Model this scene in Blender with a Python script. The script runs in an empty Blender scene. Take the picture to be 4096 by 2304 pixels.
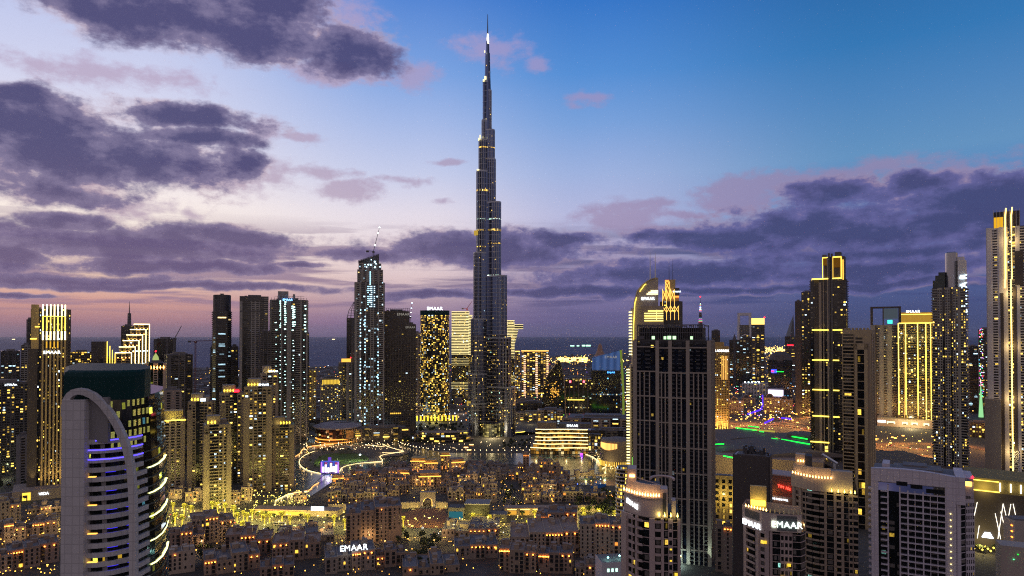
import bpy, math, random
from mathutils import Vector, Matrix
random.seed(7)
scene = bpy.context.scene
COL = scene.collection
PI = math.pi
R = math.radians
# ------------------------------------------------------------------ camera
CAM_H = 195.0
FPX = 2731.0                    # focal length in photo pixels (24 mm on 36 mm)
PITCH = math.radians(0.8)
PY0 = 1340 - math.tan(PITCH) * FPX      # photo row of the optical axis (the photo is a crop: vertical lens shift)
cam_data = bpy.data.cameras.new("camera")
cam_data.lens = 24.0
cam_data.sensor_width = 36.0
cam_data.shift_y = (PY0 - 1152) / 4096
cam_data.clip_start = 1.0
cam_data.clip_end = 200000.0
cam = bpy.data.objects.new("camera", cam_data)
COL.objects.link(cam)
cam.location = (0, 0, CAM_H)
cam.rotation_euler = (R(90) + PITCH, 0, 0)
scene.camera = cam
scene.view_settings.view_transform = 'Standard'
scene.view_settings.look = 'None'
scene.view_settings.exposure = 0.0
scene.view_settings.gamma = 1.0
scene.render.engine = 'CYCLES'
cy = scene.cycles
scene.render.filter_size = 1.1
cy.use_denoising = False
try:
 cy.denoiser = 'OPENIMAGEDENOISE'
 cy.denoising_input_passes = 'RGB_ALBEDO_NORMAL'
except Exception:
 pass
cy.pixel_filter_type = 'BLACKMAN_HARRIS'
cy.filter_width = 1.15
cy.max_bounces = 4
cy.diffuse_bounces = 2
cy.glossy_bounces = 3
cy.transmission_bounces = 2
cy.sample_clamp_indirect = 3.0
cy.sample_clamp_direct = 6.0
cy.use_light_tree = True
cy.caustics_reflective = False
cy.caustics_refractive = False
def ray(px, py):
 """world direction through a photo pixel (4096 x 2304)"""
 xr = (px - 2048) / FPX
 yu = (PY0 - py) / FPX
 return Vector((xr, math.cos(PITCH) - yu * math.sin(PITCH), math.sin(PITCH) + yu * math.cos(PITCH)))
def at(px, py, Y):
 d = ray(px, py)
 t = Y / d.y
 return Vector((d.x * t, Y, CAM_H + d.z * t))
def G(px, py, z=0.0):
 d = ray(px, py)
 t = (z - CAM_H) / d.z
 return Vector((d.x * t, d.y * t, z))
def ux(px, Y):
 return at(px, 1340, Y).x
def zy(py, Y):
 return at(2048, py, Y).z
def s2l(h):
 if isinstance(h, str):
  h = h.lstrip('#')
  c = [int(h[i:i + 2], 16) / 255 for i in (0, 2, 4)]
 else:
  c = h
 return tuple((v / 12.92 if v <= 0.04045 else ((v + 0.055) / 1.055) ** 2.4) for v in c) + (1.0,)
# ------------------------------------------------------------------ node maths
class NT:
 def __init__(self, tree):
  self.t = tree
 def node(self, typ, **kw):
  n = self.t.nodes.new(typ)
  for k, v in kw.items():
   setattr(n, k, v)
  return n
 def put(self, sock, v):
  if isinstance(v, S):
   self.t.links.new(v.s, sock)
  elif isinstance(v, bpy.types.NodeSocket):
   self.t.links.new(v, sock)
  else:
   sock.default_value = v
 def math(self, op, a, b=None, c=None, clamp=False):
  n = self.node('ShaderNodeMath', operation=op, use_clamp=clamp)
  self.put(n.inputs[0], a)
  if b is not None:
   self.put(n.inputs[1], b)
  if c is not None:
   self.put(n.inputs[2], c)
  return S(self, n.outputs[0])
 def vec(self, x, y, z=0.0):
  n = self.node('ShaderNodeCombineXYZ')
  for i, v in enumerate((x, y, z)):
   self.put(n.inputs[i], v)
  return S(self, n.outputs[0])
 def sep(self, v):
  n = self.node('ShaderNodeSeparateXYZ')
  self.put(n.inputs[0], v)
  return [S(self, o) for o in n.outputs]
 def vmath(self, op, a, b=None, out=0):
  n = self.node('ShaderNodeVectorMath', operation=op)
  self.put(n.inputs[0], a)
  if b is not None:
   self.put(n.inputs[1], b)
  return S(self, n.outputs[out])
 def noise(self, vec, scale=1.0, detail=4.0, rough=0.5, out=0, dist=0.0):
  n = self.node('ShaderNodeTexNoise')
  n.noise_dimensions = '3D'
  self.put(n.inputs['Vector'], vec)
  n.inputs['Scale'].default_value = scale
  n.inputs['Detail'].default_value = detail
  n.inputs['Roughness'].default_value = rough
  n.inputs['Distortion'].default_value = dist
  return S(self, n.outputs[out])
 def white(self, vec):
  n = self.node('ShaderNodeTexWhiteNoise', noise_dimensions='3D')
  self.put(n.inputs['Vector'], vec)
  return S(self, n.outputs['Value']), S(self, n.outputs['Color'])
 def smooth(self, v, a, b, c=0.0, d=1.0):
  n = self.node('ShaderNodeMapRange', interpolation_type='SMOOTHSTEP')
  self.put(n.inputs[0], v)
  for i, q in enumerate((a, b, c, d)):
   n.inputs[i + 1].default_value = q
  return S(self, n.outputs[0])
 def lin(self, v, a, b, c=0.0, d=1.0):
  n = self.node('ShaderNodeMapRange')
  self.put(n.inputs[0], v)
  for i, q in enumerate((a, b, c, d)):
   n.inputs[i + 1].default_value = q
  return S(self, n.outputs[0])
 def mix(self, f, a, b, blend='MIX'):
  n = self.node('ShaderNodeMix', data_type='RGBA', blend_type=blend)
  self.put(n.inputs['Factor'], f)
  self.put(n.inputs[6], a)
  self.put(n.inputs[7], b)
  return S(self, n.outputs[2])
 def ramp(self, v, stops):
  n = self.node('ShaderNodeValToRGB')
  self.put(n.inputs[0], v)
  e = n.color_ramp.elements
  while len(e) < len(stops):
   e.new(0.5)
  for i, (p, c) in enumerate(stops):
   e[i].position = p
   e[i].color = c
  return S(self, n.outputs[0])
class S:
 def __init__(self, nt, s):
  self.nt = nt
  self.s = s
 def __add__(self, o): return self.nt.math('ADD', self, o)
 def __radd__(self, o): return self.nt.math('ADD', o, self)
 def __sub__(self, o): return self.nt.math('SUBTRACT', self, o)
 def __rsub__(self, o): return self.nt.math('SUBTRACT', o, self)
 def __mul__(self, o): return self.nt.math('MULTIPLY', self, o)
 def __rmul__(self, o): return self.nt.math('MULTIPLY', o, self)
 def __truediv__(self, o): return self.nt.math('DIVIDE', self, o)
 def __gt__(self, o): return self.nt.math('GREATER_THAN', self, o)
 def __lt__(self, o): return self.nt.math('LESS_THAN', self, o)
 def max(self, o): return self.nt.math('MAXIMUM', self, o)
 def min(self, o): return self.nt.math('MINIMUM', self, o)
 def floor(self): return self.nt.math('FLOOR', self)
 def frac(self): return self.nt.math('FRACT', self)
 def clamp(self): return self.nt.math('ADD', self, 0.0, clamp=True)
# ------------------------------------------------------------------ world: dusk sky and clouds
world = bpy.data.worlds.new("World")
scene.world = world
world.use_nodes = True
wt = world.node_tree
wt.nodes.clear()
W = NT(wt)
geo = W.node('ShaderNodeTexCoord')
dirv = W.vmath('NORMALIZE', geo.outputs['Generated'])
dx, dy, dz = W.sep(dirv)
AZ = W.math('ARCTAN2', dx, dy)          # azimuth from the view axis, radians
EL = W.math('ARCSINE', dz)
def ae(px, py):
 d = ray(px, py).normalized()
 return math.atan2(d.x, d.y), math.asin(d.z)
YS = [1345, 1290, 1220, 1120, 1000, 860, 700, 500, 300, 0]
def sky_ramp(cols, px):
 # elevation from 0 to 45 degrees mapped on 0..1
 st = []
 for y, c in zip(YS, cols):
  e = max(0.0, ae(2048, y)[1])
  st.append((e / R(45), s2l(c)))
 st.append((0.85, tuple(v * 0.45 for v in s2l(cols[-1])[:3]) + (1,)))
 return W.ramp(EL / R(45), st)
rL = sky_ramp(['#86697f', '#b5838a', '#dca497', '#f8d6bd', '#fff0e2', '#fdf1ec', '#e8e2ee', '#d6d8f0', '#c6cdee', '#a6b8e8'], 300)
rM = sky_ramp(['#74648a', '#8d749a', '#b196a8', '#e2c8ca', '#efdfe2', '#e6deea', '#c8cfec', '#a6bbe8', '#7ea5e2', '#5486d4'], 1700)
rC = sky_ramp(['#5b5783', '#675f8d', '#786f9b', '#8d84ac', '#b0a9cb', '#b7bbdf', '#a0b4e0', '#7ba3dc', '#5690d6', '#3676c8'], 2300)
rR = sky_ramp(['#3d4670', '#434c78', '#4a5585', '#53649a', '#5874aa', '#5486bf', '#6494c2', '#4f86be', '#3578b6', '#2a66a6'], 3600)
a0, a1, a2, a3 = [ae(x, 900)[0] for x in (500, 1650, 2350, 3500)]
skyc = W.mix(W.smooth(AZ, a0, a1), rL, rM)
skyc = W.mix(W.smooth(AZ, a1, a2), skyc, rC)
skyc = W.mix(W.smooth(AZ, a2, a3), skyc, rR)
rB = W.ramp(EL / R(45), [(0.0, s2l('#bca599')), (0.25, s2l('#ae9c9b')), (0.6, s2l('#948c9b')), (1.0, s2l('#807f99'))])
skyc = W.mix(W.smooth(W.math('ABSOLUTE', AZ), R(50), R(95)), skyc, rB)
# domain warp
base = W.vec(AZ, EL * 1.7, 0.37)
wn = W.noise(base, scale=7.0, detail=4.0, rough=0.55, out=1)
wr, wg, wb = W.sep(wn)
A2 = AZ + (wr - 0.5) * 0.075
E2 = EL + (wg - 0.5) * 0.045
n1 = W.noise(W.vec(AZ, EL * 1.9, 1.3), scale=9.5, detail=12.0, rough=0.68)
n2 = W.noise(W.vec(AZ, EL * 1.6, 4.3), scale=30.0, detail=8.0, rough=0.62)
VA = W.vec(A2, E2, 0.0)
def blobs(lst):
 """ellipses given in 2576-wide picture units: (cx, cy, rx, ry, lift)"""
 F = None
 for (cx, cyy, rx, ry, *w) in lst:
  k = 4096 / 2576
  a, e = ae(cx * k, cyy * k)
  ra = abs(ae((cx + rx) * k, cyy * k)[0] - ae((cx - rx) * k, cyy * k)[0]) / 2
  re = abs(ae(cx * k, (cyy - ry) * k)[1] - ae(cx * k, (cyy + ry) * k)[1]) / 2
  d = W.vmath('SUBTRACT', VA, (a, e, 0))
  d = W.vmath('MULTIPLY', d, (1 / ra, 1 / re, 0))
  q = W.vmath('LENGTH', d, out=1)
  f = (w[0] if w else 1.0) - q
  F = f if F is None else F.max(f)
 return F
thick = blobs([
 (470, 40, 420, 95), (640, 95, 230, 60), (250, 20, 220, 60), (880, 130, 130, 62), (700, 30, 150, 60),
 (130, 390, 330, 120), (330, 400, 260, 80), (60, 300, 260, 80), (470, 300, 190, 32), (620, 420, 60, 38),
 (520, 350, 160, 24), (180, 480, 200, 45), (60, 245, 150, 30),
 (180, 560, 130, 25), (40, 645, 150, 35), (330, 620, 420, 42), (600, 598, 190, 28), (760, 668, 80, 10), (430, 672, 330, 20),
 (130, 700, 420, 20), (400, 722, 520, 12), (70, 738, 120, 8),
 (950, 635, 140, 26), (1200, 625, 320, 46), (1420, 600, 100, 28),
 (1680, 690, 420, 32), (1450, 735, 420, 16), (2150, 690, 500, 32), (1100, 740, 200, 12),
 (2300, 575, 560, 66), (2040, 565, 320, 52), (1830, 600, 240, 26), (2250, 640, 420, 30), (1730, 590, 170, 22), (2480, 500, 280, 65), (2130, 490, 150, 34),
 (2330, 460, 110, 28), (2000, 730, 700, 14),
])
thin = blobs([
 (1045, 185, 70, 42), (860, 190, 150, 30), (905, 40, 80, 45), (1230, 135, 110, 42), (1375, 165, 32, 22), (1485, 242, 55, 18),
 (800, 440, 100, 16), (890, 480, 85, 24), (655, 330, 52, 32), (1140, 415, 60, 8), (1115, 510, 30, 10), (700, 440, 60, 40),
 (480, 545, 30, 12), (560, 440, 170, 50), (260, 190, 330, 50), (1020, 460, 80, 14), (740, 340, 50, 14),
 (1720, 540, 150, 14), (2250, 430, 330, 28), (1650, 510, 90, 12), (350, 520, 120, 40), (1575, 548, 130, 36, 1.15), (1875, 490, 95, 46, 1.2), (2010, 470, 140, 34, 1.1), (2150, 450, 160, 40, 1.1), (2380, 440, 220, 36, 1.1), (1640, 575, 140, 20),
])
Ft = thick + (n1 - 0.5) * 2.0 + (n2 - 0.5) * 0.95
Fn = thin + (n1 - 0.5) * 3.4 + (n2 - 0.5) * 2.0
mt = W.smooth(Ft, -0.42, 0.22)
mn = W.smooth(Fn, -0.30, 0.75) * 0.7
# low layered veil near the horizon
st = W.noise(W.vec(AZ * 0.55, EL * 9.0, 7.7), scale=7.0, detail=6.0, rough=0.55, dist=0.3)
veil = W.smooth(st, 0.45, 0.58) * W.smooth(EL, R(10.0), R(6.5)) * W.smooth(EL, R(0.8), R(3.0)) * 0.8
side = W.smooth(AZ, ae(900, 800)[0], ae(2900, 800)[0])       # 0 sunset side, 1 night side
edge = W.mix(side, s2l('#c2aab8'), s2l('#a08aa6'))
mid_ = W.mix(side, s2l('#7f7699'), s2l('#64639a'))
core = W.mix(side, s2l('#4d4a76'), s2l('#444977'))
n3 = W.noise(W.vec(AZ, EL * 1.5, 9.1), scale=16.0, detail=5.0, rough=0.55)
dens = Ft + (n2 - 0.5) * 0.8 + (n3 - 0.5) * 1.1
cc = W.mix(W.smooth(dens, -0.32, 0.12), edge, mid_)
cc = W.mix(W.smooth(dens, -0.02, 0.75), cc, core)
lowwarm = W.smooth(EL, R(14), R(5)) * (1.0 - side) * 0.35
cc = W.mix(lowwarm, cc, s2l('#8b6f8d'))
thinc = W.mix(W.smooth(EL, R(12), R(26)), W.mix(side, s2l('#b39cb5'), s2l('#9a86ab')), W.mix(side, s2l('#b9a3c4'), s2l('#9a98cf')))
veilc = W.mix(side, s2l('#8d7494'), s2l('#414a7c'))
out = W.mix(veil, skyc, veilc)
out = W.mix(mn, out, thinc)
out = W.mix(mt * 0.97, out, cc)
below = W.smooth(EL, R(0.2), R(-1.0))
out = W.mix(below, out, s2l('#15131c'))
bg = W.node('ShaderNodeBackground')
W.put(bg.inputs[0], out)
bg.inputs[1].default_value = 1.0
wo = W.node('ShaderNodeOutputWorld')
wt.links.new(bg.outputs[0], wo.inputs[0])
world.cycles.sampling_method = 'MANUAL'
world.cycles.sample_map_resolution = 512
sun_d = bpy.data.lights.new("afterglow_sun", 'SUN')
sun_d.energy = 0.12
sun_d.angle = R(14)
sun_d.color = (1.0, 0.72, 0.66)
sun = bpy.data.objects.new("afterglow_sun", sun_d)
sun.rotation_euler = (R(84), 0, R(-142))
COL.objects.link(sun)
# ------------------------------------------------------------------ materials
MATS = {}
def mat_new(name):
 m = bpy.data.materials.new(name)
 m.use_nodes = True
 m.node_tree.nodes.clear()
 MATS[name] = m
 return m, NT(m.node_tree)
def finish(m, nt, bsdf):
 o = nt.node('ShaderNodeOutputMaterial')
 m.node_tree.links.new(bsdf.outputs[0], o.inputs[0])
def surf(name, col, rough=0.7, metal=0.0, var=0.16, scale=0.12, streak=True, spec=0.4, bump=0.0, joint=0.0):
 """plain painted / stone / metal surface with soft dirt and weather variation"""
 if name in MATS:
  return MATS[name]
 m, nt = mat_new(name)
 tc = nt.node('ShaderNodeTexCoord')
 x, y, z = nt.sep(tc.outputs['Object'])
 v = nt.vec(x, y, z * (0.25 if streak else 1.0))
 n = nt.noise(v, scale=scale, detail=6, rough=0.6)
 n2 = nt.noise(tc.outputs['Object'], scale=scale * 9, detail=3, rough=0.6)
 f = (n - 0.5) * 2.4 * var + (n2 - 0.5) * var * 1.4
 c = s2l(col) if isinstance(col, str) else tuple(col) + (1.0,)
 hi = tuple(min(1, q * (1 + 1.0)) for q in c[:3]) + (1,)
 lo = tuple(q * 0.3 for q in c[:3]) + (1,)
 cc = nt.mix(nt.math('MAXIMUM', f, 0.0), c, hi)
 cc = nt.mix(nt.math('MAXIMUM', f * -1.0, 0.0), cc, lo)
 if joint:
  jl = ((z / 3.42).frac() < 0.10).max(((x + y) / joint).frac() < 0.12)
  cc = nt.mix(jl * 0.30, cc, lo)
  pv_, _ = nt.white(nt.vec((z / 3.42).floor(), ((x + y) / joint).floor(), 1.0))
  cc = nt.mix(pv_ * 0.12, cc, lo)
 b = nt.node('ShaderNodeBsdfPrincipled')
 nt.put(b.inputs['Base Color'], cc)
 b.inputs['Roughness'].default_value = rough
 b.inputs['Metallic'].default_value = metal
 b.inputs['Specular IOR Level'].default_value = spec
 if bump:
  bn = nt.node('ShaderNodeBump')
  bn.inputs['Strength'].default_value = bump
  nt.put(bn.inputs['Height'], n2)
  m.node_tree.links.new(bn.outputs[0], b.inputs['Normal'])
 finish(m, nt, b)
 m.cycles.emission_sampling = 'NONE'
 return m
def glow(name, col, strength, sample=False):
 if name in MATS:
  return MATS[name]
 m, nt = mat_new(name)
 e = nt.node('ShaderNodeEmission')
 e.inputs[0].default_value = s2l(col)
 e.inputs[1].default_value = strength
 finish(m, nt, e)
 m.cycles.emission_sampling = 'FRONT' if sample else 'NONE'
 return m
def glass(name, lit, cols=('#ffd25a', '#ffb23c', '#d8f2ff'), cool=0.12, strength=2.2, tint='#15181d', rough=0.12,
          ww=0.34, wh=0.32, floors=0.0, cluster=0.5, metal=0.0, fscale=0.22, ribs=False, curt=0.0):
 """curtain wall: UV = (bay number, floor number); some rooms are lit"""
 if name in MATS:
  return MATS[name]
 m, nt = mat_new(name)
 uv = nt.node('ShaderNodeUVMap')
 oi = nt.node('ShaderNodeObjectInfo')
 seed = S(nt, oi.outputs['Random']) * 57.0
 u, v, _ = nt.sep(uv.outputs[0])
 iu, iv = u.floor(), v.floor()
 r1, c1 = nt.white(nt.vec(iu, iv, seed))
 ra, rb, rc = nt.sep(c1)
 fr, _ = nt.white(nt.vec(iv, seed, 3.0))
 cl = nt.noise(nt.vec(iu * fscale, iv * fscale, seed), scale=1.0, detail=2.0)
 thr = nt.lin(cl, 0.40, 0.62, lit * (1 - cluster), lit * (1 + cluster * 1.6))
 on = r1 < thr
 if floors:
  on = on.max((fr < floors) * (rc < 0.8))
 fu, fv = u.frac(), v.frac()
 inw = (nt.math('ABSOLUTE', fu - 0.5) < nt.lin(rb, 0, 1, ww * .55, ww * 1.15)) * (nt.math('ABSOLUTE', fv - 0.55) < wh)
 # rooms are not evenly bright: blinds, lamps, depth
 det = nt.noise(nt.vec(u * 3.1, v * 2.3, seed), scale=1.7, detail=2.0)
 br = (rb * rb * rb * 1.7 + 0.14) * nt.lin(det, 0.3, 0.7, 0.35, 1.3)
 ec = nt.mix(ra, s2l(cols[0]), s2l(cols[1]))
 ec = nt.mix(rc < cool, ec, s2l(cols[2]))
 e = on * inw * br * strength
 b = nt.node('ShaderNodeBsdfPrincipled')
 t = s2l(tint)
 rr_ = nt.white(nt.vec(iu, 5.0, seed))[0] if ribs else rc
 k0_, k1_ = (.12, 2.3) if ribs else (.45, 1.7)
 tc = nt.mix(rr_, tuple(q * k0_ for q in t[:3]) + (1,), tuple(min(1, q * k1_) for q in t[:3]) + (1,))
 if curt:
  tc = nt.mix((rb > 1 - curt) * inw, tc, (.16, .145, .13, 1))
 nt.put(b.inputs['Base Color'], tc)
 nt.put(b.inputs['Roughness'], nt.lin(rr_ if ribs else ra, 0, 1, rough * 0.6, rough * 1.7))
 b.inputs['Metallic'].default_value = metal
 b.inputs['Specular IOR Level'].default_value = 0.6
 nt.put(b.inputs['Emission Color'], ec)
 nt.put(b.inputs['Emission Strength'], e)
 finish(m, nt, b)
 m.cycles.emission_sampling = 'NONE'
 return m
# glass kinds
g_dark = glass('glass_dark', 0.012, strength=2.0)
g_dim = glass('glass_dim', 0.09, strength=2.6, curt=.12, ww=.27, wh=.25)
g_mid = glass('glass_mid', 0.21, strength=3.0, curt=.12, ww=.27, wh=.25, cool=.16)
g_busy = glass('glass_busy', 0.42, strength=2.6, cluster=0.35)
g_cool = glass('glass_cool', 0.10, cols=('#bfeaff', '#d8f4ff', '#ffd890'), cool=0.2, strength=2.2, cluster=0.8)
g_office = glass('glass_office', 0.05, floors=0.22, strength=2.0, cols=('#ffe07a', '#ffc850', '#e8ffe0'))
g_blue = glass('glass_blue', 0.03, floors=0.05, strength=2.0, tint='#0d1626', cols=('#ffd870', '#cfe8ff', '#60c0ff'), cool=0.3)
g_teal = glass('glass_teal', 0.30, strength=1.5, tint='#06120f', cols=('#e8ee50', '#ffe84c', '#fff0a0'), cool=0.05, ww=0.40, wh=0.36, rough=0.05)
g_teald = glass('glass_teal_dim', 0.05, strength=1.3, tint='#050e0d', cols=('#e8ee50', '#ffe84c', '#80e0ff'), cool=0.1, ww=0.40, wh=0.36, rough=0.05)
g_near = glass('glass_near', 0.05, curt=.3, strength=1.2, tint='#0c1112', cols=('#ffcf4c', '#f8e060', '#9ff0e0'), cool=0.12, ww=0.34, wh=0.30, rough=0.06)
g_silver = glass('glass_silver', 0.02, strength=1.6, ribs=True, tint='#4a5674', cols=('#ffd36a', '#ffb850', '#bfe8ff'), cool=0.15, rough=0.20, metal=0.85, fscale=0.5, cluster=0.95, ww=.3, wh=.25)
g_silverb = glass('glass_silver_low', 0.085, strength=2.6, ribs=True, tint='#484c5e', cols=('#ffd060', '#ffb040', '#c0ffe0'), cool=0.1, rough=0.22, metal=0.8, fscale=0.35, cluster=0.95, ww=.3, wh=.25)
c_tan = surf('stone_tan', (0.30, 0.245, 0.20))
c_sand = surf('sand_render', (0.34, 0.25, 0.18), var=0.22, scale=0.08)
c_sand2 = surf('rose_render', (0.30, 0.215, 0.165), var=0.22, scale=0.08)
c_sand3 = surf('pale_render', (0.42, 0.33, 0.25), var=0.20, scale=0.08)
c_beige = surf('beige_panel', (0.42, 0.36, 0.31))
c_grey = surf('concrete_grey', (0.26, 0.25, 0.25))
c_dark = surf('dark_concrete', (0.09, 0.085, 0.09))
c_res = surf('tower_render', (0.205, 0.165, 0.13), var=.2)
c_res2 = surf('tower_render_pale', (0.25, 0.205, 0.165), var=.2)
c_brown = surf('dark_brown_cladding', (0.075, 0.062, 0.058))
c_white = surf('white_panel', (0.62, 0.60, 0.62), var=0.08, rough=0.55)
c_pink = surf('pink_beige_panel', (0.46, 0.36, 0.33), var=0.10, rough=0.6)
c_roof = surf('roof_grey', (0.16, 0.15, 0.155), streak=False, var=0.3)
c_roofd = surf('roof_dark', (0.06, 0.058, 0.062), streak=False, var=0.35)
c_metal = surf('dark_metal', (0.10, 0.10, 0.11), rough=0.4, metal=0.7)
c_steel = surf('pale_steel', (0.55, 0.56, 0.58), rough=0.35, metal=0.8)
c_gold = surf('gold_stone', (0.50, 0.37, 0.16))
c_teal = surf('teal_cladding', (0.006, 0.038, 0.038), rough=0.6, var=0.12, spec=.1)
e_warm = glow('lamp_warm', '#ffb45a', 9.0)
e_gold = glow('strip_gold', '#ffdb55', 3.2)
e_goldw = glow('strip_pale_gold', '#ffe9a8', 5.0)
e_white = glow('sign_white', '#e9f4ff', 4.0)
e_cool = glow('lamp_cool', '#c9f0ff', 8.0)
e_red = glow('lamp_red', '#ff2030', 6.0)
e_orange = glow('lamp_orange', '#ff8a2a', 7.0)
e_green = glow('lamp_green', '#18e03a', 3.5)
e_blue = glow('strip_blue', '#3a34ff', 4.0)
e_purple = glow('lamp_purple', '#9a3cff', 4.0)
e_amber = glow('wall_wash_amber', '#ff9a34', 3.0)
# ------------------------------------------------------------------ mesh builder
class MB:
 def __init__(self):
  self.v, self.f, self.uv = [], [], []
 def quad(self, a, b, c, d, uv=None):
  n = len(self.v)
  self.v += [tuple(a), tuple(b), tuple(c), tuple(d)]
  self.f.append((n, n + 1, n + 2, n + 3))
  self.uv.append(uv or [(0, 0), (1, 0), (1, 1), (0, 1)])
 def tri(self, a, b, c):
  n = len(self.v)
  self.v += [tuple(a), tuple(b), tuple(c)]
  self.f.append((n, n + 1, n + 2))
  self.uv.append([(0, 0), (1, 0), (0.5, 1)])
 def poly(self, pts, flip=False):
  n = len(self.v)
  self.v += [tuple(p) for p in pts]
  idx = list(range(n, n + len(pts)))
  if flip:
   idx.reverse()
  self.f.append(tuple(idx))
  self.uv.append([(0, 0)] * len(pts))
 def box(self, x0, x1, y0, y1, z0, z1):
  n = len(self.v)
  self.v += [(x0, y0, z0), (x1, y0, z0), (x1, y1, z0), (x0, y1, z0),
                   (x0, y0, z1), (x1, y0, z1), (x1, y1, z1), (x0, y1, z1)]
  for q in ((0, 1, 5, 4), (1, 2, 6, 5), (2, 3, 7, 6), (3, 0, 4, 7), (4, 5, 6, 7), (3, 2, 1, 0)):
   self.f.append(tuple(n + i for i in q))
   self.uv.append([(0, 0), (1, 0), (1, 1), (0, 1)])
  return self
 def obox(self, p, t, nrm, a0, a1, d0, d1, z0, z1):
  """box along direction t from p, depth along outward normal nrm"""
  def P(a, d, z):
   return (p[0] + t[0] * a + nrm[0] * d, p[1] + t[1] * a + nrm[1] * d, z)
  n = len(self.v)
  self.v += [P(a0, d1, z0), P(a1, d1, z0), P(a1, d0, z0), P(a0, d0, z0),
                   P(a0, d1, z1), P(a1, d1, z1), P(a1, d0, z1), P(a0, d0, z1)]
  for q in ((0, 1, 5, 4), (1, 2, 6, 5), (2, 3, 7, 6), (3, 0, 4, 7), (4, 5, 6, 7), (3, 2, 1, 0)):
   self.f.append(tuple(n + i for i in q))
   self.uv.append([(0, 0), (1, 0), (1, 1), (0, 1)])
 def prism(self, pts, z0, z1, u=None, fl=3.6, cap=True, pts1=None):
  """pts counter-clockwise seen from above; u = cumulative bay numbers"""
  n = len(pts)
  q = pts1 or pts
  if u is None:
   u = [0.0]
   for i in range(n):
    a, b = pts[i], pts[(i + 1) % n]
    u.append(u[-1] + math.hypot(b[0] - a[0], b[1] - a[1]) / 3.0)
  for i in range(n):
   j = (i + 1) % n
   self.quad((*pts[i][:2], z0), (*pts[j][:2], z0), (*q[j][:2], z1), (*q[i][:2], z1),
                      [(u[i], z0 / fl), (u[i + 1], z0 / fl), (u[i + 1], z1 / fl), (u[i], z1 / fl)])
  if cap:
   self.poly([(*p[:2], z1) for p in q])
   self.poly([(*p[:2], z0) for p in pts], flip=True)
  return self
 def tube(self, path, r, n=6, r1=None):
  P = [Vector(p) for p in path]
  rings = []
  for i, p in enumerate(P):
   d = (P[min(i + 1, len(P) - 1)] - P[max(i - 1, 0)]).normalized()
   a = d.cross(Vector((0, 0, 1)))
   if a.length < 1e-3:
    a = d.cross(Vector((1, 0, 0)))
   a.normalize()
   b = d.cross(a).normalized()
   rr = r if r1 is None else r + (r1 - r) * i / max(1, len(P) - 1)
   rings.append([p + (a * math.cos(2 * PI * k / n) + b * math.sin(2 * PI * k / n)) * rr for k in range(n)])
  for i in range(len(rings) - 1):
   for k in range(n):
    l = (k + 1) % n
    self.quad(rings[i][k], rings[i + 1][k], rings[i + 1][l], rings[i][l])
  self.poly(rings[0])
  self.poly(rings[-1], flip=True)
  return self
 def lathe(self, prof, n=16, cx=0.0, cy_=0.0, sx=1.0, sy=1.0):
  """prof: (radius, z) from bottom to top"""
  for (r0, z0), (r1, z1) in zip(prof, prof[1:]):
   for k in range(n):
    a, b = 2 * PI * k / n, 2 * PI * (k + 1) / n
    self.quad((cx + sx * r0 * math.cos(a), cy_ + sy * r0 * math.sin(a), z0),
                          (cx + sx * r0 * math.cos(b), cy_ + sy * r0 * math.sin(b), z0),
                          (cx + sx * r1 * math.cos(b), cy_ + sy * r1 * math.sin(b), z1),
                          (cx + sx * r1 * math.cos(a), cy_ + sy * r1 * math.sin(a), z1),
                          [(k, z0 / 3.6), (k + 1, z0 / 3.6), (k + 1, z1 / 3.6), (k, z1 / 3.6)])
  r, z = prof[-1]
  if r > 0.01:
   self.poly([(cx + sx * r * math.cos(2 * PI * k / n), cy_ + sy * r * math.sin(2 * PI * k / n), z) for k in range(n)])
  return self
 def mesh(self, name, mat, smooth=False):
  me = bpy.data.meshes.new(name)
  me.from_pydata(self.v, [], self.f)
  uvl = me.uv_layers.new(name='UVMap')
  flat = [c for f in self.uv for p in f for c in p]
  uvl.data.foreach_set('uv', flat)
  if mat:
   me.materials.append(mat)
  if smooth:
   me.polygons.foreach_set('use_smooth', [True] * len(me.polygons))
  me.update()
  return me
 def build(self, name, mat, parent=None, smooth=False, **kw):
  o = bpy.data.objects.new(name, self.mesh(name, mat, smooth))
  COL.objects.link(o)
  if parent:
   o.parent = parent
  for k, v in kw.items():
   o[k] = v
  return o
def thing(name, label, cat, loc=(0, 0, 0), rz=0.0, group=None):
 o = bpy.data.objects.new(name, None)
 o.empty_display_size = 1.0
 COL.objects.link(o)
 o.location = loc
 o.rotation_euler = (0, 0, rz)
 o['label'] = label
 o['category'] = cat
 if group:
  o['group'] = group
 return o
def tag(o, label, cat, group=None):
 o['label'] = label
 o['category'] = cat
 if group:
  o['group'] = group
 return o
def link_copy(o, parent=None):
 c = o.copy()
 COL.objects.link(c)
 c.parent = parent
 for ch in list(o.children):
  link_copy(ch, c)
 return c
def inst(name, me, parent, loc, rz=0.0, sc=None):
 o = bpy.data.objects.new(name, me)
 COL.objects.link(o)
 o.parent = parent
 o.location = loc
 o.rotation_euler = (0, 0, rz)
 if sc:
  o.scale = sc
 return o
def lamp(name, parent, loc, energy, col=(1, 0.72, 0.32), r=0.6, typ='POINT', rot=None, size=2.0, spot=1.0):
 d = bpy.data.lights.new(name, typ)
 d.energy = energy
 d.volume_factor = 0.0
 d.color = col
 if typ in ('POINT', 'SPOT'):
  d.shadow_soft_size = r
 if typ == 'SPOT':
  d.spot_size = spot
  d.spot_blend = 0.6
 o = bpy.data.objects.new(name, d)
 COL.objects.link(o)
 o.parent = parent
 o.location = loc
 if rot:
  o.rotation_euler = rot
 return o
TXT = {}
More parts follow.
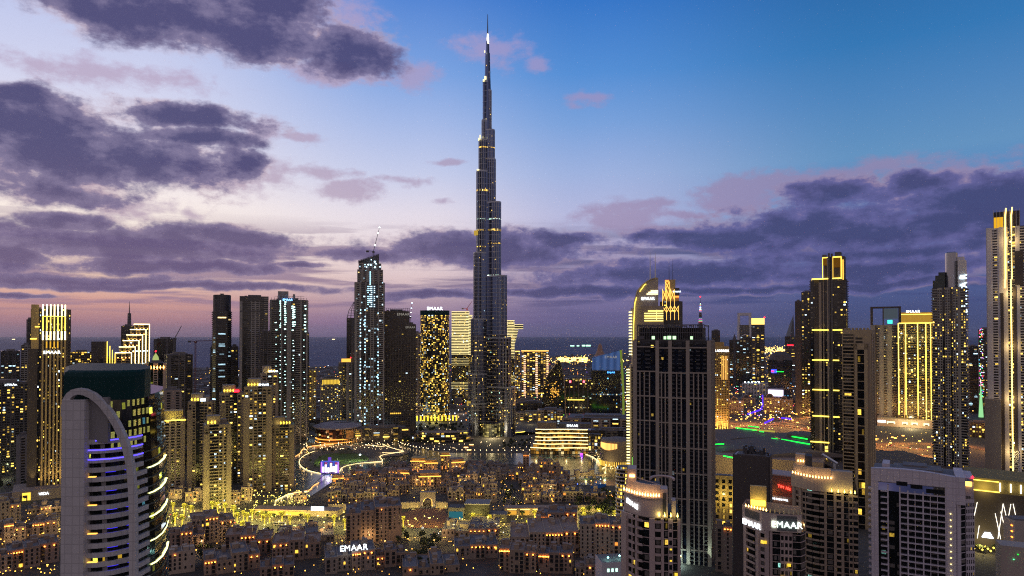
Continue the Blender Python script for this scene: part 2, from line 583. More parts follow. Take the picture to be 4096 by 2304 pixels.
def text(name, body, size, mat, parent, loc, rot=(PI / 2, 0, 0), ext=0.25, align='CENTER', spacing=1.0, sx=1.0, bold=0.0):
 cu = bpy.data.curves.new(name, 'FONT')
 cu.body = body
 cu.size = size
 cu.extrude = ext
 cu.align_x = align
 cu.space_character = spacing
 cu.offset = 0.0
 if body == 'EMAAR':
  cu.space_character = 1.1
 tmp = bpy.data.objects.new(name + '_tmp', cu)
 me = bpy.data.meshes.new_from_object(tmp)
 bpy.data.objects.remove(tmp)
 bpy.data.curves.remove(cu)
 me.name = name
 me.materials.clear()
 me.materials.append(mat)
 o = bpy.data.objects.new(name, me)
 COL.objects.link(o)
 o.parent = parent
 o.location = loc
 o.rotation_euler = rot
 o.scale = (sx, 1, 1)
 return o
# ------------------------------------------------------------------ facade language
def rect(w, d, cx=0.0, cyy=0.0):
 return [(cx - w / 2, cyy - d / 2), (cx + w / 2, cyy - d / 2), (cx + w / 2, cyy + d / 2), (cx - w / 2, cyy + d / 2)]
def facade(frame, slabs, pts, pats, z0, z1, fl, top=2.0, band=None, skip_back=True):
 """pats: one pattern per edge. s solid pier, w window bay, g glass bay, b balcony bay, | slim fin, . dark recess
 returns cumulative bay numbers for the glass skin"""
 n = len(pts)
 u = [0.0]
 nf = max(1, int(round((z1 - z0 - top) / fl)))
 fh = (z1 - z0 - top) / nf
 for i in range(n):
  a, b = pts[i], pts[(i + 1) % n]
  L = math.hypot(b[0] - a[0], b[1] - a[1])
  pat = pats[i % len(pats)] if pats else ''
  if not pat or L < 0.5:
   u.append(u[-1] + max(1, round(L / 3.2)))
   continue
  t = ((b[0] - a[0]) / L, (b[1] - a[1]) / L)
  nr = (t[1], -t[0])
  wts = [0.35 if c == '|' else (0.6 if c == 's' else 1.0) for c in pat]
  tot = sum(wts)
  pos = [0.0]
  for wv in wts:
   pos.append(pos[-1] + wv * L / tot)
  u.append(u[-1] + len(pat))
  i0 = 0
  while i0 < len(pat):
   c = pat[i0]
   i1 = i0
   while i1 + 1 < len(pat) and pat[i1 + 1] == c:
    i1 += 1
   s0, s1 = pos[i0], pos[i1 + 1]
   if c == 's':
    frame.obox(a, t, nr, s0, s1, -0.2, 0.9, z0, z1)
   elif c == '|':
    frame.obox(a, t, nr, s0 + 0.1, s1 - 0.1, -0.2, 1.1, z0, z1)
   elif c == 'w':
    jw = (s1 - s0) / (i1 - i0 + 1)
    for k in range(i1 - i0 + 2):
     c0 = s0 + k * jw
     h = jw * 0.17
     frame.obox(a, t, nr, max(s0, c0 - h), min(s1, c0 + h), -0.2, 0.45, z0, z1 - top)
    for k in range(nf + 1):
     zz = z0 + k * fh
     frame.obox(a, t, nr, s0, s1, -0.2, 0.42, zz - fh * 0.20, zz + fh * 0.18)
    if top > 0:
     frame.obox(a, t, nr, s0, s1, -0.2, 0.44, z1 - top, z1)
   elif c == 'g':
    for k in range(nf + 1):
     zz = z0 + k * fh
     frame.obox(a, t, nr, s0, s1, -0.2, 0.12, zz - 0.18, zz + 0.18)
   elif c == 'b':
    if isinstance(slabs, list):
     run = MB()
     slabs.append(run)
    else:
     run = slabs
    for k in range(nf + 1):
     zz = z0 + k * fh
     run.obox(a, t, nr, s0, s1, -0.1, 1.5, zz - 0.2, zz + 0.12)
     run.obox(a, t, nr, s0, s1, 1.42, 1.5, zz + 0.12, zz + 0.95)
   i0 = i1 + 1
 return u
def view_dir(x, y):
 return math.atan2(x, y)
def place(x0, x1, Y, k=1.0, turn=0.0):
 """footprint whose outline spans photo columns x0..x1; Y = distance of the near side"""
 Yc = Y + 0.0
 um = (x0 + x1) / 2
 du = (x1 - x0) / FPX
 az = math.atan2((um - 2048) / FPX, 1.0)
 c, s = abs(math.cos(R(turn))), abs(math.sin(R(turn)))
 # first guess, then one correction for the depth of the block
 w = du * Yc * math.cos(az)
 for _ in range(3):
  dep = (c * k + s) * (w / (c + k * s)) / 2
  w = du * (Yc + dep) * math.cos(az)
 W_ = w / (c + k * s)
 D_ = W_ * k
 yc = Y + (c * D_ + s * W_) / 2
 xc = (um - 2048) / FPX * yc
 return xc, yc, W_, D_, -az + R(turn)
def slab_tower(label, x0, x1, yt, Y, k=1.0, turn=0.0, fp='www', sp=None, wall=None, gl=None, fl=3.6, top=2.5, name='skyscraper',
               cat='skyscraper', group=None, pts=None, zb=0.0, roof=True, balc=None, box=True):
 xc, yc, W_, D_, rz = place(x0, x1, Y, k, turn)
 H = zy(yt, Y + (0.0 if yt > 1340 else 0.0) + (yc - Y) * 0.3)
 t = thing(name, label, cat, (xc, yc, zb), rz, group)
 P = pts(W_, D_) if pts else rect(W_, D_)
 fr, sl = MB(), []
 sp = sp or fp
 if pts:
  pats = fp if isinstance(fp, list) else [fp]
 else:
  pats = [fp, sp, fp, sp]
 u = facade(fr, sl, P, pats, 0.0, H - zb, fl, top)
 b = MB()
 nf = max(1, round((H - zb - top) / fl))
 b.prism(P, 0.0, H - zb, u, (H - zb - top) / nf)
 b.build('glass_wall', gl or g_mid, t)
 if fr.v:
  fr.build('facade_frame', wall or c_tan, t)
 for q in sl:
  q.build('balcony_stack', balc or wall or c_tan, t)
 if roof:
  r = MB()
  m = 0.86
  r.prism([(p[0] * m, p[1] * m) for p in P], H - zb, H - zb + 0.4)
  if box:
   r.box(-W_ * 0.22, W_ * 0.25, -D_ * 0.2, D_ * 0.25, H - zb + 0.4, H - zb + 4.0)
   r.box(-W_ * 0.34, -W_ * 0.26, -D_ * 0.25, -D_ * 0.1, H - zb + 0.4, H - zb + 2.4)
   r.box(W_ * 0.29, W_ * 0.36, D_ * 0.05, D_ * 0.2, H - zb + 0.4, H - zb + 2.0)
  r.build('roof_plant', c_roof, t)
 DIM[t.name] = (W_, D_, H - zb)
 return t
DIM = {}
def dims(t):
 return DIM[t.name]
def add_box_part(t, name, mat, *boxes):
 m = MB()
 for b in boxes:
  m.box(*b)
 return m.build(name, mat, t)
def mast(t, x, y, z0, z1, r=0.5, mat=None, light=None):
 m = MB().tube([(x, y, z0), (x, y, z1)], r, 6, r * 0.25)
 o = m.build('mast', mat or c_steel, t)
 if light:
  MB().lathe([(0.01, z1), (1.1, z1 + 0.8), (0.01, z1 + 1.8)], 8, x, y).build('beacon', light, o)
 return o
# ------------------------------------------------------------------ ground, sea, roads, lake
def sheet(name, pts, mat, kind='structure'):
 m = MB()
 m.poly(pts)
 o = m.build(name, mat)
 o['kind'] = kind
 return o
def ground_mat(name, col, scale, var=0.5, rough=0.9):
 m, nt = mat_new(name)
 g = nt.node('ShaderNodeNewGeometry')
 n = nt.noise(g.outputs['Position'], scale=scale, detail=8, rough=0.65)
 n2 = nt.noise(g.outputs['Position'], scale=scale * 12, detail=4, rough=0.6)
 c = s2l(col) if isinstance(col, str) else tuple(col) + (1,)
 f = nt.lin(n, .3, .7, 1 - var, 1 + var) * nt.lin(n2, .3, .7, .7, 1.3)
 v = nt.node('ShaderNodeVectorMath', operation='SCALE')
 v.inputs[0].default_value = c[:3]
 nt.put(v.inputs['Scale'], f)
 b = nt.node('ShaderNodeBsdfPrincipled')
 nt.t.links.new(v.outputs[0], b.inputs['Base Color'])
 b.inputs['Roughness'].default_value = rough
 finish(m, nt, b)
 m.cycles.emission_sampling = 'NONE'
 return m
gm = ground_mat('city_ground', (0.055, 0.050, 0.045), 0.012)
sheet('ground', [(-9000, -400, 0), (9000, -400, 0), (9000, 5200, 0), (3600, 6500, 0), (1400, 7600, 0), (300, 6300, 0), (-400, 4700, 0), (-1500, 4100, 0), (-9000, 4100, 0)], gm)
m, nt = mat_new('sea_water')
g = nt.node('ShaderNodeNewGeometry')
x, y, z = nt.sep(g.outputs['Position'])
n = nt.noise(nt.vec(x * .25, y, 0), scale=.0022, detail=8, rough=.6)
cc = nt.mix(nt.lin(n, .35, .65), (.075, .085, .15, 1), (.12, .13, .215, 1))
b = nt.node('ShaderNodeBsdfPrincipled')
nt.put(b.inputs['Base Color'], cc)
b.inputs['Roughness'].default_value = .75
b.inputs['Specular IOR Level'].default_value = .12
bn = nt.node('ShaderNodeBump')
bn.inputs['Strength'].default_value = .5
bn.inputs['Distance'].default_value = 30
nt.put(bn.inputs['Height'], n)
nt.t.links.new(bn.outputs[0], b.inputs['Normal'])
finish(m, nt, b)
sheet('sea', [(-90000, 2500, -1), (90000, 2500, -1), (90000, 62000, -1), (-90000, 62000, -1)], m)
# lake
m, nt = mat_new('lake_water')
g = nt.node('ShaderNodeNewGeometry')
n = nt.noise(g.outputs['Position'], scale=.16, detail=5, rough=.6)
b = nt.node('ShaderNodeBsdfPrincipled')
b.inputs['Base Color'].default_value = (.010, .040, .055, 1)
b.inputs['Roughness'].default_value = .2
b.inputs['Specular IOR Level'].default_value = .9
bn = nt.node('ShaderNodeBump')
bn.inputs['Strength'].default_value = .14
bn.inputs['Distance'].default_value = .5
nt.put(bn.inputs['Height'], n)
nt.t.links.new(bn.outputs[0], b.inputs['Normal'])
finish(m, nt, b)
lake_m = m
def gpoly(pix, z):
 return [tuple(G(x, y, z)) for x, y in pix]
def smooth_pix(pix, closed=True, n=6):
 out = []
 L = len(pix)
 rng = range(L) if closed else range(L - 1)
 for i in rng:
  p0 = pix[(i - 1) % L] if closed or i > 0 else pix[i]
  p1, p2 = pix[i], pix[(i + 1) % L]
  p3 = pix[(i + 2) % L] if closed or i + 2 < L else pix[(i + 1) % L]
  for k in range(n):
   t = k / n
   out.append(tuple(.5 * ((2 * p1[j]) + (-p0[j] + p2[j]) * t + (2 * p0[j] - 5 * p1[j] + 4 * p2[j] - p3[j]) * t * t + (-p0[j] + 3 * p1[j] - 3 * p2[j] + p3[j]) * t ** 3) for j in (0, 1)))
 if not closed:
  out.append(tuple(pix[-1]))
 return out
lake_pix = [(1010, 2030), (1120, 1960), (1160, 1880), (1175, 1810), (1230, 1786), (1400, 1772), (1560, 1768), (1620, 1778), (1760, 1808), (1900, 1812), (2130, 1813), (2250, 1808),
   (2350, 1815), (2430, 1835), (2475, 1880), (2500, 1905), (2520, 1940), (2300, 1935), (2190, 1900), (2080, 1860), (1800, 1856), (1560, 1862), (1440, 1890), (1335, 1925), (1240, 1985), (1120, 2035)]
sheet('lake', gpoly(smooth_pix(lake_pix), .15), lake_m)
isle_pix = [(1200, 1850), (1215, 1815), (1270, 1795), (1370, 1782), (1480, 1778), (1560, 1785), (1640, 1805), (1600, 1822), (1535, 1828), (1520, 1842), (1430, 1858), (1365, 1875), (1320, 1895), (1250, 1880)]
park_m = ground_mat('paving_dark', (.10, .085, .07), .05)
sheet('park_paving', gpoly(smooth_pix(isle_pix), .8), park_m)
lawn = ground_mat('lawn_grass', (.09, .14, .02), .08, .3)
sheet('lawn', gpoly(smooth_pix([(1258, 1845), (1300, 1818), (1380, 1812), (1450, 1818), (1475, 1838), (1430, 1850), (1370, 1858), (1330, 1872), (1270, 1868)]), 1.0), lawn)
road_m = ground_mat('asphalt', (.055, .052, .05), .06, .3, .75)
pave_m = ground_mat('pale_paving', (.22, .18, .12), .08, .3)
def ribbon(name, pix, w, z, mat, kind='structure', world=False):
 P = [Vector((*p, z)) for p in pix] if world else [G(x, y, z) for x, y in smooth_pix(pix, False, 8)]
 m = MB()
 Lf, Rt = [], []
 for i, p in enumerate(P):
  d = (P[min(i + 1, len(P) - 1)] - P[max(0, i - 1)]).normalized()
  q = Vector((-d.y, d.x, 0)) * w / 2
  Lf.append(p + q)
  Rt.append(p - q)
 for i in range(len(P) - 1):
  m.quad(Rt[i], Rt[i + 1], Lf[i + 1], Lf[i])
 o = m.build(name, mat)
 o['kind'] = kind
 return o
blvd = [(600, 2050), (720, 2062), (900, 2078), (1100, 2108), (1400, 2122), (1750, 2128), (2100, 2120), (2400, 2096), (2600, 2060), (2900, 1980), (2990, 1900)]
ribbon('pavement', [(x, y) for x, y in blvd], 56, .10, pave_m)
ribbon('road', blvd, 30, .25, road_m)
pm = surf('road_paint', (.6, .6, .55), streak=False)
mk = MB()
P = [G(x, y, .262) for x, y in smooth_pix(blvd, False, 40)]
for i in range(0, len(P) - 1, 2):
 a, b_ = P[i], P[i + 1]
 d = (b_ - a).normalized()
 q = Vector((-d.y, d.x, 0))
 for off in (-8, 8, -.3, .3):
  if abs(off) > 1 and i % 4:
   continue
  c1, c2 = a + q * off, b_ + q * off
  mk.quad(c1 - q * .12, c2 - q * .12, c2 + q * .12, c1 + q * .12)
o = mk.build('road_markings', pm)
o['kind'] = 'structure'
ribbon('road_left', [(-60, 1960), (60, 1900), (110, 1850), (90, 1790)], 22, .25, road_m)
ribbon('road_side', [(1640, 2330), (1700, 2230), (1735, 2140)], 10, .27, road_m)
plaza = ground_mat('red_paving', (.22, .09, .05), .1, .3)
sheet('plaza', gpoly([(1600, 2055), (1665, 2035), (1775, 2035), (1800, 2080), (1780, 2112), (1640, 2112), (1600, 2085)], .31), plaza)
# motorway interchange, far right
sea_r = surf('highway_asphalt', (.10, .06, .035), streak=False, var=.3)
for k, pth in enumerate(([(2880, 1700), (3000, 1690), (3150, 1708), (3300, 1738), (3450, 1770), (3700, 1800)], [(2870, 1680), (3010, 1705), (3130, 1690), (3260, 1665), (3420, 1650)],
                         [(2880, 1676), (3060, 1672), (3180, 1690), (3320, 1712)], [(2900, 1715), (3060, 1698), (3240, 1716), (3500, 1790), (3740, 1830)])):
 ribbon('motorway', pth, 18, .3 + .25 * k, sea_r)
ribbon('road_right', [(3440, 1800), (3560, 1778), (3700, 1775), (3900, 1790), (4120, 1830)], 30, .35, sea_r)
# ------------------------------------------------------------------ the tall silver spire tower
def supertall():
 Y0 = 1350.0
 cx = ux(1950, Y0)
 t = thing('spire_tower', 'tallest silver stepped skyscraper tapering to a thin lit spire in mid picture', 'skyscraper', (cx, Y0, 0), -math.atan2(cx, Y0))
 Z = lambda py: zy(py, Y0)
 mpx = Y0 / FPX
 def caps(ang, r, w, n=7):
  """rounded finger reaching r metres from the core along ang"""
  d = Vector((math.sin(ang), -math.cos(ang)))
  q = Vector((-d.y, d.x))
  c = d * (r - w)
  pts = [-q * w - d * 2, ]
  pts = [(-q * w)[:], ]
  for k in range(n + 1):
   a = -PI / 2 + PI * k / n
   p = c + q * (w * math.sin(a)) + d * (w * math.cos(a))
   pts.append(tuple(p))
  pts.append(tuple(q * w))
  # make counter-clockwise
  area = sum(pts[i][0] * pts[(i + 1) % len(pts)][1] - pts[(i + 1) % len(pts)][0] * pts[i][1] for i in range(len(pts)))
  return pts if area > 0 else pts[::-1]
 aL, aR, aB = R(-66), R(54), R(174)
 # (extent in photo px from the axis, top in photo px)
 left = [(13, 330), (20, 330), (24, 485), (36, 565), (45, 690), (56, 1015), (66, 1278), (76, 1495), (80, 1612)]
 right = [(9, 248), (11, 290), (16, 365), (29, 525), (33, 642), (54, 815), (77, 1108), (93, 1352), (110, 1545)]
 back = [(14, 300), (20, 420), (30, 620), (50, 900), (70, 1190), (90, 1430), (105, 1600)]
 rings_lo, rings_hi, mech, lit = MB(), MB(), MB(), MB()
 idx = 0
 for ang, lst, lat in ((aL, left, abs(math.sin(aL))), (aR, right, abs(math.sin(aR))), (aB, back, 1.0)):
  for i, (ex, top) in enumerate(lst):
   e = ex * mpx
   w = min(4.2 + 0.14 * e + 3.0, 12.5) if e > 12 else max(2.4, e * 0.55)
   # half-width enters the lateral extent too
   r = (e - w) / lat + w if e > w else e
   r = max(r, w + 0.2)
   zt = Z(top)
   P = caps(ang, r, w)
   m = MB()
   us = [0.0]
   for a_, b_ in zip(P, P[1:] + P[:1]):
    us.append(us[-1] + max(1, round(math.hypot(b_[0] - a_[0], b_[1] - a_[1]) / 2.6)))
   zs = [0, 330, zt] if zt > 360 else [0, zt]
   # visible only above the next finger's top, but solid all the way down
   m.prism(P, 0, min(zt, 195), us, 3.7)
   o = m.build('glass_tier', g_silverb, t, smooth=False)
   if zt > 195:
    m2 = MB()
    m2.prism(P, 195, zt, us, 3.7)
    m2.build('glass_tier', g_silver, t)
   # fins on the rounded nose, floor ledges, parapet
   big = [(p[0] * 1.0 + (p[0]) / max(8, math.hypot(*p)) * 0.28, p[1] + p[1] / max(8, math.hypot(*p)) * 0.28) for p in P]
   nxt = Z(lst[i + 1][1]) if i + 1 < len(lst) else 20
   z = max(24, 22)
   for zz in frange(max(nxt - 8, 26), zt - 3, 7.4 if zt < 430 else 11.1):
    (rings_lo if zz < 330 else rings_hi).prism(big, zz, zz + (0.9 if zz < 330 else 0.7))
   rings_hi.prism(big, zt - 1.2, zt + 1.6)
   if 60 < top:
    mech.prism([(p[0] * 0.7, p[1] * 0.7) for p in P], zt, zt + 3.5)
   idx += 1
 # vertical steel fins down the noses
 fins = MB()
 for ang, lst, lat in ((aL, left, abs(math.sin(aL))), (aR, right, abs(math.sin(aR)))):
  for i, (ex, top) in enumerate(lst[2:]):
   e = ex * mpx
   w = min(4.2 + 0.14 * e + 3.0, 12.5) if e > 12 else max(2.4, e * 0.55)
   r = max((e - w) / lat + w, w + 0.2)
   d = Vector((math.sin(ang), -math.cos(ang)))
   q = Vector((-d.y, d.x))
   c = d * (r - w)
   for k in range(9):
    a = -PI / 2 + PI * k / 8
    p = c + q * (w * math.sin(a)) + d * (w * math.cos(a))
    fins.tube([(p.x, p.y, 24), (p.x, p.y, Z(top) + 1)], 0.32, 4)
 fins.build('steel_fins', c_steel, t)
 rings_lo.build('floor_ledges', surf('ledge_steel', (.30, .30, .33), rough=.4, metal=.7), t)
 rings_hi.build('parapet_rims', surf('rim_steel', (.34, .37, .44), rough=.35, metal=.8), t)
 mech.build('setback_plant', c_roofd, t)
 MB().box(7.2, 10.2, -15.5, -10, 20, Z(826)).build('groove_shade', surf('recess_black', (.02, .02, .022)), t)  # black box painting in the shaded groove between the wings
 MB().box(4.2, 6.8, -15.8, -10, 20, Z(822)).build('lift_shaft', surf('shaft_steel', (.5, .53, .6), rough=.3, metal=.8), t)
 # core and pinnacle
 core = MB()
 core.lathe([(14, 0), (14, Z(900)), (10, Z(700)), (7.5, Z(420)), (5.5, Z(300)), (4.6, Z(213)), (3.4, Z(212)), (3.0, Z(170)), (1.4, Z(150)), (1.2, Z(140))], 14)
 core.build('core_shaft', g_silver, t)
 pin = MB().tube([(0, 0, Z(148)), (0, 0, Z(95)), (0, 0, Z(57))], 1.3, 8, 0.45)
 pin.build('pinnacle', c_metal, t)
 # lit cone under the pinnacle and lit ledges
 litc = glow('spire_light', '#fff4d0', 3.0)
 cone = MB()
 cone.lathe([(2.7, Z(176)), (1.9, Z(150)), (1.3, Z(136))], 10, 0.3, -0.6)
 cone.build('lit_spire_cone', litc, t)
 for (x, y, wd, hpx) in ((1938, 212, 4, 3), (1934, 328, 6, 5), (1941, 316, 7, 10), (1915, 563, 5, 5), (1920, 552, 3, 9), (1912, 686, 9, 4), (1944, 481, 3, 2)):
  z = Z(y)
  X = (x - 1950) * mpx
  m = MB().box(X - wd * mpx / 2, X + wd * mpx / 2, -7 - abs(X) * 0.45, -4, z - hpx * mpx / 2, z + hpx * mpx / 2)
  m.build('ledge_light', glow('ledge_glow', '#ffe8a0', 2.2), t)
 # lit mechanical belts seen from this side
 belts = MB()
 belts2 = MB()
 for ang, lst, bands in ((aL, left, [(594, 5, 24, 36), (766, 7, 36, 45)[:4], (880, 2, 0, 56), (924, 4, 0, 56), (990, 4, 0, 56)]),
       (aR, right, [(595, 3, 0, 30), (882, 2.5, 0, 54), (925, 8, 0, 54), (978, 4, 0, 54), (1104, 3, 0, 56)])):
  for (py, hp, _, ex) in bands:
   cand = [q for q in lst if q[1] < py]
   ex = cand[-1][0] if cand else 10
   e = ex * mpx
   lat = abs(math.sin(ang))
   w = min(4.2 + 0.14 * e + 3.0, 12.5) if e > 12 else max(2.4, e * 0.55)
   r = max((e - w) / lat + w, w + 0.2)
   P = caps(ang, r, w)
   big = [(p[0] + p[0] / max(6, math.hypot(*p)) * 0.34, p[1] + p[1] / max(6, math.hypot(*p)) * 0.34) for p in P]
   (belts if py not in (880, 882, 1104) else belts2).prism(big, Z(py) - hp * mpx / 2, Z(py) + hp * mpx / 2,
                       u=[k * 5.0 for k in range(len(big) + 1)], fl=hp * mpx)
 gb = glass('belt_rooms', 0.62, cols=('#ffd060', '#ffc040', '#fff0b0'), strength=3.0, ww=0.46, wh=0.46, cluster=0.2, tint='#2a2a30', metal=0.6)
 gb2 = glass('belt_rooms_cool', 0.6, cols=('#e8fff0', '#b8ffe0', '#ffffff'), strength=2.6, ww=0.46, wh=0.46, cluster=0.2, tint='#2a2a30', metal=0.6)
 belts.build('lit_plant_floor', gb, t)
 belts2.build('lit_plant_floor', gb2, t)
 lv = MB()
 for (x, y, s) in ((1905, 935, 20), (1905, 1208, 18), (1894, 1437, 22), (1881, 1610, 28), (2052, 1605, 20)):
  X = (x - 1950) * mpx
  lv.lathe([(s * mpx / 2, Z(y + 9)), (s * mpx / 2, Z(y - 9))], 10, X * 0.98, -abs(X) * 0.42)
 lv.build('louvre_drums', glow('louvre_light', '#d8b24a', 0.75), t)
 # terraced podium with rims of light
 pod = MB()
 rim = MB()
 for k, (hx, py) in enumerate(((205, 1770), (190, 1745), (150, 1727))):
  rr = hx * mpx
  z = Z(py)
  for s in (-1, 1):
   P = []
   for q in range(15):
    a = PI * q / 14
    P.append((s * (rr * 0.56) + rr * 0.46 * math.cos(a + PI), -rr * 0.20 * math.sin(a) - 10 + 22))
   P = [(s * rr * 0.52 + rr * 0.48 * math.cos(2 * PI * q / 26), 4 + rr * 0.24 * math.sin(2 * PI * q / 26)) for q in range(26)]
   pod.prism(P, 0, z, [q for q in range(27)], 4)
   if k:
    rim.tube([(p[0], p[1], z) for p in P[12:] + P[:1]], .55, 5)
 pod.build('podium', g_mid, t)
 rim.build('podium_rim_light', e_gold, t)
 pav = MB().lathe([(17, 0), (17, 24), (15, 25)], 20, 8, -32)
 pav.build('entrance_pavilion', glass('pavilion_glass', 0.95, cols=('#cdb86a', '#b8a45a', '#ffe9a0'), strength=0.9, ww=0.44, wh=0.42, cluster=0.1), t)
 lamp('entrance_light', t, (8, -62, 12), 60000, (1, 0.8, 0.4), 3)
 return t
def frange(a, b, s):
 while a < b:
  yield a
  a += s
supertall()
# ------------------------------------------------------------------ left part of the skyline
def edge_lights(t, name, mat, segs, r=0.35):
 for sgm in segs:
  MB().tube(sgm, r, 5).build(name, mat, t)
def roof_sign(t, body, x, z, size, mat=None, y=None, sx=1.0, spacing=1.05, ext=0.3, bold=0.02, rz=0.0):
 w, d, h = dims(t)
 return text('sign_lettering', body, size, mat or e_white, t, (x, (-d / 2 - 0.9) if y is None else y, z), (PI / 2, 0, rz), ext, spacing=spacing, sx=sx, bold=bold)
# gold finned tower
t = slab_tower('brown tower with seven glowing gold fins on its crown, standing far left', 126, 282, 1237, 835, 0.6, 0, 's.s.|g|g|g|g|g|g|sw', 'wgwgw', c_brown, g_mid, 3.6, name='finned_tower')
w, d, h = dims(t)
mp = w / 156
Zf = lambda py: zy(py, 835)
fx = [172, 187, 202, 217, 231, 246, 260]
for i, x in enumerate(fx):
 X = (x - 204) * mp
 for (ya, yb, r, m) in ((1218, 1264, 0.75, e_goldw), (1266, 1322, 0.62, e_gold), (1325, 1360, 0.85, e_goldw)):
  MB().tube([(X, -d / 2 - 1.6, Zf(yb)), (X, -d / 2 - 1.6, Zf(ya))], r, 6).build('glowing_fin', m, t)
 fn = MB().box(X - 0.9, X + 0.9, -d / 2 - 2.2, -d / 2 - 0.2, 12, Zf(1362))
 fn.build('stone_fin', c_gold, t)
 lamp('fin_uplight', t, (X, -d / 2 - 5.0, 13), 16000, (1, 0.70, 0.28), 0.5, 'SPOT', (R(172), 0, 0), spot=R(38))
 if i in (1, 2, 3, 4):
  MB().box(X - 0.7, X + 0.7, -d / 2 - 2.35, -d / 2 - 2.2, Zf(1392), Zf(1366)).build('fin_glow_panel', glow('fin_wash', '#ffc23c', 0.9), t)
add_box_part(t, 'crown_band', e_gold, (-w * 0.18, w * 0.36, -d / 2 - 1.3, -d / 2 - 0.9, Zf(1266), Zf(1264)))
add_box_part(t, 'crown_slab', c_gold, (-w / 2, -w * 0.31, -d / 2 - 1.0, -d * 0.1, Zf(1395), Zf(1219)))
add_box_part(t, 'side_lamp', e_gold, (-w * 0.52, -w * 0.36, -d / 2 - 1.5, -d / 2 - 1.0, Zf(1357), Zf(1353)))
add_box_part(t, 'side_lamp', e_gold, (-w * 0.40, -w * 0.28, -d / 2 - 1.5, -d / 2 - 1.0, Zf(1309), Zf(1306)))
roof_sign(t, 'EMAAR', (208 - 204) * mp, Zf(1415), 5.2, y=-d / 2 - 2.6)
lamp('plinth_uplight', t, (-w * 0.42, -d / 2 - 6, 13), 22000, (1, 0.70, 0.25), 0.5, 'SPOT', (R(172), 0, 0), spot=R(40))
add_box_part(t, 'shoulder_slab', c_brown, (-w / 2 - 3.0, -w / 2 + 5, -d / 2 - 1.4, d / 2, 0, Zf(1395)))
add_box_part(t, 'podium', c_tan, (-w * 0.9, w * 0.62, -d / 2 - 26, d / 2, 0, 12))
text('sign_lettering', 'VIDA', 4.4, e_white, t, (-w * 0.14, -d / 2 - 26.4, 5.5), ext=0.2)
add_box_part(t, 'lit_shopfront', glow('shopfront_gold', '#ffd84a', 1.6), (-w * 0.66, -w * 0.46, -d / 2 - 26.3, -d / 2 - 26, 1, 10))
slab_tower('slim dark tower half hidden behind the gold finned tower', 104, 132, 1278, 1300, 1, 10, 'gg', None, c_dark, g_dark, cat='skyscraper')
slab_tower('dark grey tower with pale balconies left of the gold finned tower', 86, 124, 1380, 1240, 1, 0, 'bwb', None, c_grey, g_dim)
slab_tower('wide dark block with stepped roof at the far left edge', 4, 80, 1404, 1500, 0.6, 0, 'gwgwg', None, c_dark, g_cool)
t = slab_tower('dark apartment block with small roof sign cut by the left picture edge', -60, 116, 1530, 950, 0.4, 0, 'wbwwbwwbww', None, c_dark, g_mid, 3.4)
w, d, h = dims(t)
roof_sign(t, 'EMAAR', w * 0.10, h - 4.5, 4.2)
slab_tower('narrow grey concrete tower below the gold finned tower at left', 72, 122, 1742, 880, 0.8, 0, 'sws', None, c_grey, g_dark, name='office_tower', cat='tower block')
slab_tower('low block crowned by glittering lights behind the teal crowned tower', 278, 372, 1408, 1250, 0.5, 0, 'gggggggg', None, c_gold, g_busy, 3.2, name='office_tower', cat='tower block')
t = slab_tower('plain brown slab tower edged by descending gold light lines', 366, 470, 1436, 1200, 0.5, 0, 'swgwgw', None, c_brown, g_mid, name='light_edged_tower')
w, d, h = dims(t)
add_box_part(t, 'upper_slab', c_brown, (-w / 2, w * 0.12, -d / 2 - 0.5, d / 2, h, zy(1366, 1200)))
for x, y in ((429, 1366), (440, 1384), (450, 1400), (461, 1414), (469, 1430)):
 X = (x - 418) * w / 104
 MB().tube([(X, -d / 2 - 2, 20), (X, -d / 2 - 2, zy(y, 1200))], 0.55, 5).build('light_line', e_gold, t)
# stair-stepped hotel outlined in gold
xc = ux(530, 1150)
t = thing('stepped_hotel', 'gold outlined hotel stepping up in six terraces, behind the teal crowned tower', 'hotel', (xc, 1150, 0), -math.atan2(xc, 1150))
st = [(471, 527, 1411), (484, 540, 1388), (497, 553, 1363), (509, 566, 1340), (522, 578, 1318), (535, 591, 1296)]
mp = 1150 / FPX
lines, rooms, frm = MB(), MB(), MB()
for i, (a, b, yt) in enumerate(st):
 X0, X1, z = (a - 530) * mp, (b - 530) * mp, zy(yt, 1150)
 y0 = i * 5.5
 rooms.prism([(X0, y0), (X1, y0), (X1, 40 + i), (X0, 40 + i)], 0, z, [0, 5, 9, 14, 18], 3.6)
 facade(frm, frm, [(X0, y0), (X1, y0), (X1, 40 + i), (X0, 40 + i)], ['|gwg|', 'gg', '', ''], 0, z, 3.6, 2)
 MB().box(X0 - 0.5, X1 + 0.5, y0 - 1.4, y0 - 0.5, z - 0.4, z + 0.7).build('terrace_light', e_goldw, t)
 MB().box(X1 - 0.5, X1 + 0.5, y0 - 1.4, y0 - 0.5, 10, z - 0.4).build('edge_light', e_goldw, t)
 for q in range(4):
  MB().lathe([(0.01, z - 9), (0.9, z - 8), (0.01, z - 7)], 6, X0 + 4 + q * 5.5, y0 - 1.5).build('terrace_lamp', e_warm, t)
rooms.build('glass_wall', g_mid, t)
frm.build('facade_frame', c_gold, t)
t = slab_tower('dark block tower carrying a tall tapered spire behind the gold stepped hotel', 485, 536, 1304, 1500, 0.8, 0, 'gwg', None, c_dark, g_dim)
w, d, h = dims(t)
m = MB().tube([(3, 0, h), (3, 0, zy(1252, 1500))], 4.0, 8, 3.4)
m.tube([(3, 0, zy(1252, 1500)), (3, 0, zy(1204, 1500))], 1.4, 6, 0.3)
m.build('spire', c_metal, t)
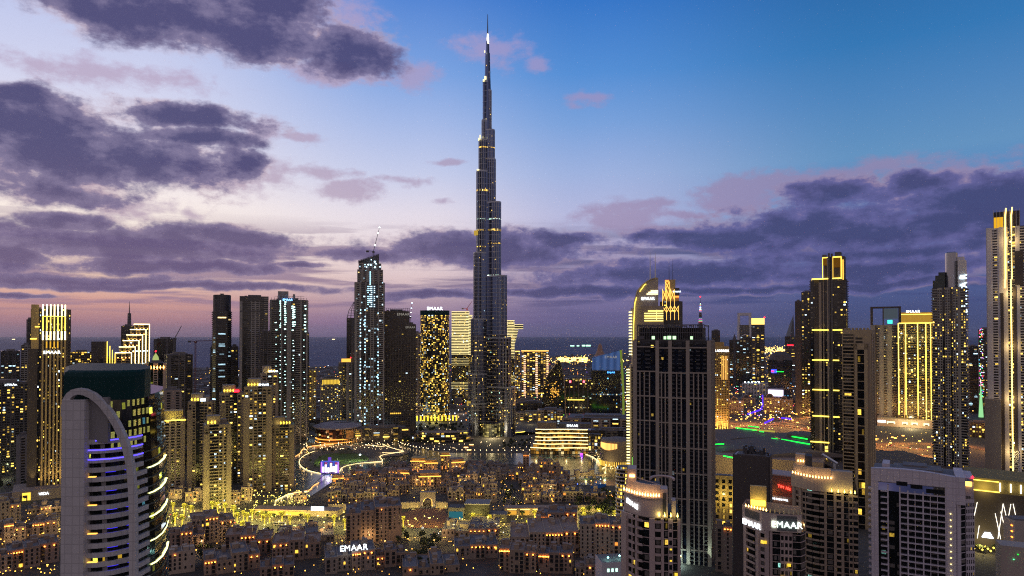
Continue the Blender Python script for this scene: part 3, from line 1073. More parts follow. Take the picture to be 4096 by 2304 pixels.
slab_tower('dark concrete tower under construction beside the far crane', 617, 702, 1356, 1320, 0.5, 0, 's.gsgs', None, c_dark, g_dark)
t = slab_tower('tan tower topped by a lit green lantern and red beacon', 583, 664, 1452, 1000, 0.9, 0, 's.w.s', 'swws', c_sand3, g_teald, 3.5)
w, d, h = dims(t)
lan = MB().lathe([(4.2, h), (4.2, h + 6), (3.4, h + 9), (0.5, h + 14)], 8)
lan.build('roof_lantern', glow('lantern_green', '#b8c878', 0.9), t)
MB().lathe([(0.01, h + 15.5), (1.3, h + 17), (0.01, h + 18.5)], 8).build('beacon', e_red, t)
for q in range(6):
 MB().lathe([(0.2, h - 9), (1.1, h - 6.5), (0.05, h - 3.5)], 6, -w / 2 + 3 + q * (w - 6) / 5, -d / 2 - 1.6).build('cornice_lamp', e_warm, t)
t = slab_tower('brown shouldered tower right of the green lantern tower', 660, 770, 1418, 1120, 0.6, 8, 'sbwg', None, c_dark, g_dim, 3.6)
t = slab_tower('brown gridded tower half hidden by the tower with green lantern', 652, 728, 1560, 940, 0.6, -6, 'swsw', None, c_tan, g_dim, 3.5)
t = slab_tower('tan tower with a bright yellow lit cornice right of the curved tower', 645, 742, 1672, 850, 0.8, 0, 'swwws', 'www', c_tan, g_dim, 3.5)
w, d, h = dims(t)
add_box_part(t, 'cornice_light', e_gold, (-w / 2 - 1, w / 2 + 1, -d / 2 - 1.8, -d / 2 - 1.0, h - 3.2, h - 2.0))
add_box_part(t, 'crown_wall', c_gold, (-w / 2 + 2, w / 2 - 2, -d / 2 + 1.5, d / 2 - 2, h, h + 9))
lamp('cornice_wash', t, (0, -d / 2 - 3, h + 1), 3000, (1, 0.95, 0.2), 1.0)
# the tan residential cluster
res = [
 ('tan gridded tower with a pale lit roof sign left of its neighbours', 755, 858, 1606, 850, 1618, 'ww.bww', g_dim, e_white, ''),
 ('tall tan tower with a red roof sign in the residential cluster', 880, 982, 1570, 900, 1580, 'wwb.ww', g_mid, e_red, ''),
 ('front tan tower with three yellow lamps and blue lit rooms', 815, 925, 1698, 765, 1710, 'wbbwws', g_mid, None, ''),
 ('tallest tan tower of the cluster with a small white roof sign', 980, 1092, 1546, 850, 1562, 'wwwbww', g_mid, e_white, 'EMAAR'),
 ('tan tower with a yellow roof sign behind the cluster', 1042, 1112, 1492, 935, 1500, 'wbw', g_mid, e_white, 'EMAAR'),
 ('short tan tower with yellow roof lamps nearest the round opera hall', 1084, 1182, 1700, 875, 1712, 'wwbbw', g_mid, None, ''),
]
for i, (lab, a, b, yt, Y, ys, fp, gl, sg, body) in enumerate(res):
 t = slab_tower(lab, a, b, yt, Y, 0.85, (-7, 5, 4, -4, 6, -5)[i], fp, 'wwbw', (c_res, c_res2, c_res)[i % 3], gl, 3.5, 3.0, name='residential_tower', cat='apartment tower', box=False)
 w, d, h = dims(t)
 # stepped crown: two roof boxes of different height
 add_box_part(t, 'crown_block', (c_res, c_res2, c_res)[i % 3], (-w * 0.40, w * 0.10, -d * 0.34, d * 0.40, h, h + 9.5), (w * 0.10, w * 0.36, -d * 0.2, d * 0.30, h, h + 5))
 add_box_part(t, 'corner_wing', (c_res, c_res2, c_res)[i % 3], (-w * 0.53, -w * 0.30, -d * 0.54, -d * 0.2, 0, h - 10 - 3 * (i % 2)), (w * 0.34, w * 0.53, -d * 0.54, -d * 0.25, 0, h - 14 + 3 * (i % 2)))
 for q in range(3 + (i % 2)):
  MB().lathe([(0.2, h + 1.0), (1.0, h + 2.6), (0.05, h + 4.6)], 6, -w * 0.36 + q * 3.6 + (w * 0.3 if i in (4, 5) else 0), -d * 0.34 - 1.2).build('crown_lamp', glow('crown_lamp', '#ffd23c', 5), t)
 lamp('crown_light', t, (-w * 0.2, -d * 0.34 - 3.5, h + 2.5), 700, (1, 0.8, 0.25), 0.6)
 if body:
  roof_sign(t, body, w * 0.22, h + 1.2, 3.6, y=-d / 2 - 0.4)
 elif sg:
  add_box_part(t, 'roof_sign', sg, (w * 0.02, w * 0.24, -d * 0.5 - 0.8, -d * 0.5 - 0.3, h + 0.5, h + 3.6))
# dark supertalls behind
t = slab_tower('slim dark tower with ribbed rounded crown, left of three dark towers', 850, 925, 1245, 1210, 1, 0, ['b', 'b', 'b', 'b', 'g', 'g', 'b', 'b'], None, c_dark, g_cool, 3.6,
               pts=lambda w, d: [(-w / 2, -d * .3), (-w * .3, -d / 2), (w * .3, -d / 2), (w / 2, -d * .3), (w / 2, d * .3), (w * .3, d / 2), (-w * .3, d / 2), (-w / 2, d * .3)], box=False)
w, d, h = dims(t)
P = [(w * .45 * math.cos(2 * PI * q / 20), d * .45 * math.sin(2 * PI * q / 20)) for q in range(20)]
m = MB().prism(P, h, zy(1178, 1210))
for q in range(30):
 a = 2 * PI * q / 30
 m.tube([(w * .47 * math.cos(a), d * .47 * math.sin(a), h), (w * .47 * math.cos(a), d * .47 * math.sin(a), zy(1179, 1210))], 0.3, 4)
m.box(-3, 3, -0.5, 0.5, zy(1178, 1210), zy(1172, 1210))
m.build('ribbed_crown', c_metal, t)
slab_tower('lower dark neighbour attached right of the slim ribbed tower', 922, 954, 1386, 1225, 1.2, 0, 'bg', None, c_dark, g_dim)
slab_tower('low dark neighbour left of the slim ribbed tower', 842, 862, 1388, 1235, 1.2, 0, 'b', None, c_dark, g_dim)
t = slab_tower('flat topped dark tower with a cutout crown, middle of three dark towers', 960, 1072, 1188, 1180, 0.8, 0, 's.gwwgb', 'wwwww', c_grey, g_dark, 3.6)
w, d, h = dims(t)
add_box_part(t, 'crown_frame', c_dark, (-w / 2 - .5, w / 2 + .5, -d / 2 - 1.4, -d / 2 - 0.6, h - 7, h + 1), (-w / 2, w / 2, -d / 2 - 1.2, -d / 2 - 0.7, h - 26, h - 24))
slab_tower('lower dark wing joined right of the flat topped dark tower', 1040, 1085, 1325, 1174, 1.1, 0, 'wgw', None, c_dark, g_dark)
t = slab_tower('wide dark unfinished tower with columns of pale work lights and a blue sign', 1082, 1230, 1200, 1240, 0.7, 0, '|bg|gs|gb|g|', 'b|g|b', c_grey, g_dark, 3.8)
w, d, h = dims(t)
mp = w / 148
cl = glow('work_light', '#bdeee6', 4.5)
Zt = lambda py: zy(py, 1240)
for (xx, ya, yb, st_) in ((1124, 1205, 1325, 8), (1141, 1208, 1325, 9), (1171, 1225, 1325, 8), (1178, 1228, 1320, 10), (1220, 1222, 1330, 13), (1124, 1340, 1640, 17), (1142, 1345, 1700, 14), (1174, 1350, 1690, 12), (1216, 1360, 1600, 26), (1105, 1290, 1500, 29)):
 y = ya
 mm = MB()
 while y < yb:
  if random.random() < 0.8:
   sz = 1.5 if y < 1335 else 0.9
   X = (xx - 1156) * mp + random.uniform(-1, 1)
   mm.box(X - sz, X + sz, -d / 2 - 1.0, -d / 2 - 0.5, Zt(y) - sz * .6, Zt(y) + sz * .6)
  y += st_
 mm.build('work_light_column', cl, t)
add_box_part(t, 'core_block', c_grey, (-w * .30, -w * .02, -d * .3, d * .3, h, h + 16), (w * .1, w * .16, -d * .3, d * .0, h, h + 11))
fr = MB()
for q in range(13):
 X = -w / 2 + 2 + q * (w - 4) / 12
 fr.tube([(X, -d / 2 - 0.3, h - 2), (X, -d / 2 - 0.3, h + 7 - 3 * (abs(q - 6) > 4))], 0.3, 4)
for z in (h + 2.5, h + 6):
 fr.box(-w / 2 + 6, w / 2 - 6, -d / 2 - 0.5, -d / 2 - 0.2, z, z + 0.4)
fr.build('open_frame_crown', c_metal, t)
roof_sign(t, 'EMAAR', (1150 - 1156) * mp, h - 1.5, 5.0, glow('sign_blue', '#7ab8ff', 6), y=-d / 2 - 1.6, bold=0.1)
slab_tower('lower dark wing right of the wide unfinished tower', 1214, 1236, 1330, 1262, 1.5, 0, 'bg', None, c_dark, g_dim)
slab_tower('slim gold lit tower with stepped crown right of the wide unfinished tower', 1238, 1264, 1478, 1500, 1, 0, 'w|w', None, c_gold, g_busy)
t = slab_tower('tan hotel slab with a row of gold lit top floors', 1282, 1362, 1512, 1430, 0.5, 6, 'wwwwwwwwww', 'wwww', c_tan, g_mid, 3.3)
w, d, h = dims(t)
add_box_part(t, 'lit_top_floor', glow('top_floor_gold', '#e0b840', 1.3), *[(-w / 2 + 2 + q * (w - 4) / 12, -w / 2 + 4.2 + q * (w - 4) / 12, -d / 2 - 0.7, -d / 2 - 0.4, h - 13, h - 3.5) for q in range(12)])
t = slab_tower('tower with glowing corner lamp and red beacon before the pointed dark tower', 1356, 1408, 1448, 1480, 0.8, 0, 'wgsw', None, c_tan, g_mid)
w, d, h = dims(t)
add_box_part(t, 'lit_crown', glow('crown_amber', '#ffb84a', 1.6), (-w * .3, w * .42, -d / 2 - .6, 0, h, h + 7))
MB().lathe([(0.01, h + 7), (1.4, h + 9), (0.01, h + 11)], 8, w * .4, -d / 2).build('beacon', e_red, t)
# pointed open-frame tower
t = slab_tower('dark tower ending in an open pointed steel frame', 1388, 1432, 1272, 1500, 0.9, 0, 'gsg', None, c_dark, g_dark, box=False)
w, d, h = dims(t)
m = MB()
zt = zy(1206, 1500)
tip = (w * .12, 0, zt)
for sx in (-1, -0.33, 0.33, 1):
 for sy in (-1, 1):
  a = (sx * w / 2, sy * d / 2, h)
  b_ = (sx * w * .34, sy * d * .3, h + (zt - h) * .45)
  m.tube([a, b_, tip], 0.8, 5, 0.4)
for f in (0.15, .3, .45, .6, .75):
 k = 1 - f
 m.tube([(-w / 2 * k + tip[0] * f, -d / 2 * k, h + (zt - h) * f), (w / 2 * k + tip[0] * f, -d / 2 * k, h + (zt - h) * f)], 0.4, 4)
m.build('open_frame_crown', c_metal, t)
# unfinished supertall with crane
t = slab_tower('tallest unfinished tower with slanted crown, cool work lights and roof crane', 1420, 1536, 1130, 1290, 0.8, 0, '|w|g|gwg|b|', 'b|g|w', c_grey, g_cool, 3.8, box=False)
w, d, h = dims(t)
mp = w / 116
Zt = lambda py: zy(py, 1290)
X = lambda px: (px - 1478) * mp
m, fr = MB(), MB()
P = [(X(1429), -d / 2 + 1), (X(1531), -d / 2 + 1), (X(1531), d / 2 - 3), (X(1429), d / 2 - 3)]
m.prism(P, h, Zt(1078), [0, 10, 16, 26, 32], 3.8)
facade(fr, fr, P, ['w|w|w|w|w', '', '', ''], h, Zt(1078), 3.8, 1)
P = [(X(1434), -d / 2 + 4), (X(1524), -d / 2 + 4), (X(1524), d / 2 - 6), (X(1434), d / 2 - 6)]
m.prism(P, Zt(1078), Zt(1052), [0, 9, 15, 25, 31], 3.8)
facade(fr, fr, P, ['w|w|ww|w', '', '', ''], Zt(1078), Zt(1052), 3.8, 1)
m.build('glass_wall', g_cool, t)
fr.build('facade_frame', c_grey, t)
cr = MB()
a, b_ = X(1434), X(1514)
za, zb_ = Zt(1042), Zt(1014)
n = len(cr.v)
for q in range(9):
 x = a + (b_ - a) * q / 8
 z = za + (zb_ - za) * q / 8
 cr.tube([(x, -d / 2 + 4, Zt(1054)), (x, -d / 2 + 4, z)], 0.45, 4)
 cr.tube([(x, d / 2 - 8, Zt(1054)), (x, d / 2 - 8, z)], 0.45, 4)
for f in (0.35, 0.7, 1.0):
 cr.tube([(a, -d / 2 + 3.6, Zt(1052) + (za - Zt(1052)) * f), (b_, -d / 2 + 3.6, Zt(1052) + (zb_ - Zt(1052)) * f)], 0.5, 4)
cr.poly([(a, -d / 2 + 4.2, Zt(1052)), (b_, -d / 2 + 4.2, Zt(1052)), (b_, -d / 2 + 4.2, zb_ - 1), (a, -d / 2 + 4.2, za - 1)])
cr.build('slanted_crown', c_metal, t)
for (x, y, s) in ((1472, 1058, 1.4), (1482, 1059, 1.4), (1466, 1068, 1.0), (1498, 1046, 1.6), (1503, 1054, 1.0), (1499, 1068, 1.5), (1508, 1087, 1.2), (1484, 1038, .8)):
 MB().lathe([(0.01, Zt(y) - s), (s, Zt(y)), (0.01, Zt(y) + s)], 8, X(x), -d / 2 + 2.6).build('floodlight', e_cool, t)
mm = MB()
for y in list(range(1088, 1140, 8)):
 mm.box(X(1480) - .9, X(1480) + .9, -d / 2 - .6, -d / 2 - .2, Zt(y) - 1, Zt(y) + 1)
for y in range(1146, 1234, 8):
 for x in (1472, 1480, 1486, 1497):
  if random.random() < .93:
   mm.box(X(x) - 1.0, X(x) + 1.0, -d / 2 - 1.3, -d / 2 - 1, Zt(y) - .8, Zt(y) + .8)
for y in range(1240, 1700, 13):
 for x in (1442, 1460, 1461, 1443, 1512):
  if random.random() < .42:
   mm.box(X(x) - .9, X(x) + .9, -d / 2 - 1.3, -d / 2 - 1, Zt(y) - 1.1, Zt(y) + 1.1)
mm.build('work_lights', glow('work_light_blue', '#a8dcf4', 3.5), t)
add_box_part(t, 'podium', c_dark, (-w * .8, w * 1.1, -d / 2 - 30, d / 2, 0, 14))
def crane(label, x, y, zb, hmast, jib, ang, lights=None, name='tower_crane', s=1.0, group=None, col=None):
 t = thing(name, label, 'crane', (x, y, zb), R(ang), group)
 m = MB()
 for sx in (-1, 1):
  for sy in (-1, 1):
   m.tube([(sx * s, sy * s, 0), (sx * s, sy * s, hmast)], 0.25 * s, 4)
 z = 0
 while z < hmast:
  m.tube([(-s, -s, z), (s, -s, min(hmast, z + 3))], 0.15 * s, 4)
  z += 3
 m.build('crane_mast', col or c_metal, t)
 MB().box(-2 * s, 2 * s, -1.5 * s, 1.5 * s, hmast, hmast + 3 * s).build('crane_cab', col or c_metal, t)
 L, el = jib
 j = MB()
 e = Vector((math.cos(R(el)) * L, 0, hmast + 3 * s + math.sin(R(el)) * L))
 o_ = Vector((0, 0, hmast + 3 * s))
 for off in ((0, -.8, 0), (0, .8, 0), (0, 0, 1.5)):
  j.tube([o_ + Vector(off) * s, e + Vector(off) * s * .4], 0.28 * s, 4)
 for q in range(12):
  p = o_.lerp(e, q / 12)
  p2 = o_.lerp(e, (q + 1) / 12)
  j.tube([p + Vector((0, -.8 * s, 0)), p2 + Vector((0, 0, 1.3 * s))], 0.15 * s, 4)
 j.tube([o_, (-12 * s, 0, hmast + 4 * s)], 0.5 * s, 4)
 jo = j.build('crane_jib', col or c_metal, t)
 MB().box(-14 * s, -9 * s, -1.2 * s, 1.2 * s, hmast + 1 * s, hmast + 4.5 * s).build('counterweight', c_dark, t)
 if lights:
  for f in lights:
   p = o_.lerp(e, f)
   MB().lathe([(0.01, p.z - 1.5 * s), (1.5 * s, p.z), (0.01, p.z + 1.5 * s)], 8, p.x, p.y).build('jib_lamp', e_cool, jo)
 return t
crane('luffing crane with white jib lamps on top of the unfinished supertall', ux(1493, 1300), 1300, zy(1028, 1300), 8, (48, 76), 0, (0.25, 0.75, .98), s=1.0)
# dark hotel pair
t = slab_tower('dark broad tower with dim letters at its top, right of the unfinished supertall', 1530, 1637, 1245, 1335, 0.7, 0, 'wwwwwwwwww', 'wwwww', c_brown, g_dark, 3.4)
w, d, h = dims(t)
roof_sign(t, 'EMAAR', w * .27, h - 8.5, 7.2, glow('sign_dim', '#c8c0b4', 0.55), y=-d / 2 - 1.0, bold=-0.01)
cr = MB()
for q in range(14):
 cr.tube([(-w / 2 + q * w / 13, -d / 2, h), (-w / 2 + q * w / 13, -d / 2, h + 6)], .3, 4)
for z in (h + 2, h + 5.8):
 cr.tube([(-w / 2, -d / 2, z), (w / 2, -d / 2, z)], .3, 4)
cr.build('open_frame_crown', c_metal, t)
add_box_part(t, 'lit_window_row', glow('window_amber', '#ffc24a', 1.6), *[(-w * .2 + q * 3.6, -w * .2 + q * 3.6 + 2.6, -d / 2 - .7, -d / 2 - .5, zy(1656, 1335), zy(1651, 1335)) for q in range(6)])
t = slab_tower('lower dark tower with dim letters stepping down beside the broad dark tower', 1622, 1663, 1297, 1338, 1.1, 0, 'wwww', None, c_brown, g_dark, 3.4)
w, d, h = dims(t)
roof_sign(t, 'EMAAR', -w * .02, h - 8.0, 5.6, glow('sign_dim', '#c8c0b4', 0.55), y=-d / 2 - 1.0, bold=-0.01)
crane('slender crane strung with white lamps above the lower dark tower', ux(1642, 1345), 1345, zy(1296, 1345), 12, (28, 84), 0, (0.0, 0.3, 0.6, 0.98), s=.8)
slab_tower('thin pinkish tower squeezed between the dark pair and the oval tower', 1652, 1682, 1331, 1700, 1, 0, 'www', None, c_tan, g_dim)
# oval lit hotel
oval = lambda w, d: [(w / 2 * math.cos(2 * PI * q / 28 - PI / 2), d / 2 * math.sin(2 * PI * q / 28 - PI / 2)) for q in range(28)]
t = slab_tower('oval glass tower full of yellow lit rooms with a bright white roof sign', 1681, 1797, 1244, 1540, 0.55, 0, ['gg'], None, c_metal, g_busy, 3.4, pts=oval, box=False, top=9)
w, d, h = dims(t)
m = MB().prism([(p[0] * 1.012, p[1] * 1.012) for p in oval(w, d)], h - 9, h + 1.5)
m.build('crown_band', c_teal, t)
roof_sign(t, 'EMAAR', 0, h + 2, 10.5, y=-d * .42, bold=0.25)
add_box_part(t, 'lit_arcade', glow('arcade_gold', '#ffd23c', 1.8), *[(-w * .62 + q * 8, -w * .62 + q * 8 + 3.4, -d / 2 - 4, -d / 2 - 3.4, 2, 14) for q in range(12)])
lamp('arcade_light', t, (0, -d / 2 - 14, 12), 50000, (1, .85, .2), 3)
# twin striped towers joined by a sky bridge
xc = ux(1950, 1950)
t = thing('bridged_twin_tower', 'two light-striped towers joined by a cantilevered sky bridge behind the spire', 'skyscraper', (xc, 1950, 0), -math.atan2(xc, 1950))
mp = 1950 / FPX
bodyt = MB()
Zb = lambda py: zy(py, 1950)
for (a, b_, top, lo) in ((1809, 1876, 1248, 1420), (1876, 1888, 1262, 1420), (2030, 2056, 1283, 1415)):
 X0, X1 = (a - 1950) * mp, (b_ - 1950) * mp
 P = [(X0, -18), (X1, -18), (X1, 18), (X0, 18)]
 bodyt.prism(P, 0, Zb(top), [0, 14, 20, 34, 40], 3.6)
 stripe = MB()
 y = top
 while y < lo + 230:
  if y < lo or (int(y) % 3 == 0):
   stripe.box(X0 - .8, X1 + .8 - max(0, (y - 1350) * 0.0), -19.2, 19, Zb(y) - (.75 if y < lo else .2), Zb(y) + (.75 if y < lo else .2))
  y += 6.2
 stripe.build('lit_floor_edges', glow('floor_edge_light', '#ffe9a0', 1.7), t)
bodyt.build('tower_body', g_mid, t)
br = MB()
brl = MB()
br.prism([((1890 - 1950) * mp, -14), ((2092 - 1950) * mp, -14), ((2092 - 1950) * mp, 14), ((1890 - 1950) * mp, 14)], Zb(1316), Zb(1299), None, 3.6)
for y in (1299, 1307, 1315):
 brl.box((1885 - 1950) * mp, (2092 - 1950) * mp, -15, 14.5, Zb(y) - .6, Zb(y) + .6)
for k in range(10):
 y = 1320 + k * 6.2
 br.prism([((2050 - 1950) * mp, -14), ((2072 - k * 1.6 - 1950) * mp, -14), ((2072 - k * 1.6 - 1950) * mp, 14), ((2050 - 1950) * mp, 14)], Zb(y + 6), Zb(y))
 brl.box((2050 - 1950) * mp, (2073 - k * 1.6 - 1950) * mp, -15, 14.5, Zb(y) - .6, Zb(y) + .6)
br.build('sky_bridge', g_dark, t)
brl.build('bridge_edge_light', glow('floor_edge_light', '#ffe9a0', 1.7), t)
crane('small red roof crane above the left striped tower', ux(1868, 1960), 1960, zy(1250, 1960), 8, (26, 55), 0, None, s=1.1, col=surf('crane_red', (.4, .05, .04)))
# behind, right of the spire
for (lab, a, b_, yt, Y, fp, gl) in (
  ('slim tower with gold lit roof edge just right of the spire', 2060, 2080, 1407, 2080, 'wgw', g_busy),
  ('wide block with gold roof line and columns of pink lit balconies', 2086, 2194, 1405, 2100, 'wgwggwggwg', g_busy)):
 t = slab_tower(lab, a, b_, yt, Y, 0.4, 0, fp, None, c_tan, gl, 3.6)
 w, d, h = dims(t)
 add_box_part(t, 'roof_edge_light', glow('roof_edge_amber', '#ffc060', 2.6), (-w / 2, w / 2, -d / 2 - 1.5, -d / 2 - .5, h, h + 2.6))
 if w > 60:
  for X in (-w * .38, w * .06, w * .46):
   mm = MB()
   for q in range(22):
    mm.box(X - 3.2, X + 3.2, -d / 2 - 1.6, -d / 2 - .6, h - 14 - q * 6.4, h - 14 - q * 6.4 + 2.2)
   mm.build('lit_balcony_stack', glow('balcony_pink', '#ffc9a0', 2.4), t)
slab_tower('dull brown slab below the block with pink lit balconies', 2062, 2130, 1600, 1900, 0.4, 0, 'wwwwww', None, c_tan, g_dim, 3.4, cat='tower block', name='office_tower')
# curved dark glass blade
Y_ = 1650
xc = ux(2212, Y_)
t = thing('sail_tower', 'dark glass tower with a pointed curved top left of the flat office block', 'office tower', (xc, Y_, 0), -math.atan2(xc, Y_))
mp = Y_ / FPX
prof = [(1440, 20, 22), (1455, 12, 30), (1475, -4, 36), (1500, -22, 40), (1530, -34, 43), (1570, -42, 46), (1640, -46, 47), (1760, -47, 48)]
m = MB()
us = [0, 12, 20, 32, 40]
for (ya, la, ra_), (yb, lb, rb) in zip(prof, prof[1:]):
 zA, zB = zy(ya, Y_), max(0, zy(yb, Y_))
 A_ = [(la * mp, -14), (ra_ * mp, -14), (ra_ * mp, 16), (la * mp, 16)]
 B_ = [(lb * mp, -14), (rb * mp, -14), (rb * mp, 16), (lb * mp, 16)]
 m.prism(B_, zB, zA, us, 3.8, cap=True, pts1=A_)
m.build('glass_shell', g_office if False else g_dim, t)
MB().tube([((q[2]) * mp + .5, -14, max(0, zy(q[0], Y_))) for q in prof], 1.6, 5).build('edge_rib', c_metal, t)
mm = MB()
for q in range(60):
 X, z = random.gauss(2 * mp, 12 * mp), random.gauss(zy(1565, Y_), 9)
 s = random.uniform(.5, 1.3)
 mm.box(X - s, X + s, -14.9, -14.4, z - s * .6, z + s * .6)
mm.build('lit_lobby_windows', glow('window_amber2', '#ffb648', 2.2), t)
t = slab_tower('broad office block with lit floor bands and two small red roof signs', 2262, 2366, 1515, 1640, 0.5, 0, 'g|g|g|g|g|g', None, c_dark, g_office, 3.8)
w, d, h = dims(t)
for X in (-w * .32, w * .2):
 MB().lathe([(2.4, h - 9), (2.4, h - 4)], 10, X, -d / 2 - .5).build('round_roof_sign', glow('sign_rose', '#ff5a6a', 5), t)
add_box_part(t, 'canopy_light', e_gold, (-w * .42, w * .22, -d / 2 - 6, -d / 2 - 4.6, zy(1600, 1640), zy(1597, 1640)))
# slanted blue glass block with green edge
Y_ = 1500
xc = ux(2432, Y_)
t = thing('slanted_office_block', 'black glass block with a slanted blue lit top and green lit edge', 'office tower', (xc, Y_, 0), -math.atan2(xc, Y_))
mp = Y_ / FPX
x0_, x1_ = (2366 - 2432) * mp, (2480 - 2432) * mp
z0_, z1_ = zy(1430, Y_), zy(1400, Y_)
m = MB()
zs = zy(1478, Y_)
m.prism([(x0_ - .5, 0), (x1_, 0), (x1_ + 6, 46), (x0_ + 4, 46)], 0, zs, [0, 20, 30, 50, 60], 3.9)
m.build('glass_wall', g_blue, t)
top = MB()
top.quad((x0_, 0, zs), (x1_, 0, zs), (x1_ - .5, 0, z1_), (x0_ + 3, 0, z0_))
top.quad((x1_, 0, zs), (x1_ + 6, 46, zs), (x1_ + 6, 46, z1_), (x1_ - .5, 0, z1_))
top.quad((x1_ + 6, 46, zs), (x0_ + 4, 46, zs), (x0_ + 4, 46, z0_), (x1_ + 6, 46, z1_))
top.quad((x0_ + 4, 46, zs), (x0_, 0, zs), (x0_ + 3, 0, z0_), (x0_ + 4, 46, z0_))
top.quad((x0_ + 3, 0, z0_), (x1_ - .5, 0, z1_), (x1_ + 6, 46, z1_), (x0_ + 4, 46, z0_))
top.build('slanted_crown', surf('blue_glass_crown', (.03, .10, .25), rough=.15, var=.3), t)
fins = MB()
for q in range(24):
 f = q / 23
 X = x0_ + 3 + (x1_ - x0_ - 4) * f
 fins.box(X - .35, X + .35, -1.0, -.1, zs - 2, z0_ + (z1_ - z0_) * f - 1)
fins.build('lit_crown_fins', glow('crown_fin_blue', '#6e93d8', .75), t)
ed = MB()
ed.tube([(x1_ + 1, -.5, z1_), (x1_ + 4, -.5, zy(1470, Y_)), (x1_ + 6.5, -.5, zy(1560, Y_)), (x1_ + 7, -.5, 5)], 2.6, 6)
ed.build('lit_edge', glow('edge_green', '#7f9438', .7), t)
text('sign_lettering', 'EMAAR', 8, glow('sign_dim', '#c8c0b4', 0.55), t, (x1_ - 20, -1.4, z1_ - 18), ext=.2)
text('sign_lettering', 'EMAAR', 5, glow('sign_azure', '#4aa0ff', 5), t, (x1_ - 20, -1.4, zs - 8), ext=.2, bold=.08)
add_box_part(t, 'podium', c_grey, (x0_ - 60, x1_ - 4, -30, -2, 0, 19))
# ------------------------------------------------------------------ right part of the skyline
# arched hotel at the lake
Y_ = 1010
xc = ux(2580, Y_)
t = thing('arched_tower', 'beige tower with a curved sail-like side, two masts and lit name on top', 'hotel tower', (xc, Y_, 0), -math.atan2(xc, Y_))
mp = Y_ / FPX
Zq = lambda py: zy(py, Y_)
X = lambda px: (px - 2580) * mp
prof = [(2533, 1905), (2533, 1500), (2533, 1420), (2535, 1300), (2537, 1240), (2542, 1200), (2552, 1165), (2570, 1142), (2592, 1126), (2612, 1117), (2628, 1114)]
pts = [(X(a), max(0, Zq(b_))) for a, b_ in prof]
shell = MB()
right = X(2632)
ty0, ty1 = -10, 14
for (xa, za), (xb, zb_) in zip(pts, pts[1:]):
 shell.quad((xa, ty0, za), (right, ty0, za), (right, ty0, zb_), (xb, ty0, zb_))
 shell.quad((right, ty1, za), (xa, ty1, za), (xb, ty1, zb_), (right, ty1, zb_))
 shell.quad((xa, ty1, za), (xa, ty0, za), (xb, ty0, zb_), (xb, ty1, zb_))
shell.quad((right, ty0, 0), (right, ty1, 0), (right, ty1, pts[-1][1]), (right, ty0, pts[-1][1]))
shell.build('curved_shell', surf('shell_beige', (.36, .31, .27)), t)
rib = MB()
rib.tube([(a - .6, ty0 - .8, b_) for a, b_ in pts], .9, 6)
rib.build('curved_rib', c_beige, t)
ln = MB().tube([(X(2537), ty0 - 2, Zq(1440)), (X(2536), ty0 - 2, Zq(1300)), (X(2541), ty0 - 2, Zq(1215)), (X(2548), ty0 - 2, Zq(1190))], .55, 5)
ln.build('rib_light', e_gold, t)
MB().tube([(X(2560), ty0 - 1.5, Zq(1168)), (X(2578), ty0 - 1.5, Zq(1143)), (X(2585), ty0 - 1.5, Zq(1138))], .5, 5).build('rib_light', e_gold, t)
MB().tube([(X(2535), ty0 - 2.2, 10), (X(2537), ty0 - 2.2, Zq(1440))], .3, 5).build('rib_light', e_gold, t)
mast(t, X(2601), 2, Zq(1124), Zq(1010), 1.1, c_steel)
mast(t, X(2621), 2, Zq(1116), Zq(1010), 1.1, c_steel)
m = MB()
for (xa, xb, y) in ((2603, 2631, 1166), (2594, 2631, 1171), (2587, 2631, 1178)):
 m.box(X(xa), X(xb), ty0 - .8, ty0 - .3, Zq(y) - .45, Zq(y) + .45)
m.build('top_light_lines', e_goldw, t)
text('sign_lettering', 'EMAAR', 5.6, e_white, t, (X(2592), ty0 - 1, Zq(1201)), ext=.2, bold=.12)
blk = MB().box(X(2567), X(2652), ty0 - 8, ty0 + 8, 0, Zq(1226))
blk.build('front_block', c_tan, t)
lr = MB()
for k in range(5):
 y = 1246 + k * 9.5
 lr.box(X(2578 + (k == 0) * 14), X(2650), ty0 - 8.6, ty0 - 8.1, Zq(y) - .8, Zq(y) + .8)
lr.box(X(2624), X(2625.4), ty0 - 8.7, ty0 - 8.2, Zq(1285), Zq(1242))
lr.build('lit_floor_lines', glow('floor_line_yellow', '#ffe878', 2.4), t)
# column of lit fins left of the big dark tower
t = slab_tower('tall beige shaft flanked by two ladders of bright yellow lit fins', 2518, 2552, 1468, 905, 1.0, 0, 'g', None, c_beige, g_dark, box=False)
w, d, h = dims(t)
add_box_part(t, 'shaft_frame', c_beige, (-w * .52, -w * .30, -d / 2 - 2, d / 2, 0, h + 3), (w * .0, w * .16, -d / 2 - 2.2, d / 2, 0, h + 3), (w * .42, w * .55, -d / 2 - 1, d / 2, 0, h + 3))
for (xa, xb) in ((-w * .86, -w * .50), (w * .20, w * .55)):
 m = MB()
 z = 6
 while z < h - 3:
  m.box(xa, xb, -d / 2 - 3.2, -d / 2 - 2.2, z, z + 1.5)
  z += 3.75
 m.build('lit_fin_ladder', glow('fin_ladder', '#fff0a0', 2.6), t)
m = MB()
z = h + 16
while z < h + 75:
 m.box(-w * .34 - 2.6, -w * .34 + 1.6, -d / 2, -d / 2 + 2, z, z + 1.5)
 z += 4.0
m.build('upper_fin_ladder', glow('fin_ladder', '#fff0a0', 2.6), t)
add_box_part(t, 'upper_shaft', c_beige, (-w * .30, -w * .1, -d / 2 + 1, d / 2, h, h + 78))
add_box_part(t, 'side_block', c_tan, (w * .55, w * 1.9, -d * .3, d / 2, 0, h + 40))
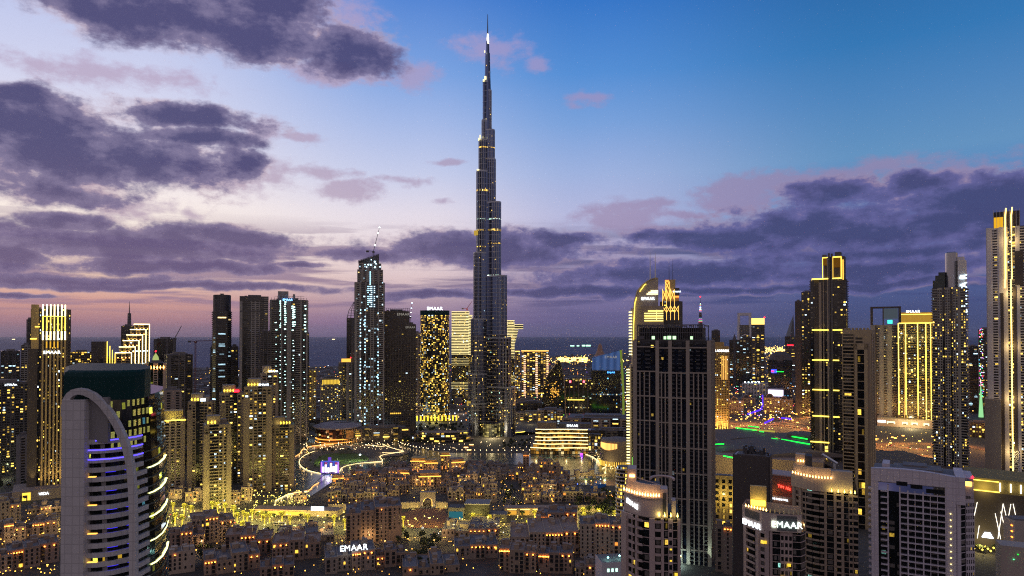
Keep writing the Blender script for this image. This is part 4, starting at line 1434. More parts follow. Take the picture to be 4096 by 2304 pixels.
add_box_part(t, 'green_strip', glow('strip_green_pale', '#7fc850', 1.0), (-w * .24, -w * .02, -d / 2 - 2.6, -d / 2 - 2.1, 0, 34))
# lattice crown tower
t = slab_tower('tower crowned with golden criss-cross lattice and two thin masts', 2640, 2730, 1206, 1350, .8, 0, 'gggggg', None, c_dark, g_dark)
w, d, h = dims(t)
mp = w / 90
X = lambda px: (px - 2685) * mp
Zq = lambda py: zy(py, 1350)
add_box_part(t, 'crown_tower', c_gold, (X(2662), X(2702), -d * .45, d * .3, h, Zq(1118)), (X(2650), X(2716), -d * .4, d * .3, h, Zq(1162)))
lat = MB()
def xs(xa, xb, ya, yb, n, mb, dep, r=.45):
 for q in range(n):
  a, b_ = xa + (xb - xa) * q / n, xa + (xb - xa) * (q + 1) / n
  for s, e in (((a, ya), (b_, yb)), ((b_, ya), (a, yb))):
   mid = ((s[0] + e[0]) / 2, (s[1] + e[1]) / 2)
   mb.tube([(X(s[0]), dep, Zq(s[1])), (X(e[0]), dep, Zq(e[1]))], r, 4)
  mb.tube([(X(a), dep, Zq(ya - 3)), (X(a), dep, Zq(yb + 30))], r * .9, 4)
 mb.tube([(X(xb), dep, Zq(ya)), (X(xb), dep, Zq(yb + 30))], r * .9, 4)
xs(2651, 2698, 1158, 1200, 3, lat, -d / 2 - 1.5)
xs(2651, 2714, 1224, 1250, 4, lat, -d / 2 - 1.5)
xs(2662, 2678, 1126, 1158, 1, lat, -d * .47)
lat.build('golden_lattice', glow('lattice_gold', '#ffbe58', 2.4), t)
add_box_part(t, 'crown_glow', glow('crown_orange', '#ff9440', 2.2), (X(2661), X(2676), -d * .49, -d * .46, Zq(1128), Zq(1120)), (X(2698), X(2716), -d / 2 - 1, -d / 2 - .5, Zq(1190), Zq(1184)))
add_box_part(t, 'sign_box', c_dark, (X(2698), X(2718), -d / 2 - .6, 0, Zq(1180), Zq(1152)))
text('sign_lettering', 'EMAAR', 4.6, e_white, t, (X(2708), -d / 2 - 1, Zq(1170)), ext=.2, bold=.12)
mast(t, X(2677), 0, Zq(1118), Zq(1034), .7, c_metal)
mast(t, X(2692), 0, Zq(1118), Zq(1032), .7, c_metal)
# rainbow lit pylon far behind
t = thing('lit_pylon', 'distant tapered lattice pylon lit in rainbow colours with red tip', 'pylon', (ux(2802, 2600), 2600, 0), 0)
mp = 2600 / FPX
prof = [(1420, 16), (1290, 13), (1260, 9), (1240, 6), (1222, 3.2), (1205, 1.2), (1187, .6)]
MB().lathe([(r * mp * .62, max(0, zy(y, 2600))) for y, r in [(1800, 17)] + prof], 8).build('lattice_mast', c_dark, t)
cols = ['#ff3048', '#ffffff', '#40ff60', '#ff50ff', '#ffffff', '#30a0ff', '#ff4060', '#60ff50', '#ffffff', '#c050ff', '#ff3040', '#e0e0ff', '#b0a0ff']
for k in range(26):
 y = 1287 - k * 3.4
 hw = max(.8, (y - 1196) / 90 * 12) if y > 1215 else 1.0
 MB().lathe([(hw * mp * .66, zy(y + 1.1, 2600)), (hw * mp * .62, zy(y - 1.1, 2600))], 8).build('light_ring', glow('pylon_' + cols[k % 13][1:], cols[k % 13], 3.2), t)
MB().lathe([(.1, zy(1190, 2600)), (3, zy(1187, 2600)), (.1, zy(1184, 2600))], 8).build('beacon', e_red, t)
# big dark twin-faced tower
t = slab_tower('huge dark gridded residential tower with open crown, right of centre', 2536, 2856, 1362, 585, .52, -9, '.' * 22, '|ww|ww|ww|', surf('grid_stone', (.34, .29, .24)), glass('glass_black', .012, strength=1.4, tint='#111826', rough=.06), 3.55, 0, box=False)
w, d, h = dims(t)
mp = w / 320
fr = surf('grid_stone', (.34, .29, .24))
m = MB()
# broad stone piers and widely spaced beams that read as giant frames
for f in (-.5, -.20, -.03, .20, .47):
 m.box(f * w, f * w + 3.0, -d / 2 - 2.2, -d / 2 - .8, 0, h)
for k in range(10):
 z = h - 6 - k * 21.5
 if z < 2:
  break
 m.box(-w / 2 + .1, -w * .2, -d / 2 - 1.9, -d / 2 - .9, z, z + 1.1)
 m.box(-w * .19, w * .2, -d / 2 - 2.0, -d / 2 - .9, z - 1, z + .1)
 m.box(w * .23, w * .47, -d / 2 - 1.9, -d / 2 - .9, z - .6, z + .5)
for f in (-.42, -.36, -.29, -.13, -.08, .07, .13, .29, .35, .41):
 m.box(f * w, f * w + 1.0, -d / 2 - 1.8, -d / 2 - .95, 0, h - 27)
m.build('giant_frame', fr, t)
bal = MB()
nf = int(h / 3.55)
for k in range(nf):
 z = 3 + k * 3.55
 for (a, b_) in ((-.46, -.40), (-.34, -.27), (-.17, -.12), (-.05, -.01), (.01, .05), (.10, .15), (.24, .29), (.33, .38), (.42, .46)):
  bal.box(a * w, b_ * w, -d / 2 - 1.7, -d / 2 - .1, z, z + .25)
  bal.box(a * w, b_ * w, -d / 2 - 1.7, -d / 2 - 1.62, z + .25, z + 1.1)
bal.build('balconies', surf('balcony_dark', (.06, .06, .065)), t)
add_box_part(t, 'dark_recess', surf('recess_black', (.02, .02, .022)), (-w * .035, -w * .005, -d / 2 - 1.5, -d / 2, 0, h))
cr = MB()
cw0, cw1 = -w * .46, w * .43
for q in range(38):
 x = cw0 + (cw1 - cw0) * q / 37
 cr.box(x, x + .5, -d / 2 + 2, -d / 2 + 3.2, h, h + 13.5)
for z in (h + .1, h + 6.5, h + 13.2):
 cr.box(cw0, cw1, -d / 2 + 2.2, -d / 2 + 3.4, z, z + .7)
for q in range(10):
 x = cw0 + (cw1 - cw0) * q / 9
 cr.box(x, x + .9, -d / 2 + 1.6, d / 2 - 4, h + 12.2, h + 13.2)
 cr.box(x, x + .7, d / 2 - 5, d / 2 - 4, h, h + 13.5)
cr.box(cw0, cw0 + w * .1, -d / 2 + 1, -d / 2 + 2, h + 1, h + 4)
cr.build('open_crown', c_metal, t)
add_box_part(t, 'crown_wall', surf('crown_dark', (.03, .03, .033)), (cw0 + 2, cw1 - 2, -d / 2 + 4, d / 2 - 4, h, h + 11))
mm = MB()
for (f, s) in ((-.26, 2.0), (-.1, 1.7), (-.05, 2.4), (.02, 2.2), (.25, 1.6)):
 mm.box(f * w, f * w + s * 1.3, -d / 2 + 1.6, -d / 2 + 1.9, h + 1, h + 2.8 + s * .5)
mm.build('lit_crown_rooms', glow('crown_room_green', '#c8ffc0', 1.6), t)
lamp('base_floodlight', t, (w * .52, -d / 2 - 6, 3), 26000, (.75, 1, .8), .6, 'SPOT', (R(168), 0, 0), spot=R(50))
lamp('base_floodlight', t, (w * .1, -d / 2 - 9, 3), 9000, (.7, 1, .9), .6, 'POINT')
# gold hotel slab behind it
t = slab_tower('golden sandstone hotel slab with flame-like uplights beside the huge dark tower', 2846, 2916, 1395, 1330, .4, -10, 'wwwwwwwwww', 'wwww', surf('hotel_gold', (.42, .27, .10)), g_mid, 3.4)
w, d, h = dims(t)
for q in range(4):
 MB().box(w * .12 + q * w * .1, w * .12 + q * w * .1 + 1.0, -d / 2 - 1.3, -d / 2 - .5, h - 60, h - 14).build('facade_light_line', glow('facade_line_amber', '#ffc060', 1.5), t)
for q in range(7):
 xq = -w * .46 + q * w * .155
 MB().tube([(xq, -d / 2 - 1.4, 1), (xq, -d / 2 - 1.2, 30)], 1.3, 6, .15).build('uplight_flame_glow', glow('flame_amber', '#ffc85a', 2.2), t)  # streak of light up the wall, shaped as a glowing taper
add_box_part(t, 'crown_wing', surf('hotel_gold', (.42, .27, .10)), (-w * .5, w * .5, -d / 2, d / 2, h, h + 5), (-w * .5, w * .2, -d * .3, d * .4, h + 5, h + 13))
text('sign_lettering', 'THE ADDRESS', 6.2, e_white, t, (0, -d / 2 - 1, h - 6), ext=.2, bold=.08, sx=.9)
lamp('hotel_wash', t, (-w * .2, -d / 2 - 16, 5), 160000, (1, .6, .2), 2, 'SPOT', (R(160), 0, 0), spot=R(70))
lamp('hotel_wash', t, (w * .3, -d / 2 - 16, 5), 160000, (1, .6, .2), 2, 'SPOT', (R(160), 0, 0), spot=R(70))
# distant towers right of it
far = [
 ('dark blue tower with pointed tip in the distant cluster', 2918, 2958, 1360, 2500, 'gsg', g_cool, 'peak'),
 ('pale square arched frame building far in the distance', 2950, 3006, 1300, 2900, 'sgggs', g_dim, 'frame'),
 ('dark round topped distant tower with pale crown arc', 2958, 3010, 1350, 2450, 'gggg', g_cool, 'arc'),
 ('distant tower with a bright yellow crown', 3006, 3058, 1298, 2400, 'wgw', g_mid, 'yellow'),
 ('wide dark blue glass office drum with a domed roof', 3072, 3168, 1440, 1850, 'gggggggg', g_blue, 'dome'),
 ('distant triangular-topped tower with spire and red band', 3140, 3182, 1345, 3200, 'gw', g_dim, 'tri'),
 ('thin brown slab wall tower left of the gold banded tower', 3182, 3206, 1205, 1650, 's', g_dark, ''),
 ('dark glass tower between the brown slab and the gold banded tower', 3206, 3252, 1168, 1640, 'gggg', g_mid, ''),
 ('white low-rise office with pale lamps on its roof edge', 2968, 3084, 1532, 2150, 'wwwwwwwwww', g_dim, 'lamps'),
 ('dark small distant tower behind the hotel sign', 2846, 2880, 1322, 2300, 'gg', g_dark, ''),
]
for lab, a, b_, yt, Y, fp, gl, kind in far:
 t = slab_tower(lab, a, b_, yt, Y, .6, 0, fp, None, c_white if kind in ('lamps', 'frame') else c_brown if a == 3182 else c_dark, gl, 4.2, name='distant_tower', box=not kind)
 w, d, h = dims(t)
 zq = lambda y: zy(y, Y)
 if kind == 'peak':
  MB().tube([(0, 0, h), (0, 0, h + 22)], w * .22, 4, .3).build('pointed_cap', c_dark, t)
 if kind == 'frame':
  add_box_part(t, 'frame_top', c_white, (-w / 2, -w * .3, -d / 2, d / 2, h, h + 40), (w * .3, w / 2, -d / 2, d / 2, h, h + 40), (-w / 2, w / 2, -d / 2, d / 2, h + 40, h + 52))
  t['category'] = 'frame building'
 if kind == 'arc':
  MB().tube([(w * .45 * math.cos(a_), -d / 2, h - 6 + 16 * math.sin(a_)) for a_ in [PI * q / 12 for q in range(13)]], 1.4, 5).build('crown_arc', c_white, t)
 if kind == 'yellow':
  add_box_part(t, 'lit_crown', glow('crown_yellow', '#ffd870', 2.0), (-w / 2, w / 2, -d / 2 - 1, d / 2, h, h + 22))
  add_box_part(t, 'crown_cap', c_dark, (-w * .2, w * .5, -d / 2 - 2, d / 2, h - 10, h - 1))
  MB().lathe([(.1, h + 22), (3, h + 25), (.1, h + 28)], 8, w * .5, -d / 2).build('beacon', e_red, t)
 if kind == 'dome':
  MB().lathe([(w * .50, h - 4), (w * .5, h), (w * .40, h + 14), (w * .2, h + 22), (.2, h + 24)], 24, 0, 0, 1, .62).build('domed_roof', c_dark, t)
  MB().lathe([(7, zq(1492)), (7, zq(1478))], 12, -w * .26, -d / 2).build('round_logo', glow('logo_blue', '#3a4cff', 2.6), t)
  MB().lathe([(4, zq(1488)), (4, zq(1482))], 12, -w * .30, -d / 2 - 4).build('round_logo_red', e_red, t)
  add_box_part(t, 'green_sign', e_green, (-w * .16, w * .14, -d / 2 - 1.5, -d / 2 - 1, zq(1488), zq(1485)))
  add_box_part(t, 'lit_screen', glow('screen_white', '#f0e0ff', 2.4), (-w * .5, w * .12, -d / 2 - 30, -d / 2 - 28, zq(1582), zq(1557)))
 if kind == 'tri':
  MB().tube([(0, 0, h), (w * .15, 0, h + 55), (w * .3, 0, h + 98)], w * .42, 4, .4).build('pointed_cap', c_metal, t)
  add_box_part(t, 'red_band_light', e_red, (-w * .3, w * .3, -d / 2 - 2, -d / 2 - 1, zq(1383), zq(1379)))
 if kind == 'lamps':
  for q in range(5):
   MB().lathe([(.1, h), (2.6, h + 2.6), (.1, h + 5)], 8, -w * .4 + q * w * .12, -d / 2).build('roof_lamp', e_cool, t)
# stone apartment blocks round the interchange
for i, (lab, a, b_, yt, Y) in enumerate((
  ('sand coloured apartment block with arched roof dormers beside the motorway, leftmost', 2910, 2972, 1602, 1680),
  ('taller sand coloured apartment block with arched dormer behind the leftmost one', 2966, 3020, 1592, 1820),
  ('broad brown apartment block below the white screen', 3052, 3118, 1590, 1700),
  ('sand coloured apartment block with arched dormer right of the white screen', 3118, 3170, 1598, 1690))):
 t = slab_tower(lab, a, b_, yt, Y, .7, (8, -6, 4, -8)[i], 'wwwwww', 'wwww', c_sand, g_mid, 3.4, name='apartment_block', cat='apartment block', box=False)
 w, d, h = dims(t)
 MB().lathe([(w * .26, h), (w * .26, h + 4), (w * .16, h + 8), (.3, h + 9)], 12, -w * .15).build('dome_roof', c_roofd, t)
 MB().tube([(-w * .15 + w * .22 * math.cos(q * PI / 10), -d / 2, h + w * .26 * math.sin(q * PI / 10)) for q in range(11)], .9, 5).build('roof_arch', c_sand, t)
# gold banded tower
t = slab_tower('tallest dark tower with horizontal gold light bars and glowing crown, right of centre', 3242, 3392, 1118, 950, .55, -6, '.|s|.|.s..bb', 'gwb', c_brown, g_dim, 3.5, box=False)
w, d, h = dims(t)
mp = w / 150
X = lambda px: (px - 3317) * mp
Zq = lambda py: zy(py, 950)
core = MB().box(X(3300), X(3386), -d / 2 + .6, d * .3, h, Zq(1026))
core.build('crown_tower', c_brown, t)
add_box_part(t, 'crown_fins', c_metal, (X(3318), X(3326), -d / 2 - 1.5, -d / 2 + 1, 0, Zq(1012)), (X(3330), X(3338), -d / 2 - 1.6, -d / 2 + 1, 0, Zq(1014)), (X(3346), X(3372), -d / 2 + 1, d * .2, Zq(1026), Zq(1008)), (X(3293), X(3310), -d / 2 + 2, 0, Zq(1026), Zq(1016)))
add_box_part(t, 'stone_pier', c_tan, (X(3279), X(3290), -d / 2 - 2.2, -d / 2 - .9, 0, h - 4), (X(3297), X(3301), -d / 2 - 2.2, -d / 2 - .9, 0, h - 4), (X(3314), X(3319), -d / 2 - 2.2, -d / 2 - .9, 0, Zq(1030)))
cg = glow('crown_gold', '#ffca50', 2.6)
for (a, b_, ya, yb) in ((3295, 3318, 1031, 1027), (3337, 3374, 1031, 1026), (3294, 3297, 1110, 1031), (3337, 3339.5, 1110, 1031), (3371, 3375, 1110, 1031), (3379, 3382, 1120, 1040)):
 MB().box(X(a), X(b_), -d / 2 - 1.0, -d / 2 - .4, Zq(ya), Zq(yb)).build('crown_light', cg, t)
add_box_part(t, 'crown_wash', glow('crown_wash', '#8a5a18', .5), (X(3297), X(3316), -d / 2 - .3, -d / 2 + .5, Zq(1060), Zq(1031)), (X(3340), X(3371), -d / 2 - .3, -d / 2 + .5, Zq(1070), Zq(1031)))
for y in (1114, 1320, 1441, 1561, 1667, 1772):
 o_ = 10 if y == 1772 else 0
 MB().box(X(3250 - o_), X(3319), -d / 2 - 3.2, -d / 2 - 2.0, Zq(y) - .75, Zq(y) + .75).build('gold_light_bar', e_gold, t)
 if y < 1700:
  MB().box(X(3337), X(3376 if y < 1400 else 3362), -d / 2 - 3.2, -d / 2 - 2.0, Zq(y) - .75, Zq(y) + .75).build('gold_light_bar', e_gold, t)
for k in range(6):
 MB().box(X(3300), X(3316), -d / 2 - 2.0, -d / 2 - 1.4, Zq(1797 + k * 14), Zq(1787 + k * 14)).build('lit_stair_window', glow('window_gold', '#ffd060', 2.2), t)
# tan panel tower
t = slab_tower('tan stone tower with a tall dark window strip in front of the gold banded tower', 3372, 3496, 1335, 690, .8, -8, 'bws', 'sws', surf('warm_tan', (.34, .27, .18)), g_near, 3.6, 3)
w, d, h = dims(t)
add_box_part(t, 'crown_box', surf('warm_tan', (.34, .27, .18)), (-w * .52, w * .52, -d * .52, d * .52, h - .5, h + 4), *[(-w * .45 + q * 3.4, -w * .45 + q * 3.4 + 1.8, -d * .5, -d * .3, h + 4, h + 6) for q in range(7)])
g_strip = glass('glass_strip', .16, cols=('#ffcf4c', '#ffb84c', '#d0ff90'), strength=1.2, tint='#090c0e', rough=.05, ww=.45, wh=.42)
m = MB()
m.box(w * .02, w * .26, -d / 2 - 2.0, -d / 2 - .3, 0, h - 16)
m.uv = [[(0, 0), (2, 0), (2, 27), (0, 27)]] * len(m.uv)
m.build('window_strip', g_strip, t)
m = MB()
for q in range(int(h / 9)):
 m.box(w * .01, w * .27, -d / 2 - 2.3, -d / 2 - 2.0, 4 + q * 9, 4.7 + q * 9)
m.box(-w * .07, w * .02, -d / 2 - 2.4, -d / 2, 0, h - 10)
m.box(w * .26, w * .38, -d / 2 - 2.4, -d / 2, 0, h - 10)
m.box(-w * .07, w * .38, -d / 2 - 2.4, -d / 2, h - 16, h - 9.9)
m.build('strip_frame', surf('warm_tan', (.34, .27, .18)), t)
# dark open-topped tower and the gold outlined one
t = slab_tower('grey ribbed tower with an open dark crown box, left of the gold outlined tower', 3482, 3604, 1300, 1500, .6, 0, '|||w||w|||bb', 'bb', c_grey, g_dim, 3.6, box=False)
w, d, h = dims(t)
cr = MB()
zt = zy(1226, 1500)
for (a, b_) in ((-w / 2, -w * .42), (w * .42, w / 2), (-w * .1, -w * .06)):
 cr.box(a, b_, -d / 2, d / 2, h, zt)
cr.box(-w / 2, w / 2, -d / 2 - .5, d / 2, zt - 3, zt)
cr.box(-w / 2, -w * .3, -d / 2 - 1, d / 2, 0, h)
cr.build('open_crown', c_brown, t)
add_box_part(t, 'crown_screen', glow('crown_screen_dim', '#5f6a74', .5), (-w * .06, w * .40, 0, 1, h + 14, zt - 4))
MB().box(w * .06, w * .22, -d / 2 + 2, -d / 2 + 3, h + 3, h + 11).build('teal_sign', glow('sign_teal', '#40e0c0', 2.2), t)
t = slab_tower('tower outlined by five bright gold vertical light lines with lit name on top', 3590, 3737, 1292, 1450, .5, 0, 'gg|gggg|gggg|g', 'gg', c_gold, g_mid, 3.6)
w, d, h = dims(t)
mp = w / 147
X = lambda px: (px - 3663) * mp
gl_ = glow('outline_gold', '#ffdc60', 3.4)
for x in (3593, 3622, 3670, 3702, 3721, 3730):
 MB().tube([(X(x), -d / 2 - 1.6, 10 if x > 3690 else 24), (X(x), -d / 2 - 1.6, h)], .9 if x != 3721 else .6, 5).build('gold_light_line', gl_, t)
cr = MB()
for q in range(44):
 x = X(3605) + (X(3727) - X(3605)) * q / 43
 cr.box(x, x + .55, -d / 2 - .8, -d / 2 - .2, h, h + 22)
cr.build('crown_slats', glow('crown_slat_gold', '#d8a83a', 1.0), t)
add_box_part(t, 'crown_drum', c_gold, (X(3605), X(3727), -d / 2, d * .4, h, h + 23))
add_box_part(t, 'crown_light', gl_, (X(3595), X(3733), -d / 2 - 1.6, -d / 2 - 1, h - 1, h + .6), (X(3605), X(3727), -d / 2 - 1.5, -d / 2 - .9, h + 18, h + 19))
text('sign_lettering', 'EMAAR', 7.6, e_white, t, (X(3652), -d / 2 - 2, h + 22), ext=.2, bold=.2)
add_box_part(t, 'podium', c_sand3, (X(3505), X(3760), -d / 2 - 22, d / 2, 0, zy(1682, 1430)))
for (a, b_) in ((3545, 3578), (3605, 3628), (3643, 3668), (3690, 3712)):
 MB().box(X(a), X(b_), -d / 2 - 22.8, -d / 2 - 22.1, 6, zy(1692, 1430)).build('lit_show_window', glow('show_window', '#ffe8b0', 2.2), t)
 MB().box(X(a + 5), X(b_ - 5), -d / 2 - 23.1, -d / 2 - 22.8, 8, zy(1702, 1430)).build('show_window_pane', glow('show_pane', '#b08a50', .8), t)
MB().box(X(3508), X(3540), -d / 2 - 23.4, -d / 2 - 22.1, 8, zy(1690, 1430)).build('billboard', glow('billboard_white', '#f0ffff', 3), t)
lamp('podium_light', t, (X(3640), -d / 2 - 40, 14), 90000, (1, .8, .4), 3)
for x in (3596, 3646, 3690, 3726):
 for z in (50, 120, 190):
  lamp('line_wash', t, (X(x), -d / 2 - 9, z), 16000, (1, .78, .25), 1)
slab_tower('reddish spired tower peeking between the gold outlined and the cylinder tower', 3695, 3732, 1262, 1900, .8, 0, 'gw', None, c_tan, g_cool, name='distant_tower')
# cylinder-topped tower with vertical letters
t = slab_tower('ribbed grey tower topped by a smooth steel cylinder and vertical white letters', 3730, 3872, 1150, 900, .7, -6, 'bbww.ww.ww|sbb', 'bbb', c_grey, g_mid, 3.5, box=False)
w, d, h = dims(t)
mp = w / 142
X = lambda px: (px - 3801) * mp
Zq = lambda py: zy(py, 900)
MB().lathe([(28 * mp, h - 3), (28 * mp, Zq(1008)), (24 * mp, Zq(1005))], 32, X(3808), 0).build('steel_cylinder', surf('cylinder_steel', (.40, .41, .46), rough=.3, metal=.7, var=.05), t, smooth=False)
add_box_part(t, 'cylinder_cap', c_metal, (X(3790), X(3826), -3, 5, Zq(1008), Zq(1003)))
add_box_part(t, 'crown_slab', c_white, (X(3838), X(3870), -d * .3, d * .35, h - 4, Zq(1040)), (X(3832), X(3862), -d * .1, d * .35, Zq(1040), Zq(1025)))
stp = MB()
for q, (a, yt_) in enumerate(((3732, 1118), (3742, 1098), (3755, 1085))):
 stp.box(X(a), X(3784), -d / 2 + 2 + q * 2, d / 2 - 2, h - 1, Zq(yt_))
stp.build('stepped_shoulder', surf('shoulder_teal', (.06, .07, .07)), t)
for k, ch in enumerate('EMAAR'):
 text('sign_letter', ch, 11.5, glow('sign_icewhite', '#d8f4ff', 4.5), t, (X(3868) + 2.4, -d * .34, Zq(1254 - k * 34)), (PI / 2, -PI / 2, 0), ext=.3, align='LEFT', bold=.1)
slab_tower('dark far tower with three red lamps right of the cylinder tower', 3870, 3912, 1385, 1700, .6, 0, 'gg', None, c_dark, g_cool, name='distant_tower')
t = slab_tower('slim distant tower sparkling with coloured lights before the right edge tower', 3914, 3965, 1316, 1600, .6, 0, 'gggs', None, c_grey, g_mid, name='distant_tower')
w, d, h = dims(t)
pal = ['#ffffff', '#ff4070', '#40ff90', '#ffe060', '#60d0ff', '#ff80ff']
for k, c in enumerate(pal):
 mm = MB()
 for q in range(16):
  x, z = random.uniform(-w * .5, -w * .2), random.uniform(45, h)
  mm.box(x, x + 1.4, -d / 2 - 1.4, -d / 2 - .9, z, z + 1.4)
 mm.build('coloured_lamps', glow('tiny_' + c[1:], c, 3), t)
MB().tube([(-w * .36, -d / 2 - 1, 2), (-w * .36, -d / 2 - 1, 80)], 5, 8, .5).build('green_uplight_cone', glow('uplight_mint', '#b0ffb0', .8), t)  # upward beam of light shaped as a glowing cone
# right edge tower with gold lines
t = slab_tower('pale tower with two continuous gold light lines at the right picture edge', 3950, 4190, 905, 900, .5, 0, 'swssgsbbbs', 'sws', c_white, g_mid, 3.6, box=False)
w, d, h = dims(t)
mp = w / 240
X = lambda px: (px - 4070) * mp
Zq = lambda py: zy(py, 900)
add_box_part(t, 'dark_crown', c_brown, (X(3977), X(4085), -d / 2 + .5, d * .3, h - 18, Zq(840)))
m = MB()
m.box(X(3980), X(4018), -d / 2 - .6, -d / 2 + .5, Zq(905), Zq(862))
m.build('lit_crown_hall', glow('hall_gold', '#d8a020', 1.3), t)
m = MB()
for q in range(9):
 m.box(X(3978 + q * 13), X(3979.4 + q * 13), -d / 2 - .9, -d / 2 + .4, h - 14, Zq(832))
m.build('crown_posts', c_steel, t)
eg = glow('edge_line_gold', '#ffd070', 4.2)
for segs in ([(4029, 828), (4026, 860), (4025, 1115)], [(4023, 1115), (4022, 1150)], [(4054, 826), (4050, 860), (4050, 1115)], [(4046, 1115), (4047, 1905)]):
 MB().tube([(X(x), -d / 2 - 2, Zq(y)) for x, y in segs], .85, 6).build('gold_light_line', eg, t)
for z in (40, 110, 180, 250, 320):
 lamp('line_wash', t, (X(4046), -d / 2 - 8, z), 6000, (1, .68, .25), 1)
add_box_part(t, 'dark_strip', c_brown, (X(4003), X(4016), -d / 2 - 1.6, -d / 2 - 1.0, 0, Zq(1170)), (X(4062), X(4096), -d / 2 - 1.6, -d / 2 - 1.0, Zq(1140), Zq(1003)), (X(4054), X(4068), -d / 2 - 1.6, -d / 2 - 1.0, 0, Zq(1145)))
add_box_part(t, 'front_wing', surf('wing_tan', (.36, .31, .24)), (X(3936), X(4002), -d / 2 - 12, d / 2, 0, Zq(1600)))
text('sign_lettering', 'ADDRESS', 7.5, surf('letters_pale', (.7, .75, .75)), t, (X(4070), -d / 2 - 2, Zq(1900)), (PI / 2, -PI / 2, 0), ext=.3, align='LEFT')
# broad podium in front of it with crossing light rods
t = thing('podium_building', 'low dark building with crossed white light rods and a lit pyramid of signs', 'building', (ux(3990, 620), 620, 0), -math.atan2(ux(3990, 620), 620))
mp = 620 / FPX
X = lambda px: (px - 3990) * mp
Zq = lambda py: max(0, zy(py, 620))
MB().box(X(3868), X(4200), 0, 60, 0, Zq(1975)).build('dark_block', c_brown, t)
MB().box(X(3868), X(4200), 1.5, 58, Zq(1975), Zq(1920)).build('upper_band', surf('band_olive', (.22, .18, .07)), t)
add_box_part(t, 'band_light', e_gold, (X(3890), X(3992), .6, 1.4, Zq(1972), Zq(1969)), (X(3892), X(3990), .8, 1.6, Zq(1931), Zq(1928)))
for x in (3994, 4028, 4060, 4092):
 MB().tube([(X(x), -.5, Zq(1965)), (X(x), -.5, Zq(1931))], .6, 6).build('light_post', e_goldw, t)
rod = glow('rod_white', '#fff4dc', 3)
for (a, ya, b_, yb) in ((3891, 2165, 3918, 2018), (3917, 2165, 3924, 2112), (3890, 2035, 3893, 2018), (3977, 2055, 3994, 2155), (3985, 2155, 4003, 2012), (3995, 2045, 4016, 2150), (4003, 2012, 4030, 2150), (4006, 2150, 4028, 2010), (4035, 2008, 4042, 2050), (4042, 2055, 4028, 2150)):
 MB().tube([(X(a), -1.0, Zq(ya)), (X(b_), -1.0, Zq(yb))], .22, 5).build('light_rod', rod, t)
for k in range(4):
 MB().box(X(3932 + k * 3) , X(3971 - k * 3), -.8, -.3, Zq(2158 - k * 6), Zq(2154 - k * 6)).build('pyramid_sign', e_white, t)
for k in range(14):
 MB().lathe([(.1, 3), (1.0, 4), (.1, 5)], 6, X(3890 + k * 9), -9 - 6 * (k % 3)).build('forecourt_lamp', e_gold, t)
lamp('forecourt_light', t, (X(3930), -16, 8), 14000, (1, .8, .3), 2)
lamp('band_wash', t, (X(3940), -6, Zq(1960)), 5000, (1, .75, .2), 1)
# ------------------------------------------------------------------ near towers
def glow_row(t, pts, name='crown_lamp', r=.42, mat=None, hgt=1.4):
 for p in pts:
  MB().lathe([(.05, p[2] - .2), (r, p[2] + .25), (r * .75, p[2] + .7), (.03, p[2] + hgt)], 8, p[0], p[1]).build(name, mat or glow('crown_flame', '#ffc070', 7), t)
def arc_pts(x0, y0, x1, y1, bulge, n):
 out = []
 for q in range(n + 1):
  f = q / n
  out.append((x0 + (x1 - x0) * f, y0 + (y1 - y0) * f - bulge * math.sin(PI * f)))
 return out
pinkwin = g_near
# tower A: curved front, lamps under the crown
Y_ = 292
xc = ux(2600, Y_)
az = -math.atan2(xc, Y_)
t = thing('rounded_tower', 'near pinkish tower with curved front, row of crown lamps and slanted white name', 'apartment tower', (xc, Y_, 0), az)
mp = Y_ / FPX * math.cos(az)
X = lambda px: (px - 2600) * mp
Zq = lambda py, dy=0: zy(py, Y_ + dy)
H = Zq(2065)
front = arc_pts(X(2486), 7, X(2640), -3.0, 3.4, 7)
outl = front + [(X(2716), -1.5), (X(2716), 24), (X(2490), 24)]
fr, ba = MB(), []
pats = ['s', 'w', 'bs', 'b', 'g', 's', 'b', 'sgwgs', '', '', '']
u = facade(fr, ba, outl, pats, 0, H, 3.45, 1.5)
MB().prism(outl, 0, H, u, (H - 1.5) / round((H - 1.5) / 3.45)).build('glass_wall', g_near, t)
fr.build('facade_frame', c_pink, t)
[q.build('balcony_stack', c_pink, t) for q in ba]
# parapet wall with sign and lamps
par = MB()
fr2 = arc_pts(X(2494), 8, X(2640), -1.6, 3.4, 12)
Hs = Zq(1985, 0)
for (a, b_) in zip(fr2, fr2[1:]):
 L = math.hypot(b_[0] - a[0], b_[1] - a[1])
 tt = ((b_[0] - a[0]) / L, (b_[1] - a[1]) / L)
 par.obox(a, tt, (tt[1], -tt[0]), 0, L, -1.0, 0.4, H, Hs)
 par.obox(a, tt, (tt[1], -tt[0]), 0, L, -1.6, -0.6, Hs, Hs + 5.2)
 par.obox(a, tt, (tt[1], -tt[0]), 0, L, -.2, 1.0, Hs - .5, Hs + .1)
par.build('curved_parapet', surf('parapet_pink', (.50, .40, .35), var=.08, rough=.6), t)
rf = MB()
rf.poly([(p[0], p[1] + .8, Hs + 2.0) for p in fr2] + [(X(2640), 22, Hs + 2.0), (X(2500), 22, Hs + 2.0)])
rf.box(X(2642), X(2712), 1, 22, H, H + .5)
rf.build('roof_deck', c_roofd, t)
glow_row(t, [(p[0], p[1] - .9, Hs + .6) for p in arc_pts(X(2492), 8, X(2634), -1.8, 3.5, 13)])
for q in (1, 4, 7, 10):
 p = arc_pts(X(2492), 8, X(2634), -1.8, 3.5, 13)[q]
 lamp('crown_wash', t, (p[0], p[1] - 1.6, Hs + 1.4), 140, (1, .62, .28), .3)
